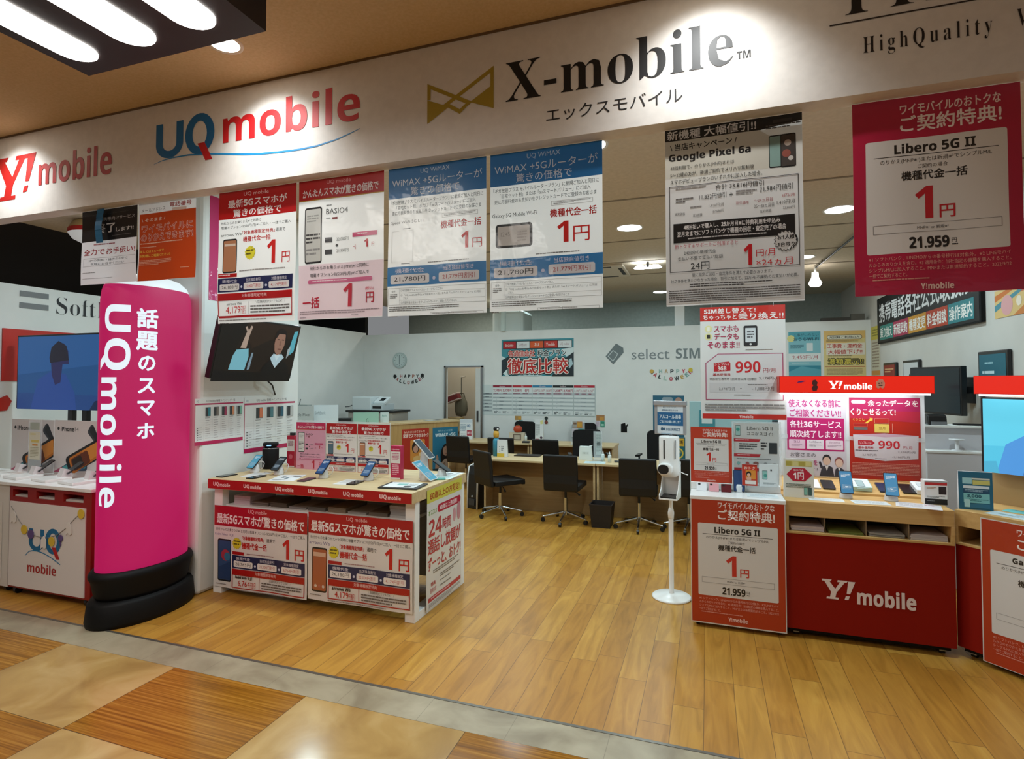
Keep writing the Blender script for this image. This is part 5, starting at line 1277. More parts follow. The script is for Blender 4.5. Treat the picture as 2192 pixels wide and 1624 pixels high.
card_stand('tall white leaflet stand with a yellow note and dark picture on the far desk', -2.63, 8.95, FZ, .135, .37, '#d9dcdc', [('l', 8, 60, 60, 200, 12, '#8c9090'), ('q', [(62, 20), (96, 6), (100, 50), (70, 64)], '#d4d08a'), ('c', 78, 222, 16, '#4a3a48'), ('r', 8, 236, 50, 250, '#b04a5a')], cat='leaflet stand')
o = rbox(-.06, -.035, 0, .06, .035, .03, mat('#2b2c2e', .4), 'stapler_tray', bevel=.004); o.location = (-2.78, 8.72, FZ); tag(o, 'small black tray in front of the slim white bottle', 'tray')
fl = E('flyer_stand', 'clear stand with orange, white and teal flyers between the desk rows', 'flyer stand', (-1.93, 8.72, FZ))
MB().box(-.11, 0, 0, .11, .005, .36, CLEAR).box(-.11, -.05, 0, .11, .05, .005, CLEAR).build('acrylic_panel', fl)
poster('flyer', '', '', .155, .10, '#b98148', [('r', 0, 0, 45, 62, '#a8a096'), ('r', 50, 10, 96, 56, '#d09a3a'), ('r', 8, 12, 40, 30, '#7a5a44')], (-.005, -.002, .265), parent=fl, thick=.001)
poster('flyer', '', '', .10, .13, '#d0cccf', [('l', 10, 10, 90, 110, 6, '#b09aa4')], (-.045, -.004, .12), parent=fl, thick=.001)
poster('flyer', '', '', .09, .13, '#2c8a7c', [('r', 12, 15, 70, 50, '#9ad0c4'), ('r', 40, 90, 85, 120, '#74b5a8')], (.055, -.004, .12), parent=fl, thick=.001)
# flyers pinned to the back wall
for x, z, w, h, bg, its, lb in [(-3.24, 1.03, .12, .075, '#b08a50', [('r', 50, 10, 95, 55, '#cf9a3c')], 'small orange brown flyer pinned below the price chart'), (-3.19, .95, .075, .085, '#3f8f98', [('r', 25, 20, 75, 60, '#b8d4d6')], 'small teal flyer pinned below the orange brown one'),
                                (-1.75, 1.065, .145, .095, '#a8784c', [('r', 40, 20, 90, 60, '#c9903e')], 'orange brown flyer pinned right of the price chart'), (-1.715, .955, .075, .105, '#2f8a70', [('r', 20, 60, 80, 110, '#9accb8')], 'green flyer pinned right of the price chart'), (-1.80, .96, .07, .10, '#cfc4cc', [('l', 10, 10, 90, 120, 6, '#b8a0ac')], 'pale pink flyer pinned beside the green one')]:
    poster('wall_flyer', lb, 'flyer', w, h, bg, its, (x, 9.698, z - h / 2), group='flyers pinned to the back wall')
for z, c, lb in [(1.035, '#24302c', 'dark round paper ornament stuck below the price chart'), (.965, '#7a3a2c', 'reddish round paper ornament stuck below the dark one')]:
    o = MB().cyl((0, -.004, 0), (0, 0, 0), .042, mat('#d8d8d0', .6), n=20).cyl((0, -.006, 0), (0, -.004, 0), .032, mat(c, .6), n=20).build('paper_ornament', None, (-2.715, 9.70, z)); tag(o, lb, 'ornament')
o = MB().prism([(-.05, -.07), (.05, -.07), (.05, .02), (.07, .06), (.06, .075), (.03, .03), (.02, .09), (-.05, .07)], -.006, 0, BLACK, 'y').build('cat_sticker', None, (-1.35, 9.70, .90)); tag(o, 'small black cat shaped cut out on the back wall', 'ornament')
# floor things
ap = E('air_purifier', 'tall black air purifier with a white edge beside the left office chair', 'air purifier', (-2.98, 6.98, 0), math.radians(-20))
prof = [(0, 0), (.20, 0), (.20, .50), (.14, .57), (.04, .56), (.015, .45)]
MB().prism(prof, -.085, .085, BLKPL, 'x').build('body', ap, bevel=.01)
MB().tube([(-.088, .0, 0), (-.088, .012, .42), (-.088, .04, .55), (-.088, .13, .575)], .011, WHITE, 8).tube([(.088, .0, 0), (.088, .012, .42), (.088, .04, .55), (.088, .13, .575)], .011, WHITE, 8).build('white_trim', ap)
MB().box(-.05, -.012, .05, .05, .01, .13, mat('#3b3d40', .3)).build('control_panel', ap)
MB().cyl((0, -.004, .165), (0, .01, .165), .012, mat('#c8cacb', .3)).build('badge', ap)
wb = E('waste_bin', 'dark brown square waste bin under the front edge of the desks', 'waste bin', (-1.185, 6.66, 0))
DB = mat('#1d1716', .5)
mb = MB(); a, b, h = .105, .13, .27
vs = []
for (r, z) in ((a, 0), (b, h), (b - .008, h), (a - .008, .012)):
    vs += [(-r, -r, z), (r, -r, z), (r, r, z), (-r, r, z)]
fs = [(3, 2, 1, 0)] + [(k * 4 + i, k * 4 + (i + 1) % 4, (k + 1) * 4 + (i + 1) % 4, (k + 1) * 4 + i) for k in range(3) for i in range(4)] + [(12, 13, 14, 15)]
mb.add(vs, fs, DB).build('body', wb)
MB().box(-b - .003, -b - .003, h - .012, b + .003, -b, h, DB).box(-b - .003, b, h - .012, b + .003, b + .003, h, DB).box(-b - .003, -b, h - .012, -b, b, h, DB).box(b, -b, h - .012, b + .003, b, h, DB).build('rim', wb)

# ------------------------------------------------------------------ long counter along the left wall
CR = math.radians(56.31)
lc = E('reception_counter', 'long light wood counter with red and blue posters in front of the doorway', 'counter', (-5.03, 7.805, 0), CR)
MB().box(-1.62, -.02, .985, 1.59, .44, 1.015, BEECH).build('top', lc, bevel=.003)
MB().box(-1.60, .0, .02, 1.57, .42, .985, grain_mat('reception_front', '#b08c54', '#c09c64', 2)).build('body', lc)
MB().box(-1.58, .02, 0, 1.55, .4, .02, BLACK).build('plinth', lc)
def ctr_poster(label, t, w, h, z, bg, items):
    u = (math.cos(CR), math.sin(CR)); n_ = (math.sin(CR), -math.cos(CR))
    return poster('counter_poster', label, 'poster', w, h, bg, items, (-5.9 + u[0] * t + n_[0] * .004, 6.5 + u[1] * t + n_[1] * .004, z), CR, group='posters on the reception counter')
WOM = [('r', 0, 0, 100, 150, '#1f6f8e'), ('t', '自宅ネットの定番!', 22, 8, 80, 15, '#a8ccd6'), ('t', 'WiMAX +5G', 10, 20, 90, 32, '#d6e8ee', 'b'), ('c', 55, 100, 24, '#151012', 44), ('c', 52, 82, 12, '#b08a76', 17), ('q', [(30, 150), (34, 122), (48, 108), (64, 110), (78, 128), (82, 150)], '#b9a596'),
       ('q', [(36, 150), (40, 126), (50, 116), (50, 150)], '#8d7768'), ('q', [(10, 140), (12, 100), (17, 92), (22, 100), (26, 140)], '#a88672'), ('c', 58, 90, 6, '#b08a76'), ('r', 48, 78, 51, 79.5, '#241818'), ('r', 55, 78, 58, 79.5, '#241818'), ('r', 50, 90, 55, 92, '#8a4038'), ('q', [(0, 140), (100, 140), (100, 150), (0, 150)], '#16323c')]
ctr_poster('orange red phone plan poster on the reception counter, left of the blue one', 2.31, .50, .70, .20, '#b02a14', [('t', 'みんなまとめておトク!', 6, 6, 84, 14, '#f0c8b4', 'b'), ('t', '家族でスマホがおトク', 4, 16, 98, 29, '#f2ddd0', 'b'), ('r', 30, 36, 84, 108, '#d08a3a', 5), ('c', 50, 62, 14, '#241410', 20), ('c', 50, 68, 9, '#c09078', 12), ('r', 66, 52, 84, 66, '#e8d0a8', 3), ('r', 62, 80, 90, 92, '#e8c890', 4), ('c', 56, 100, 16, '#d8b070', 10), ('r', 60, 116, 96, 136, '#e0d4cc')])
ctr_poster('blue router poster picturing a dark haired woman on the reception counter', 2.88, .50, .70, .20, '#1f6f8e', WOM)
# things standing on it (t runs along the counter)
def on_counter(t, off=.2):
    u = (math.cos(CR), math.sin(CR)); n_ = (-math.sin(CR), math.cos(CR))
    return (-5.9 + u[0] * t + n_[0] * off, 6.5 + u[1] * t + n_[1] * off)
CZ = 1.015
FACE = .45
def sign_box(label, t, w, h, bg, items, base=0, d=.04, off=.2):
    x, y = on_counter(t, off)
    o = E('name_plate', label, 'sign', (x, y, CZ), FACE)
    MB().box(-w / 2, 0, 0, w / 2, d, h + base, mat(bg, .5)).build('body', o)
    poster('plate_print', '', '', w, h, bg, items, (0, -.0015, base), parent=o, thick=.001)
    return o
sign_box('grey name plate with black lettering at the wall end of the reception counter', .50, .33, .25, '#b5bcbc', [('t', 'Google Pixel', -2, 34, 88, 52, '#3c4444')], .06)
sign_box('white name plate with grey lettering beside the grey one on the reception counter', .87, .36, .20, '#d8e4ea', [('t', 'SoftBank', 4, 26, 48, 40, '#8a9ca6')], .11)
x, y = on_counter(1.17)
o = rbox(-.105, -.06, 0, .105, .06, .10, BLKPL, 'document_tray', bevel=.004); o.location = (x, y, CZ); o.rotation_euler[2] = FACE; tag(o, 'black box with a pale foot between the white and mint name plates', 'document box')
MB().box(-.11, -.065, .0, .11, -.06, .03, mat('#b9c4be', .5)).build('front_lip', o)
sign_box('mint green name plate with one dark letter on the reception counter', 1.52, .40, .175, '#9fcab8', [('t', 'G', 50, 24, 60, 42, '#333f3a')], 0)
sign_box('small white name plate with green lettering at the end of the row', 1.84, .135, .165, '#d4e0e0', [('t', 'Bank', 22, 28, 78, 52, '#5fa094')], 0)
x, y = on_counter(2.75)
o = flat_sheet('leaflets', 'papers lying on the doorway end of the reception counter', 'papers', .3, .2, '#7e868a', [('r', 5, 5, 60, 60, '#c9cfd0'), ('l', 62, 10, 96, 60, 4, '#59616a')], x, y, CZ, CR)
# printer on a black topped cabinet
ct = E('cabinet', 'dark topped cabinet carrying the white printer against the left wall', 'cabinet', (-5.62, 8.75, 0))
MB().box(-.38, -.25, 0, .50, .3, 1.15, mat('#a9a49c', .5)).build('body', ct)
MB().box(-.42, -.28, 1.15, .54, .32, 1.185, BLKPL).build('top', ct, bevel=.004)
pt = E('printer', 'white office printer with a tilted control panel on the dark topped cabinet', 'printer', (-5.66, 8.72, 1.185))
MB().box(-.28, -.2, 0, .10, .22, .235, mat('#cfd8da', .4)).build('body', pt, bevel=.015)
MB().box(.10, -.17, .0, .33, .2, .11, mat('#c2cccf', .4)).box(.12, -.175, .03, .29, -.165, .075, BLKPL).build('paper_tray', pt, bevel=.006)
M = Matrix.Translation((.22, -.02, .17)) @ Matrix.Rotation(.45, 4, 'X')
MB().box(-.11, -.12, -.02, .12, .1, .02, mat('#d9e0e2', .4)).xf(M).build('control_panel', pt, bevel=.005)
MB().box(-.02, -.06, .02, .07, .05, .024, mat('#1c2326', .2)).xf(M).build('display', pt)
MB().tube([(-.28, -.1, .1), (-.36, -.18, .06), (-.42, -.2, .055)], .008, mat('#4b5052', .4), 6).build('feed_arm', pt)
wr = E('wire_holder', 'small wire rack with a pen above the grey name plate at the wall end', 'rack', (-5.98, 7.27, CZ))
MB().box(-.14, -.05, .30, .14, .05, .312, mat('#8b9592', .5)).box(-.13, -.04, 0, -.12, .04, .30, STEEL).box(.12, -.04, 0, .13, .04, .30, STEEL).build('shelf', wr)
MB().cyl((-.05, 0, .312), (-.03, 0, .40), .006, mat('#4c4f50', .5), n=8).build('pen', wr)

# ------------------------------------------------------------------ on the back wall
BW = 9.697
ck = E('wall_clock', 'pale round wall clock showing six o clock above the black letter garland', 'clock', (-5.665, 9.70, 2.10))
MB().cyl((0, -.03, 0), (0, 0, 0), .15, mat('#aebdbb', .4), n=36).build('case', ck, bevel=.008)
MB().cyl((0, -.033, 0), (0, -.029, 0), .122, mat('#c3d0ce', .5), n=36).build('dial', ck)
mb = MB()
for i in range(12):
    a = 2 * PI * i / 12; mb.box(-.004, -.035, -.012, .004, -.033, .012, mat('#6b7a7c', .5)) if False else mb.cyl((.1 * math.sin(a), -.035, .1 * math.cos(a)), (.1 * math.sin(a), -.0335, .1 * math.cos(a)), .008, mat('#6b7a7c', .5), n=8)
mb.build('hour_marks', ck)
MB().box(-.005, -.037, 0, .005, -.035, .095, mat('#5a6a6c', .5)).build('minute_hand', ck)
MB().box(-.005, -.0365, -.08, .005, -.0345, 0, mat('#5a6a6c', .5)).build('hour_hand', ck)
def garland(label, loc, letters, size, cols):
    t = E('letter_garland', label, 'garland', loc)
    for i, (chx, x, z, rot) in enumerate(letters):
        c = cols[i % len(cols)]
        mb = MB()
        if chx == '*':
            mb.cyl((0, -.004, 0), (0, 0, 0), size * .55, mat(c, .6), n=14)
        else:
            pr = Print(mb, size, 0, fin_paper, .0003, None, x0=0); pr.lev = 3
            w = .9 if chx != 'W' else 1.2
            pr.items([('t', chx, -.45 * w, -.5, .45 * w, .5, c, 'b')])
        mb.xf(Matrix.Translation((x, -.002, z)) @ Matrix.Rotation(rot, 4, 'Y')).build('letter' if chx != '*' else 'round_charm', t, fix=False)
    return t
def hw(w):
    L = [('*', -.5 * w, .0, 0)] + [(c, (-.27 + .148 * i) * w, -.02 * w * 0, 0) for i, c in enumerate('HAPPY')] + [('*', .5 * w, .03 * w, 0)]
    for i, c in enumerate('HALLOWEEN'):
        a = -1.05 + 2.1 * i / 8
        L.append((c, .57 * w * math.sin(a), -.02 * w + -.37 * w * (math.cos(a) - .5) * 1.0, -a * .8))
    return L
garland('black and red letter garland reading happy halloween under the wall clock', (-5.48, 9.70, 1.79), hw(.60), .062, ['#111312', '#b0605c', '#111312', '#15191a', '#a86a58', '#111312', '#111312', '#15201c', '#a85850', '#15201c', '#15201c', '#b5605a', '#101212', '#15201c', '#9c4a5c', '#101212'])
garland('small multicoloured letter garland reading happy halloween below the grey lettering', (-.575, 9.70, 1.86), hw(.62), .062, ['#c9a24a', '#8fb3ac', '#b89a6a', '#2a3238', '#9ab8b0', '#c0485c', '#c9b23a', '#2a3238', '#b83a44', '#2a3a38', '#a9c4b4', '#b83a4c', '#222a2c', '#c0a050', '#6fa098', '#c03a4c'])
lettering('wall_lettering', 'grey lettering in light and bold type on the back wall beside the chip emblem', [('t', 'select', 0, 3, 62, 20.5, '#7c8587'), ('t', 'SIM', 72, 3, 110, 20, '#737d7f', 'bh')], -1.216, -.216, 0, 2.265, BW)
em = [('q', [(0, 22), (18, 0), (30, 8), (30.5, 16), (13, 36)], '#6a7577'), ('q', [(3.5, 22), (12.5, 11.5), (20.5, 17), (20.5, 20), (12.5, 31)], '#c4cccb'), ('q', [(5, 22), (12.8, 13), (19.3, 17.6), (19.3, 19.6), (12.3, 29.4)], '#6f7a7c')]
lettering('wall_emblem', 'grey tilted chip card emblem on the back wall', em, -1.655, -.655, 0, 2.34, BW, cat='emblem')
cols5 = ['#b01420', '#d8dcdb', '#d2541c', '#c02a1c', '#d8dcdb']
BAN = [('r', 2, 2, 98, 13, '#101517')] + [('r', 2.5 + 19.2 * i, 3, 20.5 + 19.2 * i, 12, cols5[i]) for i in range(5)] + \
      [('t', n_, (8.5 if i == 2 else 5) + 19.2 * i, 5.4, (14 if i == 2 else 17) + 19.2 * i, 9.6, '#f0e4dc' if i not in (1, 4) else '#a8868c') for i, n_ in enumerate(['docomo', 'SoftBank', 'au', 'Y!mobile', 'UQ mobile'])] + \
      [('q', [(0, 22), (8, 26), (6, 34), (0, 36)], '#cfe0e0'), ('q', [(0, 28), (12, 22), (22, 26), (10, 40), (0, 50)], '#1c2c34'), ('q', [(84, 14), (100, 12), (100, 20), (90, 24)], '#cfdcdc'), ('q', [(84, 30), (100, 18), (100, 50), (70, 50)], '#16222a'), ('q', [(2, 46), (10, 38), (14, 46), (8, 50)], '#cfe0e0'), ('q', [(90, 30), (97, 26), (99, 34), (94, 40)], '#a9c4cc'),
       ('q', [(20, 49), (40, 46), (58, 48), (50, 50)], '#b9d0d4'),
       ('tw', '各通信会社', 10, 15, 47, 23, '#c03028', '#14181a', .18), ('tw', '料金プラン', 51, 14.5, 90, 23, '#20282c', '#dfe6e4', .1),
       ('tw', '徹底比較', 9, 26, 92, 46, '#101416', '#101416', .14), ('tw', '徹底比較', 9, 26, 92, 46, '#b81a12', '#ece0d8', .075), ('tw', '各通信会社', 10, 15, 47, 23, '#c03028', '#ecdcd4', .08)]
poster('wall_banner', 'teal plan comparison banner with huge red outlined characters on the back wall', 'banner', 1.345, .665, '#3c8a96', BAN, (-2.887, BW, 1.785))
def chart5():
    it = []
    hc = ['#8c1430', '#b02030', '#2a7aa0', '#121416', '#b01830']
    nm = ['docomo', 'au', 'UQ mobile', 'SoftBank', 'Y!mobile']
    pr_ = [['7,315円', '3,570円'], ['7,238円', '0円'], ['1,628円', '2,728円', '3,828円'], ['7,238円', '2,728円'], ['2,178円', '3,278円', '4,158円']]
    for r in range(6):
        v = 7.2 + r * 2.9
        if r % 1 == 0 and r < 6: it.append(('r', 1, v, 9, v + 1.5, '#9fa9ac' if r else '#8a9498'))
        it.append(('l', 2.2, v + .3, 8, v + 1.3, 1, '#3c4448'))
    for i in range(5):
        u0 = 10 + 18 * i; u1 = u0 + 17.4
        it += [('r', u0, 0, u1, 25.5, '#d6dcdb'), ('r', u0, .4, u1, 2.4, hc[i]), ('t', nm[i], u0 + (8 if i == 1 else 6), .8, u0 + (9.8 if i == 1 else 11.5), 2.0, '#e0c8cc')]
        n_ = len(pr_[i])
        for j, p in enumerate(pr_[i]):
            a = u0 + 17.4 / n_ * j
            it.append(('t', p, a + (2.6 if p == '0円' else .4), 3.9, a + 17.4 / n_ - (2.6 if p == '0円' else .5), 6.2, '#a83a50', 'b' if n_ == 2 else 'r'))
        it.append(('r', u0, 6.9, u1, 8.8, '#aeb4b8'))
        for j in range(n_):
            a = u0 + 17.4 / n_ * j; it.append(('l', a + .6, 7.2, a + 17.4 / n_ - .8, 8.5, 1, '#8a4a5c'))
        for r in range(4):
            v = 10.6 + 3.2 * r
            it += [('r', u0, v, u1, v + 1.3, '#a6b0b2'), ('l', u0 + 6, v + .3, u0 + 11, v + 1.1, 1, '#59646a'), ('l', u0 + 3, v + 1.9, u0 + 4, v + 2.5, 1, '#8a9296')]
        for j in range(2):
            it.append(('l', u0 + 1 + 8 * j, 23, u0 + 4.5 + 8 * j, 25.2, 2, '#30383c')); it.append(('l', u0 + 5 + 8 * j, 23.2, u0 + 7.4 + 8 * j, 25, 2, '#a0a8aa'))
    return it
poster('price_chart', 'wide price comparison chart with five coloured column heads on the back wall', 'chart', 2.105, .555, '#c9d2d1', chart5(), (-2.885, BW, 1.075))
poster('wall_poster', 'teal home internet poster on the back wall behind the red lit header', 'poster', .445, .70, '#7fb8c2', [('r', 0, 0, 100, 30, '#4f9fae'), ('c', 8, 24, 12, '#d9d48a'), ('t', '工事がいらない', 16, 6, 94, 17, '#204a58'), ('t', 'おうちWi-Fi', 16, 20, 94, 32, '#204a58', 'b'), ('r', 56, 40, 76, 68, '#d2dcdd', 2), ('l', 6, 46, 48, 60, 3, '#4a7a88'), ('r', 0, 76, 100, 104, '#dde2e0'), ('t', '2,450円/月', 12, 82, 90, 97, '#b0404c'), ('l', 10, 108, 80, 112, 1, '#d2e2e4'), ('r', 0, 118, 100, 157, '#2f8498'), ('q', [(0, 140), (40, 120), (100, 132), (100, 157), (0, 157)], '#56a0b0')], (1.412, BW, 1.76), group='posters in the back right corner')
poster('wall_poster', 'yellow poster with boxed red and black headlines in the back right corner', 'poster', .555, .70, '#dcc88a', [('q', [(0, 0), (100, 0), (100, 20), (0, 50)], '#e0b870'), ('r', 8, 12, 92, 24, '#55504a', 5), ('r', 9, 13, 91, 23, '#e2dcc8', 5), ('t', '光回線ご利用の方', 14, 14.5, 86, 21.5, '#4a4a48', 'b'), ('r', 6, 34, 98, 66, '#e4dccc'), ('tw', '工事費・違約金', 8, 36, 92, 48, '#b83a2c', '#f0e4d4', .06), ('tw', '大幅値下げ!!', 10, 52, 92, 64, '#b83a2c', '#f0e4d4', .06), ('l', 6, 26, 92, 31, 2, '#8a7a5a'), ('l', 10, 68, 90, 71, 1, '#6a624a'), ('tw', '満額還元!!', 10, 76, 94, 92, '#d8c452', '#2c2a22', .12), ('r', 2, 98, 98, 99, '#b83a2c'), ('l', 6, 104, 92, 122, 5, '#a89468')], (1.955, BW, 1.76), group='posters in the back right corner')
# things on top of the back wall
bt2 = rbox(-.2, -.04, 0, .2, .04, .05, mat('#3a3732', .5), 'cable_box', bevel=.003); bt2.location = (1.85, 9.74, 2.61); tag(bt2, 'dark long box lying on top of the back wall at the right', 'box')
bt3 = rbox(-.09, -.035, 0, .09, .035, .10, mat('#57534c', .5), 'cable_box', bevel=.003); bt3.location = (2.14, 9.74, 2.61); tag(bt3, 'grey short box standing on top of the back wall in the right corner', 'box')
# stockroom things seen through the doorway
hk = E('coat_hook_pole', 'pole with bags hanging in the stockroom doorway', 'coat stand', (-4.72, 10.5, 0))
MB().cyl((0, 0, 0), (0, 0, 1.78), .012, mat('#7f7d72', .4)).cyl((-.16, 0, .01), (.16, 0, .01), .02, mat('#7f7d72', .4)).cyl((0, -.16, .01), (0, .16, .01), .02, mat('#7f7d72', .4)).build('pole', hk)
MB().cyl((-.02, 0, 1.77), (.09, 0, 1.79), .012, mat('#d8d4c8', .4)).build('hook', hk)
o = MB().lathe([(0, 0), (.10, .02), (.13, .14), (.12, .3), (.06, .42), (0, .44)], mat('#6f6a58', .8), n=14, sx=1.1, sy=.6).build('shoulder_bag', None, (-4.70, 10.44, .98)); tag(o, 'grey green bag hanging in the stockroom doorway', 'bag')
MB().tube([(-.1, 0, .3), (-.05, 0, .46), (0, 0, .47), (.06, 0, .46), (.1, 0, .3)], .012, mat('#55503f', .8), 6).build('strap', o)
o = MB().bx((0, 0, 0), (.26, .16, .10), mat('#7a2a2c', .7)).bx((0, 0, .06), (.27, .17, .03), mat('#d9c4bc', .7)).bx((0, 0, -.06), (.27, .17, .03), mat('#cbb8b0', .7)).build('striped_bag', None, (-4.80, 10.3, 1.36), (0, -.35, 0), bevel=.015); tag(o, 'red and cream striped bag on the stockroom pole', 'bag')
o = MB().prism([(-.16, 0), (.16, 0), (.13, .26), (-.13, .26)], -.1, .1, mat('#b0986a', .8), 'y').build('paper_sack', None, (-4.70, 10.2, .72)); tag(o, 'tan paper sack on the stool in the stockroom doorway', 'sack')
o = MB().bx((0, 0, .70), (.34, .34, .04), mat('#6a5032', .6)); 
for sx in (-.14, .14):
    for sy in (-.14, .14): o.cyl((sx, sy, 0), (sx, sy, .68), .015, mat('#6a5032', .6), n=8)
o = o.build('stool', None, (-4.70, 10.2, 0)); tag(o, 'wooden stool in the stockroom doorway', 'stool')
o = MB().cyl((0, 0, 0), (.06, .05, 1.28), .018, mat('#6d6a58', .6), n=8).bx((0, 0, .03), (.25, .08, .06), mat('#6d6a58', .6)).build('broom', None, (-4.42, 10.55, 0)); tag(o, 'broom handle leaning in the stockroom doorway', 'broom')

# ------------------------------------------------------------------ sanitizer stand
sa = E('sanitizer_stand', 'white automatic hand sanitizer dispenser on a round based stand with a framed notice', 'sanitizer stand', (-.285, 4.66, 0), math.radians(-8))
MB().lathe([(0, 0), (.150, 0), (.152, .008), (.14, .016), (.06, .028), (.03, .034), (0, .034)], WHITEG, n=40).build('base', sa)
MB().cyl((0, 0, .03), (0, 0, .63), .019, WHITEG).cyl((0, 0, .63), (0, 0, .80), .0145, WHITEG).build('pole', sa)
MB().lathe([(0, .61), (.022, .615), (.025, .66), (.016, .70), (0, .70)], WHITEG, n=20).build('collar', sa)
mb = MB()
cheek = [(.05, .775), (-.11, .79), (-.11, .81), (-.05, .85), (-.01, .92), (.0, 1.04), (.05, 1.04)]
for s in (-1, 1):
    mb.prism(cheek, s * .066 - .004, s * .066 + .004, WHITEG, 'x')
mb.box(-.07, .04, .775, .07, .052, 1.06, WHITEG).box(-.07, -.11, .777, .07, .05, .79, WHITEG)
mb.build('cradle', sa, bevel=.002)
MB().box(-.058, -.105, .79, .058, .035, .80, BLKPL).build('drip_tray', sa)
mb = MB().lathe([(0, .945), (.06, .945), (.074, .96), (.079, 1.0), (.079, 1.25), (.075, 1.262), (.0, 1.265)], WHITEG, c=(-.01, 0, 0), n=32, sx=1.0, sy=.8)
dsp = mb.build('dispenser', sa)
MB().box(-.042, -.063, 1.09, -.032, -.05, 1.235, BLKPL).build('level_window', dsp)
MB().box(.045, -.056, 1.09, .05, -.035, 1.235, mat('#8a8c8e', .3)).build('seam_strip', dsp)
MB().prism(rrect(-.085, .965, .03, 1.055, .04, 6), -.095, -.02, WHITEG, 'y').build('nozzle_housing', dsp, bevel=.012)
MB().prism(rrect(-.077, .975, .005, 1.045, .032, 6), -.099, -.093, BLKPL, 'y').build('sensor_window', dsp)
nf = MB().box(-.124, 0, 1.275, .124, .014, 1.53, mat('#b9bbbe', .3, .5)).build('notice_frame', sa, bevel=.003)
MB().box(-.13, -.01, 1.505, .13, .016, 1.54, mat('#c4c6c9', .25, .6)).build('clip_rail', nf, bevel=.003)
MB().cyl((0, .012, 1.2), (0, .012, 1.29), .012, STEEL).build('neck', nf)
poster('notice', '', '', .20, .222, '#d6dde2', [('t', '新型コロナウイルス', 22, 4, 74, 11, '#3c6280'), ('t', '感染拡大防止のため', 18, 15, 80, 22, '#3c6280', 'b'), ('r', 0, 27, 100, 80, '#1f6294'), ('t', 'アルコール消毒', 8, 36, 92, 53, '#dfeaf0', 'b'), ('t', 'ご協力をお願い致します', 9, 59, 92, 70, '#cfdfe8', 'b'), ('t', 'DISINFECT', 34, 90, 88, 100, '#4a6a84', 'b'), ('c', 18, 94, 5, '#3a5a74', 7), ('c', 26, 94, 4, '#3a5a74', 6), ('l', 14, 110, 90, 118, 1, '#9ab0be')], (0, -.002, 1.283), parent=nf, thick=.001)
MB().tube([(.065, .0, .99), (.10, .02, .97), (.13, .02, .962)], .004, WHITEG, 6).build('cable', sa)

# ------------------------------------------------------------------ white low display unit
wu = E('display_unit', 'white display unit with a red price poster on its front', 'display unit', (.18, 4.165, 0))
MB().box(-.30, .012, .035, .300, .57, .875, WHITEG).build('body', wu, bevel=.004)
MB().box(-.306, .0, .875, .303, .58, .903, WHITEG).build('top', wu, bevel=.004)
MB().box(-.306, .25, .903, .30, .58, .955, WHITEG).build('step', wu, bevel=.004)
for sx in (-.26, .26):
    for sy in (.06, .5):
        MB().cyl((sx - .012, sy, .02), (sx + .012, sy, .02), .02, BLKPL).build('caster', wu)
poster('unit_poster', 'red price poster with a large white panel on the white display unit', 'poster', .602, .866, '#d8d2cc', [('r', 1, 1, 99, 142.5, '#b2320e')] + libero(True), (.178, 4.166, .032), fin=fin_film, bend=wave(21, .0015, .7), group='large red price posters on the units')
poster('unit_board', 'small red price board standing on the white display unit', 'poster board', .286, .405, '#c23a1c', libero(True), (.018, 4.42, .955), fin=fin_film, thick=.004)
ac = E('info_sheet', 'clear panel with a white product information sheet beside the small red board', 'acrylic stand', (.325, 4.44, .955))
MB().box(-.165, .003, 0, .165, .009, .45, CLEAR).build('acrylic_panel', ac)
poster('sheet', '', '', .30, .43, '#c9cccb', [('ph', 4, 6, 15, 31, '#9cc4c0', [('c', 9.5, 16, 4, '#3a9488')]), ('t', 'Libero 5G II', 30, 8, 86, 17, '#3c3f40'), ('t', 'ココがスゴイ!', 30, 21, 86, 29, '#3c3f40'), ('q', [(0, 38), (60, 38), (56, 45), (0, 45)], '#b5303a'), ('l', 4, 39.8, 54, 43.6, 1, '#e6c4c6'), ('l', 12, 49, 52, 66, 3, '#565a5c'), ('l', 60, 46, 74, 66, 3, '#3a3d40'), ('r', 78, 46, 96, 72, '#30383c', 1),
    ('q', [(0, 74), (60, 74), (56, 81), (0, 81)], '#b5303a'), ('l', 8, 75.8, 50, 79.6, 1, '#e6c4c6'), ('l', 6, 85, 90, 88, 1, '#777b7c'), ('c', 10, 97, 4, '#7aa8a4'), ('c', 30, 97, 4, '#a8504c'), ('c', 49, 96, 6, '#8a5a52', 4), ('c', 70, 97, 4, '#9a9c9c'), ('c', 90, 97, 5, '#a4a6a6', 3), ('r', 0, 108, 60, 114, '#b5303a')], (0, 0, .01), parent=ac, thick=.001)
for x, c, c2, lb in [(-.05, '#e4e4e6', '#cfcfd2', 'white phone back sample, left of the three on the white unit'), (.033, '#d99aa0', '#c98a92', 'pink phone back sample, middle of the three on the white unit'), (.118, '#5c1620', '#4a1019', 'dark red phone back sample, right of the three on the white unit')]:
    t = E('phone_sample', lb, 'phone sample', (x, 4.345, .903), 0, 'phone colour samples on the white unit')
    M = Matrix.Rotation(math.radians(-52), 4, 'X')
    MB().prism(rrect(-.035, .0, .035, .075, .008), -.004, .004, mat(c, .25), 'y').xf(M).build('panel', t)
    MB().prism(rrect(-.025, .055, -.008, .069, .003), -.006, -.004, BLKPL, 'y').xf(M).build('camera_bump', t)
    MB().prism([(.0, 0), (.065, 0), (.062, .04)], -.03, .03, WHITEG, 'x').build('wedge', t)
demo_phone((.205, 4.40, .903), 0, 'dark blue screened phone upright on a white stand in front of the small red board', '#1c3a66', w=.075, l=.155, tilt=72, hgt=.055, icons=False, body='#15181e', cable=False, stand='#d5d9dc')
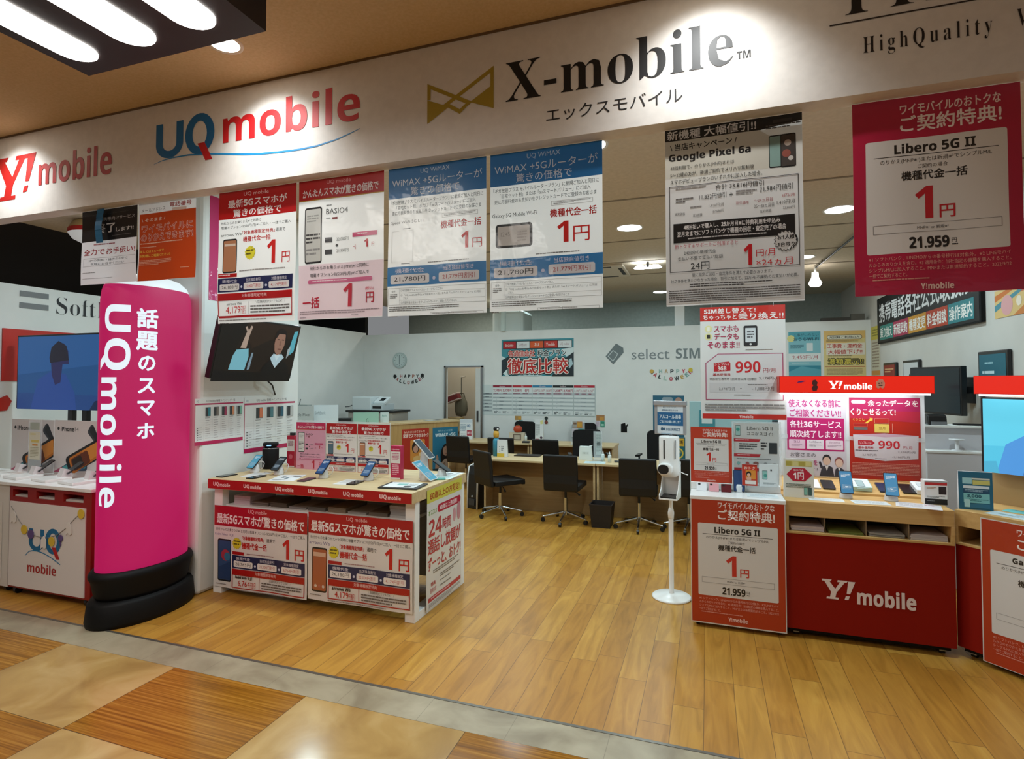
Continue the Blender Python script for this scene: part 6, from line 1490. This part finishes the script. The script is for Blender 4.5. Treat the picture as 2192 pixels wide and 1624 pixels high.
card_stand('small red card picturing a dark haired girl on the white unit', .275, 4.37, .955, .10, .15, '#c2341c', [('r', 0, 0, 100, 10, '#a82414'), ('t', 'おトク', 14, 16, 86, 34, '#f4dccc', 'b'), ('r', 24, 40, 90, 104, '#d98a34', 4), ('c', 44, 68, 16, '#1a1012', 20), ('c', 44, 74, 11, '#e0b49a', 13), ('r', 30, 90, 60, 110, '#d8a48c', 4), ('r', 20, 112, 92, 138, '#e8dcd4')])
card_stand('small white card with a mint phone picture on the white unit', .40, 4.37, .955, .125, .155, '#dde4e6', [('ph', 16, 34, 42, 84, '#8fc0ba'), ('r', 58, 26, 66, 36, '#2c3034', 1), ('c', 32, 62, 9, '#4a9a90'), ('l', 20, 100, 84, 112, 2, '#a4b0b4')])
flat_sheet('leaflet', 'clear leaflet tray on the white unit in front of the mint phone card', 'leaflet', .2, .13, '#d6dfe2', [('l', 10, 10, 90, 50, 4, '#b4c2c8')], .35, 4.29, .903, 0)

# ------------------------------------------------------------------ oak and red unit
ou = E('display_unit', 'oak topped red display unit with a lit red header', 'display unit', (.956, 4.20, 0))
SLOT = mat('#2a2019', .7)
W2 = .471
def oak_unit(t, w, lit=True):
    mb = MB()
    mb.box(-w, 0, .80, w, .62, .90, OAK).box(-w, 0, .685, w, .62, .70, OAK)
    for a in (-w, w - .018):
        mb.box(a, 0, .70, a + .018, .62, .80, OAK)
    mb.box(-w + .018, .36, .70, w - .018, .38, .80, SLOT)
    mb.build('oak_top', t, bevel=.002)
    for k in range(1, 4):
        x = -w + 2 * w * k / 4
        MB().box(x - .002, .02, .70, x + .002, .36, .80, mat('#9a8a70', .3)).build('slot_divider', t)
    MB().box(-w, .005, .06, w, .62, .685, REDM).build('red_front', t)
    MB().box(-w + .02, .04, .03, w - .02, .6, .06, BLACK).build('plinth', t)
    for sx in (-w + .06, w - .06):
        for sy in (.07, .55):
            MB().cyl((sx - .014, sy, .018), (sx + .014, sy, .018), .018, BLKPL).box(sx - .018, sy - .02, .02, sx + .018, sy + .02, .034, STEEL).build('caster', t)
oak_unit(ou, W2)
MB().box(-W2, .62, .03, W2, .66, .97, OAK).build('back_board', ou)
MB().box(-W2 + .03, .655, .97, W2 + .055, .675, 1.62, mat('#dadfe2', .4)).build('poster_panel', ou)
HDR = mat('#e0210c', .4, emit=.9)
hb = MB().box(-W2 + .0, .27, 1.615, W2 - .003, .655, 1.733, mat('#c8200f', .4)).box(-W2 + .004, .266, 1.618, W2 - .007, .271, 1.730, HDR).build('header_box', ou)
MB().box(-W2 + .02, .29, 1.603, W2 - .02, .63, 1.615, mat('#f6fbff', .4, emit=3.5)).build('light_strip', ou)
lamp('header_strip_lamp', 'AREA', (.95, 4.66, 1.598), 1.0, (.9, .97, 1), size=.86, size_y=.3)
mb = MB(); pr = Print(mb, .01, 0, fin_glow(1.1), .0004, None, x0=0); pr.lev = 2
YI = lambda u, v, k, c: [('q', [(u + a * k, v + b * k) for a, b in ((0, 0), (10, 0), (8.5, 2.5), (7.5, 2.5), (14, 11.5), (19.5, 2.5), (16.5, 2.5), (17, 0), (28.5, 0), (27, 2.5), (25, 2.5), (15.5, 16), (14, 22.5), (18, 22.5), (17.5, 25), (3.5, 25), (4.2, 22.5), (7.8, 22.5), (9.2, 16), (1.5, 2.5), (-1, 2.5), (-1.5, 0))], c),
                       ('q', [(u + a * k, v + b * k) for a, b in ((29, .5), (37, .5), (31, 16.5), (27, 16.5))], c), ('q', [(u + a * k, v + b * k) for a, b in ((26, 19.5), (30.5, 19.2), (29, 24), (24.5, 24.3))], c)]
pr.items(YI(0, 0, .23, '#fff6f0') + [('t', 'mobile', 9.2, 1.6, 26, 5.9, '#fff6f0', 'b')])
mb.xf(Matrix.Translation((-.155, .2655, 1.70))).build('header_lettering', hb, fix=False)
# paper ghosts and bat stuck to the header
mb = MB(); mb.prism([(-.024, -.02), (-.012, -.03), (0, -.02), (.014, -.03), (.024, -.018), (.028, .01), (.016, .032), (-.006, .034), (-.022, .018)], -.004, 0, mat('#d98a70', .6), 'y')
o = mb.build('ghost_sticker', None, (1.11, 4.465, 1.676)); tag(o, 'pale ghost shaped sticker on the lit red header', 'sticker')
MB().cyl((-.008, -.0055, .008), (-.008, -.004, .008), .004, BLKPL, n=8).cyl((.008, -.0055, .01), (.008, -.004, .01), .004, BLKPL, n=8).box(-.01, -.0055, -.008, .012, -.004, -.004, BLKPL).build('face', o)
o = MB().prism([(-.012, -.04), (.012, -.036), (.02, -.01), (.012, .0), (.018, .02), (.006, .04), (-.012, .036), (-.018, .012), (-.01, 0), (-.02, -.02)], -.004, 0, mat('#4a1812', .6), 'y').build('dark_sticker', None, (.712, 4.465, 1.668)); tag(o, 'dark figure shaped sticker on the left of the lit red header', 'sticker')
o = MB().prism([(-.03, -.006), (.0, -.004), (.03, .008), (.004, .008), (-.02, .004)], -.003, 0, mat('#5a1c68', .6), 'y').build('purple_sticker', None, (.628, 4.465, 1.692)); tag(o, 'small purple strip sticker at the left of the lit red header', 'sticker')
mb = MB(); pr = Print(mb, .01, 0, fin_paper, .0004, None, x0=0); pr.lev = 2
pr.items(YI(0, 0, .5, '#ead8d2') + [('t', 'mobile', 19.5, 4.0, 51.5, 14.0, '#ead8d2', 'b')])
mb.xf(Matrix.Translation((-.255, .0045, .405))).build('front_lettering', ou, fix=False)
G3 = [('t', '使えなくなる前に', 6, 8, 92, 22, '#b8307c', 'b'), ('t', 'ご相談ください!!', 8, 26, 92, 40, '#b8307c', 'b'), ('r', 3, 42, 97, 102, '#b61a66'), ('t', '各社3Gサービス', 8, 47, 92, 60, '#f4e4ee', 'b'), ('t', '順次終了します!!', 8, 65, 92, 78, '#f4e4ee', 'b'),
      ('r', 6, 82, 33, 99, '#e4c4d8', 1.5), ('r', 36, 82, 64, 99, '#e4dce4', 1.5), ('r', 67, 82, 95, 99, '#e4d0dc', 1.5), ('t', 'au', 14, 84, 24, 88, '#a87a9a'), ('t', 'SoftBank', 40, 84, 60, 87.5, '#8a7a8a'), ('t', 'docomo', 72, 84, 90, 87.5, '#a0708a'), ('l', 40, 91, 60, 95, 2, '#8a8290'), ('l', 70, 91, 92, 95, 2, '#a08a98'), ('l', 10, 91, 28, 95, 2, '#b898ac'),
      ('t', 'お客さまの', 8, 106, 50, 114, '#3c3a42'), ('t', '「困った」を', 8, 119, 53, 129, '#a8386c', 'b'), ('t', '解決します!!', 8, 133, 53, 139, '#3c3a42'),
      ('c', 68, 117, 7, '#2a2426', 9), ('c', 68, 120, 6, '#d8b8a4', 7.5), ('q', [(56, 148), (60, 131), (68, 127), (77, 131), (80, 148)], '#2e2c36'), ('q', [(58, 134), (55, 122), (58, 121), (62, 131)], '#2e2c36'), ('q', [(65, 128), (71, 128), (68, 138)], '#dcd8d8'), ('c', 88, 121, 7, '#8a4a48', 9), ('c', 88, 123, 6, '#e0c0ae', 7.5), ('q', [(80, 148), (82, 134), (88, 130), (95, 134), (97, 148)], '#34323e'), ('q', [(86, 131), (90, 131), (88, 140)], '#dcd8d8')]
poster('unit_poster', 'pale poster with magenta block and two cartoon clerks under the lit red header', 'poster', .415, .615, '#cfc9d2', G3, (.772, 4.853, .975), fin=fin_film, group='posters under the lit red header')
CARRY = [('r', 0, 0, 100, 22, '#b01c58'), ('q', [(0, 22), (100, 22), (100, 40), (0, 34)], '#ba2440'), ('r', 3, 4, 24, 10, '#e8d8dc', 3), ('t', '余ったデータを', 27, 4, 97, 14, '#f4e8e4', 'b'), ('t', 'くりこせるって!', 2, 18, 66, 29, '#f4e8e4', 'b'), ('t', 'くりこし', 5, 34, 22, 38, '#e8d060'), ('q', [(22, 42), (30, 35), (29, 33), (34, 34), (33, 39), (31.5, 37), (24, 44)], '#e8c848'),
         ('r', 6, 42, 26, 48, '#a81e18'), ('o', 6, 42, 26, 48, .5, '#d87a5a'), ('r', 6, 49, 26, 53, '#6a6664'), ('r', 36, 34, 57, 42, '#b82a20'), ('o', 36, 34, 57, 42, .5, '#e09a7a'), ('r', 36, 43, 57, 57, '#e0c460'), ('t', '翌月', 42, 48, 51, 52, '#9a6a1c'), ('r', 61, 42, 61.6, 57, '#e0a090'),
         ('q', [(5, 61), (50, 64), (97, 61), (96, 98), (50, 103), (7, 98)], '#d3cbd0'), ('q', [(5, 61), (50, 58), (97, 61), (50, 64.5)], '#c9a4b4'), ('q', [(12, 70), (32, 70), (36, 74), (32, 78), (12, 78)], '#bc2030'), ('t', 'シンプルS 3GB', 14, 71.5, 31, 76.5, '#f0dcdc'), ('t', '基本使用料', 12, 80, 34, 84, '#b02a34', 'b'), ('t', '990', 41, 70, 71, 83, '#c8202c', 'bh'), ('t', '円/月', 75, 78, 88, 83, '#b84a54'),
         ('l', 8, 86, 66, 88.5, 1, '#5a4a50'), ('t', '2,178円/月', 68, 86, 92, 89.5, '#6a5a60'), ('t', '2,178円/月', 18, 92, 38, 96, '#7a6a70'), ('t', '-1,188円/月', 60, 94, 84, 98, '#7a6a70'), ('l', 36, 99, 60, 100.5, 1, '#5a4a50'), ('l', 3, 107, 97, 128, 9, '#d88474')]
poster('unit_poster', 'red poster with a white pail shaped price panel under the lit red header', 'poster', .452, .63, '#b8240f', CARRY, (1.228, 4.853, .945), fin=fin_film, group='posters under the lit red header')
for i, (x, z, w, h) in enumerate(((1.0, 1.27, .05, .03), (1.455, 1.27, .05, .03), (.56, 1.27, .04, .03))):
    o = MB().box(-w / 2, -.004, -h / 2, w / 2, 0, h / 2, CLEAR).build('clear_clip', None, (x, 4.852, z)); tag(o, ['clear clip between the two posters under the red header', 'clear clip at the right edge of the pail price poster', 'clear clip at the left edge of the pale magenta poster'][i], 'clip')
# brochures in the slots
for i, (c, h, lb) in enumerate([('#d2c8cc', .035, 'white brochures in the first slot of the oak unit'), ('#8a9a4c', .014, 'green brochures in the second slot of the oak unit'), ('#a8a8a4', .026, 'grey curled brochures in the third slot of the oak unit'), ('#c9c4c6', .036, 'white brochures in the fourth slot of the oak unit')]):
    mb = MB(); x0 = .488 + .018 + .008 + i * .2275
    for j in range(5):
        mb.box(x0 + random.uniform(0, .008), 4.215 + random.uniform(0, .015), .70 + h * j / 5, x0 + .20, 4.45, .70 + h * (j + 1) / 5 - .0006, mat(c, .6))
    o = mb.build('brochure_stack'); tag(o, lb, 'brochure stack', 'brochures in the oak unit slots')
# on top of the oak unit
OT = .90
card_stand('white card with a red arrow at the left end of the oak unit', .585, 4.33, OT, .185, .265, '#dcd9cf', [('r', 6, 8, 94, 28, '#cfc46a'), ('r', 8, 10, 26, 26, '#b0a04a'), ('r', 30, 10, 48, 26, '#d8cc8a'), ('r', 52, 10, 70, 26, '#b0a04a'), ('r', 74, 10, 92, 26, '#d8cc8a'), ('q', [(8, 58), (30, 34), (70, 34), (94, 58), (70, 82), (30, 82)], '#b81c34'), ('t', '端末代金', 32, 38, 66, 45, '#f0d8d8', 'b'), ('t', '1円', 32, 50, 66, 76, '#f6ecec', 'b'), ('l', 6, 92, 90, 108, 3, '#6a7468'), ('ph', 66, 104, 78, 132, '#7ab0a0'), ('ph', 80, 104, 92, 132, '#3a5a54')])
tray = E('sample_ledge', 'low oak ledge at the back of the oak unit top', 'ledge', (.95, 4.60, OT))
MB().prism([(-.06, 0), (.20, 0), (.20, .07), (.17, .07), (-.06, .015)], -.46, .46, OAK, 'x').build('ledge', tray)
def on_ledge(name, x, lb, c, items=None, cat='phone sample', w=.08, l=.15, th=.008, grp='samples on the oak ledge'):
    t = MB().prism(rrect(-w / 2, 0, w / 2, l, .008), 0, th, mat(c, .25), 'z').build(name, None, (x, 4.575, OT + .026), (math.radians(14), 0, 0))
    if items:
        poster('face', '', '', w * .92, l * .92, items[0], items[1], (0, .005, th + .001), parent=t, rx=-PI / 2, thick=.0005)
    tag(t, lb, cat, grp)
on_ledge('phone_sample', .72, 'white phone sample lying on the oak ledge', '#e2e2e0')
on_ledge('phone_sample', .815, 'black phone sample lying on the oak ledge beside the white one', '#1c2024')
on_ledge('phone_carton', 1.015, 'open mint phone carton on the oak ledge', '#b8d8d2', ('#d3e2e0', [('ph', 30, 20, 70, 110, '#9ab0b0'), ('l', 20, 125, 80, 150, 2, '#8aa0a0')]), 'box', .13, .15, .03)
on_ledge('phone_sample', 1.165, 'navy phone sample lying on the oak ledge', '#1c3050')
on_ledge('phone_sample', 1.305, 'black phone sample lying at the right of the oak ledge', '#16181b')
on_ledge('phone_carton', 1.38, 'open white phone carton at the right end of the oak ledge', '#dfe2e4', ('#e4e6e8', [('ph', 30, 20, 70, 110, '#c9ced2')]), 'box', .08, .15, .03)
demo_phone((.885, 4.42, OT), 0, 'sky blue screened phone upright on a white stand, left on the oak unit', '#3f86b4', w=.078, l=.16, tilt=62, hgt=.085, cable=False, body='#20101a', stand='#dcdde0', group='phones on the oak unit')
demo_phone((1.15, 4.42, OT), -.06, 'sky blue screened phone upright on a white stand, right on the oak unit', '#4a90bc', w=.078, l=.16, tilt=62, hgt=.085, cable=False, body='#20101a', stand='#dcdde0', group='phones on the oak unit')
flat_sheet('leaflet', 'clear leaflet in front of the left phone on the oak unit', 'leaflet', .21, .10, '#d3d6d4', [('l', 8, 8, 90, 40, 4, '#aab2b2')], .745, 4.31, OT, -.05)
flat_sheet('leaflet', 'clear leaflet between the two phones on the oak unit', 'leaflet', .21, .12, '#cdd3d4', [('l', 8, 8, 90, 46, 4, '#a6b0b2')], 1.0, 4.30, OT, .06)
flat_sheet('leaflet', 'white leaflet overhanging the front edge of the oak unit', 'leaflet', .24, .17, '#d6d3d4', [('l', 8, 8, 60, 60, 5, '#a8a4a8'), ('l', 64, 10, 92, 30, 2, '#b47a84')], 1.265, 4.29, OT, -.25)
cp = carton('black and white phone carton with a red stripe standing on the oak unit', 1.385, 4.40, .125, .07, .155, mat('#dcdad8', .4), [('r', 0, 0, 100, 8, '#a8a6a4'), ('r', 0, 8, 100, 22, '#c02a2c'), ('r', 62, 28, 96, 70, '#2a1c1e'), ('l', 8, 34, 52, 44, 2, '#c08a6a'), ('r', 0, 76, 100, 94, '#e8e8e6'), ('l', 8, 80, 90, 90, 2, '#3a3a3a'), ('r', 0, 94, 100, 124, '#141416'), ('l', 8, 104, 70, 110, 1, '#8a8a8a')], z=OT)

# ------------------------------------------------------------------ angled third unit
au = E('display_unit', 'angled oak topped red display unit at the right edge with a large screen', 'display unit', (1.447, 4.262, 0), -PI / 4)
def oak_unit_right():
    mb = MB()
    mb.box(0, 0, .80, 1.0, .5, .90, OAK).box(0, 0, .685, 1.0, .5, .70, OAK)
    for a in (0, .982): mb.box(a, 0, .70, a + .018, .5, .80, OAK)
    mb.box(.018, .30, .70, .982, .32, .80, SLOT)
    mb.build('oak_top', au, bevel=.002)
    MB().box(0, .005, .06, 1.0, .5, .685, REDM).build('red_front', au)
    MB().box(.02, .04, .03, .98, .48, .06, BLACK).build('plinth', au)
    for sx in (.06, .94):
        for sy in (.07, .44):
            MB().cyl((sx - .014, sy, .018), (sx + .014, sy, .018), .018, BLKPL).box(sx - .018, sy - .02, .02, sx + .018, sy + .02, .034, STEEL).build('caster', au)
    MB().box(0, .44, .90, 1.0, .48, 1.62, mat('#b99a68', .5)).build('back_board', au)
    hb2 = MB().box(0, .255, 1.615, .98, .44, 1.733, mat('#c8200f', .4)).box(.004, .25, 1.618, .976, .256, 1.730, HDR).build('header_box', au)
    MB().box(.02, .27, 1.603, .96, .43, 1.615, mat('#f6fbff', .4, emit=3.5)).build('light_strip', hb2)
oak_unit_right()
def AU(x, y, z):
    c = math.sqrt(.5)
    return (1.447 + x * c + y * c, 4.262 - x * c + y * c, z)
pic3 = ('#4fb8d6', [('q', [(0, 0), (100, 0), (100, 30), (0, 36)], '#5cc4de'), ('c', 62, 10, 22, '#151218', 19), ('c', 44, 18, 7, '#151218'), ('c', 50, 26, 6, '#1a161c'), ('q', [(48, 24), (56, 26), (62, 34), (54, 38), (46, 34)], '#c0a8b8'),
     ('q', [(8, 56), (14, 34), (26, 26), (48, 24), (66, 30), (80, 56)], '#4a8ed0'), ('q', [(24, 56), (28, 38), (32, 56)], '#3a6cae'), ('q', [(44, 25), (52, 36), (46, 40), (40, 27)], '#6aa8e0'), ('q', [(34, 56), (58, 42), (80, 40), (80, 50), (50, 56)], '#8a9cb4'), ('q', [(0, 48), (8, 47), (10, 56), (0, 56)], '#48a4c4')])
screen_tv('large bright blue screen on the angled unit showing a person in a blue jacket', .87, .485, AU(.43, .34, 1.112), -PI / 4, 0, pic3, 1.0, .05, .014)
poster('unit_poster', 'red price poster with a large white panel on the angled unit at the right edge', 'poster', .594, .85, '#d8d2cc', [('r', 1, 1, 99, 142.5, '#b2320e')] + libero(True, price='9,720', model='Galaxy A23 5G'), AU(.137 + .297, -.004, .03), -PI / 4, fin=fin_film, bend=wave(23, .0015, .7), group='large red price posters on the units')
mb = MB().box(.002, -.001, .03, .004, 0, .05, WHITE)
t = card_stand('teal price card stand at the corner of the angled unit', *AU(.075, .09, .90), .17, .235, '#1f5f78', [('r', 12, 22, 40, 44, '#9cc8cc'), ('r', 40, 22, 92, 28, '#cfd0c0'), ('r', 42, 30, 92, 46, '#c9c06a'), ('r', 14, 50, 90, 60, '#d6dee0'), ('r', 14, 62, 90, 76, '#234a66'), ('l', 18, 64, 86, 74, 2, '#9ab4c0'), ('r', 14, 78, 90, 112, '#79b8b8'), ('t', '3,000', 24, 82, 66, 94, '#1f5060', 'b'), ('l', 30, 98, 86, 108, 2, '#3a7478'), ('r', 14, 114, 90, 130, '#2c6a84'), ('r', 16, 100, 32, 128, '#a8d0d0')], -.12)
o = flat_sheet('leaflet', 'pale teal leaflet lying on the angled unit below the large screen', 'leaflet', .2, .13, '#c6d6d8', [('c', 40, 34, 20, '#8fb4bc', 8), ('l', 60, 10, 94, 50, 4, '#9ab4ba')], *AU(.24, .1, .90), -.8)
o = flat_sheet('leaflet', 'turquoise leaflet lying under the large screen of the angled unit', 'leaflet', .14, .1, '#68c0c0', [('r', 30, 14, 60, 20, '#2c6a70')], *AU(.22, .26, .90), -.7)
o = demo_phone(AU(.36, .2, .90), -PI / 4, 'dark demo phone tilted on the angled unit at the picture edge', '#23305c', w=.08, l=.15, tilt=40, hgt=.05, cable=False)

# ------------------------------------------------------------------ behind the right hand units
sh = E('white_shelf', 'white two tier cabinet between the lit red headers', 'cabinet', (2.02, 5.6, 0))
MB().box(-.30, 0, 0, .25, .30, 1.117, mat('#d0ced2', .5)).build('lower_tier', sh, bevel=.004)
MB().box(-.30, .16, 1.117, .25, .30, 1.32, mat('#cccacf', .5)).box(-.31, .10, 1.305, .26, .32, 1.325, WHITE).build('upper_tier', sh, bevel=.003)
MB().box(-.31, -.01, 1.105, .26, .16, 1.12, WHITE).build('ledge', sh)
o = MB().lathe([(0, 0), (.04, 0), (.04, .006), (.014, .012), (.014, .085), (.055, .09), (.055, .098), (0, .098)], mat('#e0e0e2', .3), n=24).build('display_riser', None, (1.95, 5.66, 1.12)); tag(o, 'small round white riser on the lower tier of the white cabinet', 'riser')
o = E('card_terminal', 'black payment terminal on top of the white cabinet', 'terminal', (1.84, 5.80, 1.325))
MB().prism([(-.08, 0), (.08, 0), (.08, .05), (0, .095), (-.06, .08)], -.07, .07, BLKPL, 'x').build('body', o, bevel=.01)
MB().box(-.05, -.09, 0, .06, -.08, .03, mat('#7c8084', .3)).build('card_slot', o)
o = MB().box(-.10, -.05, 0, .1, .05, .012, BLACK).build('cable_tray', None, (2.08, 5.78, 1.325)); tag(o, 'flat black tray right of the payment terminal on the white cabinet', 'tray')
# teal display racks further back
td = E('teal_display', 'white and teal promotional display wall behind the small red board', 'display wall', (.45, 5.75, 0))
MB().box(-.62, 0, 0, .62, .30, 1.22, mat('#c4d4d4', .5)).build('body', td)
MB().box(-.62, -.01, 1.22, .62, .05, 1.50, mat('#9cc4c8', .5)).build('header', td)
for i, (x, z, w, h, c) in enumerate([(-.46, 1.26, .14, .16, '#3c8c98'), (.12, 1.22, .18, .05, '#2a8a84'), (.5, 1.05, .12, .14, '#2a3234')]):
    MB().box(x - w / 2, -.018, z, x + w / 2, -.01, z + h, mat(c, .5)).box(x - w * .35, -.02, z + h * .2, x + w * .35, -.017, z + h * .8, mat('#c9dcdc', .5)).build('shelf_card', td)
poster('teal_banner', 'upright teal banner with a white ring between the information sheet and the red unit', 'banner', .20, .62, '#176a72', [('c', 50, 210, 28, '#bcd8d8'), ('c', 50, 210, 18, '#176a72'), ('r', 0, 170, 100, 172, '#9cc4c4'), ('r', 0, 30, 100, 70, '#22323a')], (.615, 5.30, .80), thick=.004)
o = bpy.data.objects['teal_banner']; MB().box(-.1, .004, -.80, .1, .03, 0, mat('#2b3a3c', .5)).build('stand', o)
poster('wall_poster', 'teal poster with a yellow plate and pinkish ball picture above the sanitizer notice', 'poster', .50, .71, '#245f78', [('r', 30, 6, 64, 20, '#8a9aa4', 6), ('r', 16, 22, 56, 40, '#c9962a'), ('r', 6, 24, 16, 38, '#a03a34'), ('c', 82, 22, 12, '#b08a78', 16), ('l', 10, 50, 90, 130, 10, '#7ab0bc')], (-.62, BW, .75))
yb = E('flyer_stand', 'dark teal stand with yellow flyers right of the sanitizer dispenser', 'flyer stand', (-.36, 7.02, DZ))
MB().box(-.07, 0, 0, .10, .02, .34, mat('#1f5a64', .5)).box(-.07, -.05, 0, .10, .06, .012, BLKPL).build('board', yb)
poster('flyer', '', '', .15, .30, '#1f6068', [('r', 0, 0, 100, 60, '#d2a028'), ('t', '無料診断', 8, 14, 92, 46, '#4a3210', 'b'), ('c', 50, 116, 44, '#d8b43a'), ('c', 50, 116, 34, '#1f6068'), ('l', 22, 96, 78, 136, 3, '#d8b43a')], (.015, -.002, .025), parent=yb, thick=.001)

# ------------------------------------------------------------------ right wall
RW = 2.296
def on_right(name, label, cat, y0, y1, z0, z1, bg, items, frame=None, group=None):
    w = abs(y1 - y0)
    if frame:
        t = E(name, label, cat, (RW, (y0 + y1) / 2, z0), -R90, group)
        MB().box(-w / 2, -.03, 0, w / 2, 0, z1 - z0, frame).build('frame', t, bevel=.008)
        poster('print', '', '', w - .06, z1 - z0 - .06, bg, items, (0, -.032, .03), parent=t, thick=.001)
        return t
    return poster(name, label, cat, w, z1 - z0, bg, items, (RW, (y0 + y1) / 2, z0), -R90, group=group, thick=.003)
cs = ['#2a7a70', '#a02a4a', '#c48a2a', '#b03a1c', '#2a7a80']
SGN = [('tw', '携帯電話各社公式取扱店', 3, 2.6, 97, 10.5, '#dedede', '#0a0a0a', .02)] + [('r', 3.5 + 18.7 * i, 12, 22 + 18.7 * i, 18.2, cs[i]) for i in range(5)] + \
      [('t', t_, 4.5 + 18.7 * i, 13, 21 + 18.7 * i, 17.3, '#e8e6e0', 'b') for i, t_ in enumerate(['乗り換え', '新規契約', '機種変更', '料金相談', '操作案内'])]
sg = E('wall_sign', 'long black sign with white characters and five coloured blocks on the right wall', 'sign', (RW, 7.59, 2.215), -R90)
MB().box(-1.59, -.035, 0, 1.59, 0, .63, BLACK).build('board', sg, bevel=.006)
poster('print', '', '', 3.14, .60, '#0c0c0d', SGN, (0, -.037, .015), parent=sg, thick=.001)
on_right('framed_print', 'small black framed red menu print on the right wall', 'framed print', 8.95, 8.42, 1.55, 1.94, '#8a2a1c', [('l', 10, 10, 90, 24, 2, '#d8a878'), ('l', 10, 32, 90, 66, 5, '#c98a5a')], BLKPL, 'framed prints on the right wall')
on_right('framed_print', 'black framed white print on the right wall half hidden by the dark television', 'framed print', 8.14, 7.58, 1.50, 1.945, '#c9cccc', [('q', [(30, 70), (40, 30), (48, 24), (52, 40), (60, 70)], '#3a3a3c'), ('l', 60, 12, 94, 30, 3, '#8a8c8c')], BLKPL, 'framed prints on the right wall')
on_right('framed_print', 'black framed teal print on the right wall above the right red header', 'framed print', 6.09, 5.56, 1.56, 1.955, '#1f6070', [('l', 22, 14, 70, 20, 1, '#9ac4cc'), ('l', 12, 30, 90, 40, 1, '#c4dce0'), ('r', 30, 52, 74, 58, '#bcd0d4')], BLKPL, 'framed prints on the right wall')
on_right('wall_poster', 'colourful striped orange, blue and pink poster high on the right wall', 'poster', 5.83, 5.15, 2.22, 2.45, '#d8b878', [('q', [(0, 6), (40, 0), (60, 0), (0, 14)], '#c8702c'), ('q', [(0, 18), (70, 2), (84, 2), (0, 26)], '#4a8a98'), ('c', 30, 20, 14, '#d8a0a0', 12), ('q', [(44, 34), (100, 12), (100, 24), (70, 34)], '#c87a3a'), ('q', [(60, 8), (100, 0), (100, 8)], '#c9503a'), ('c', 58, 18, 6, '#e8dcc8')])
on_right('wall_poster', 'narrow yellow topped poster on the right wall beside the back corner', 'poster', 9.66, 9.22, 1.78, 2.49, '#c9c4b0', [('r', 0, 0, 100, 44, '#c9bc4a'), ('l', 10, 10, 90, 36, 3, '#8a8430'), ('l', 10, 52, 90, 140, 9, '#9a8a78'), ('r', 0, 146, 100, 161, '#c98a3a')])
tv3 = E('television', 'dark switched off television on an arm from the right wall', 'television', (1.985, 6.25, 1.395), math.radians(-76))
MB().box(-.36, 0, 0, .36, .05, .435, BLKPL).build('cabinet', tv3, bevel=.006)
MB().box(-.345, -.002, .018, .345, .001, .42, mat('#101c22', .08)).build('screen', tv3)
MB().box(-.1, .05, .12, .1, .09, .32, BLKPL).box(-.03, .09, .19, .03, .31, .25, BLKPL).box(-.09, .28, .1, .09, .318, .34, BLKPL).build('wall_arm', tv3)

# ------------------------------------------------------------------ tidy: parts carry no label of their own unless needed
for o in list(bpy.data.objects):
    if o.parent is not None:
        for k in ('label', 'category', 'group'):
            if k in o: del o[k]
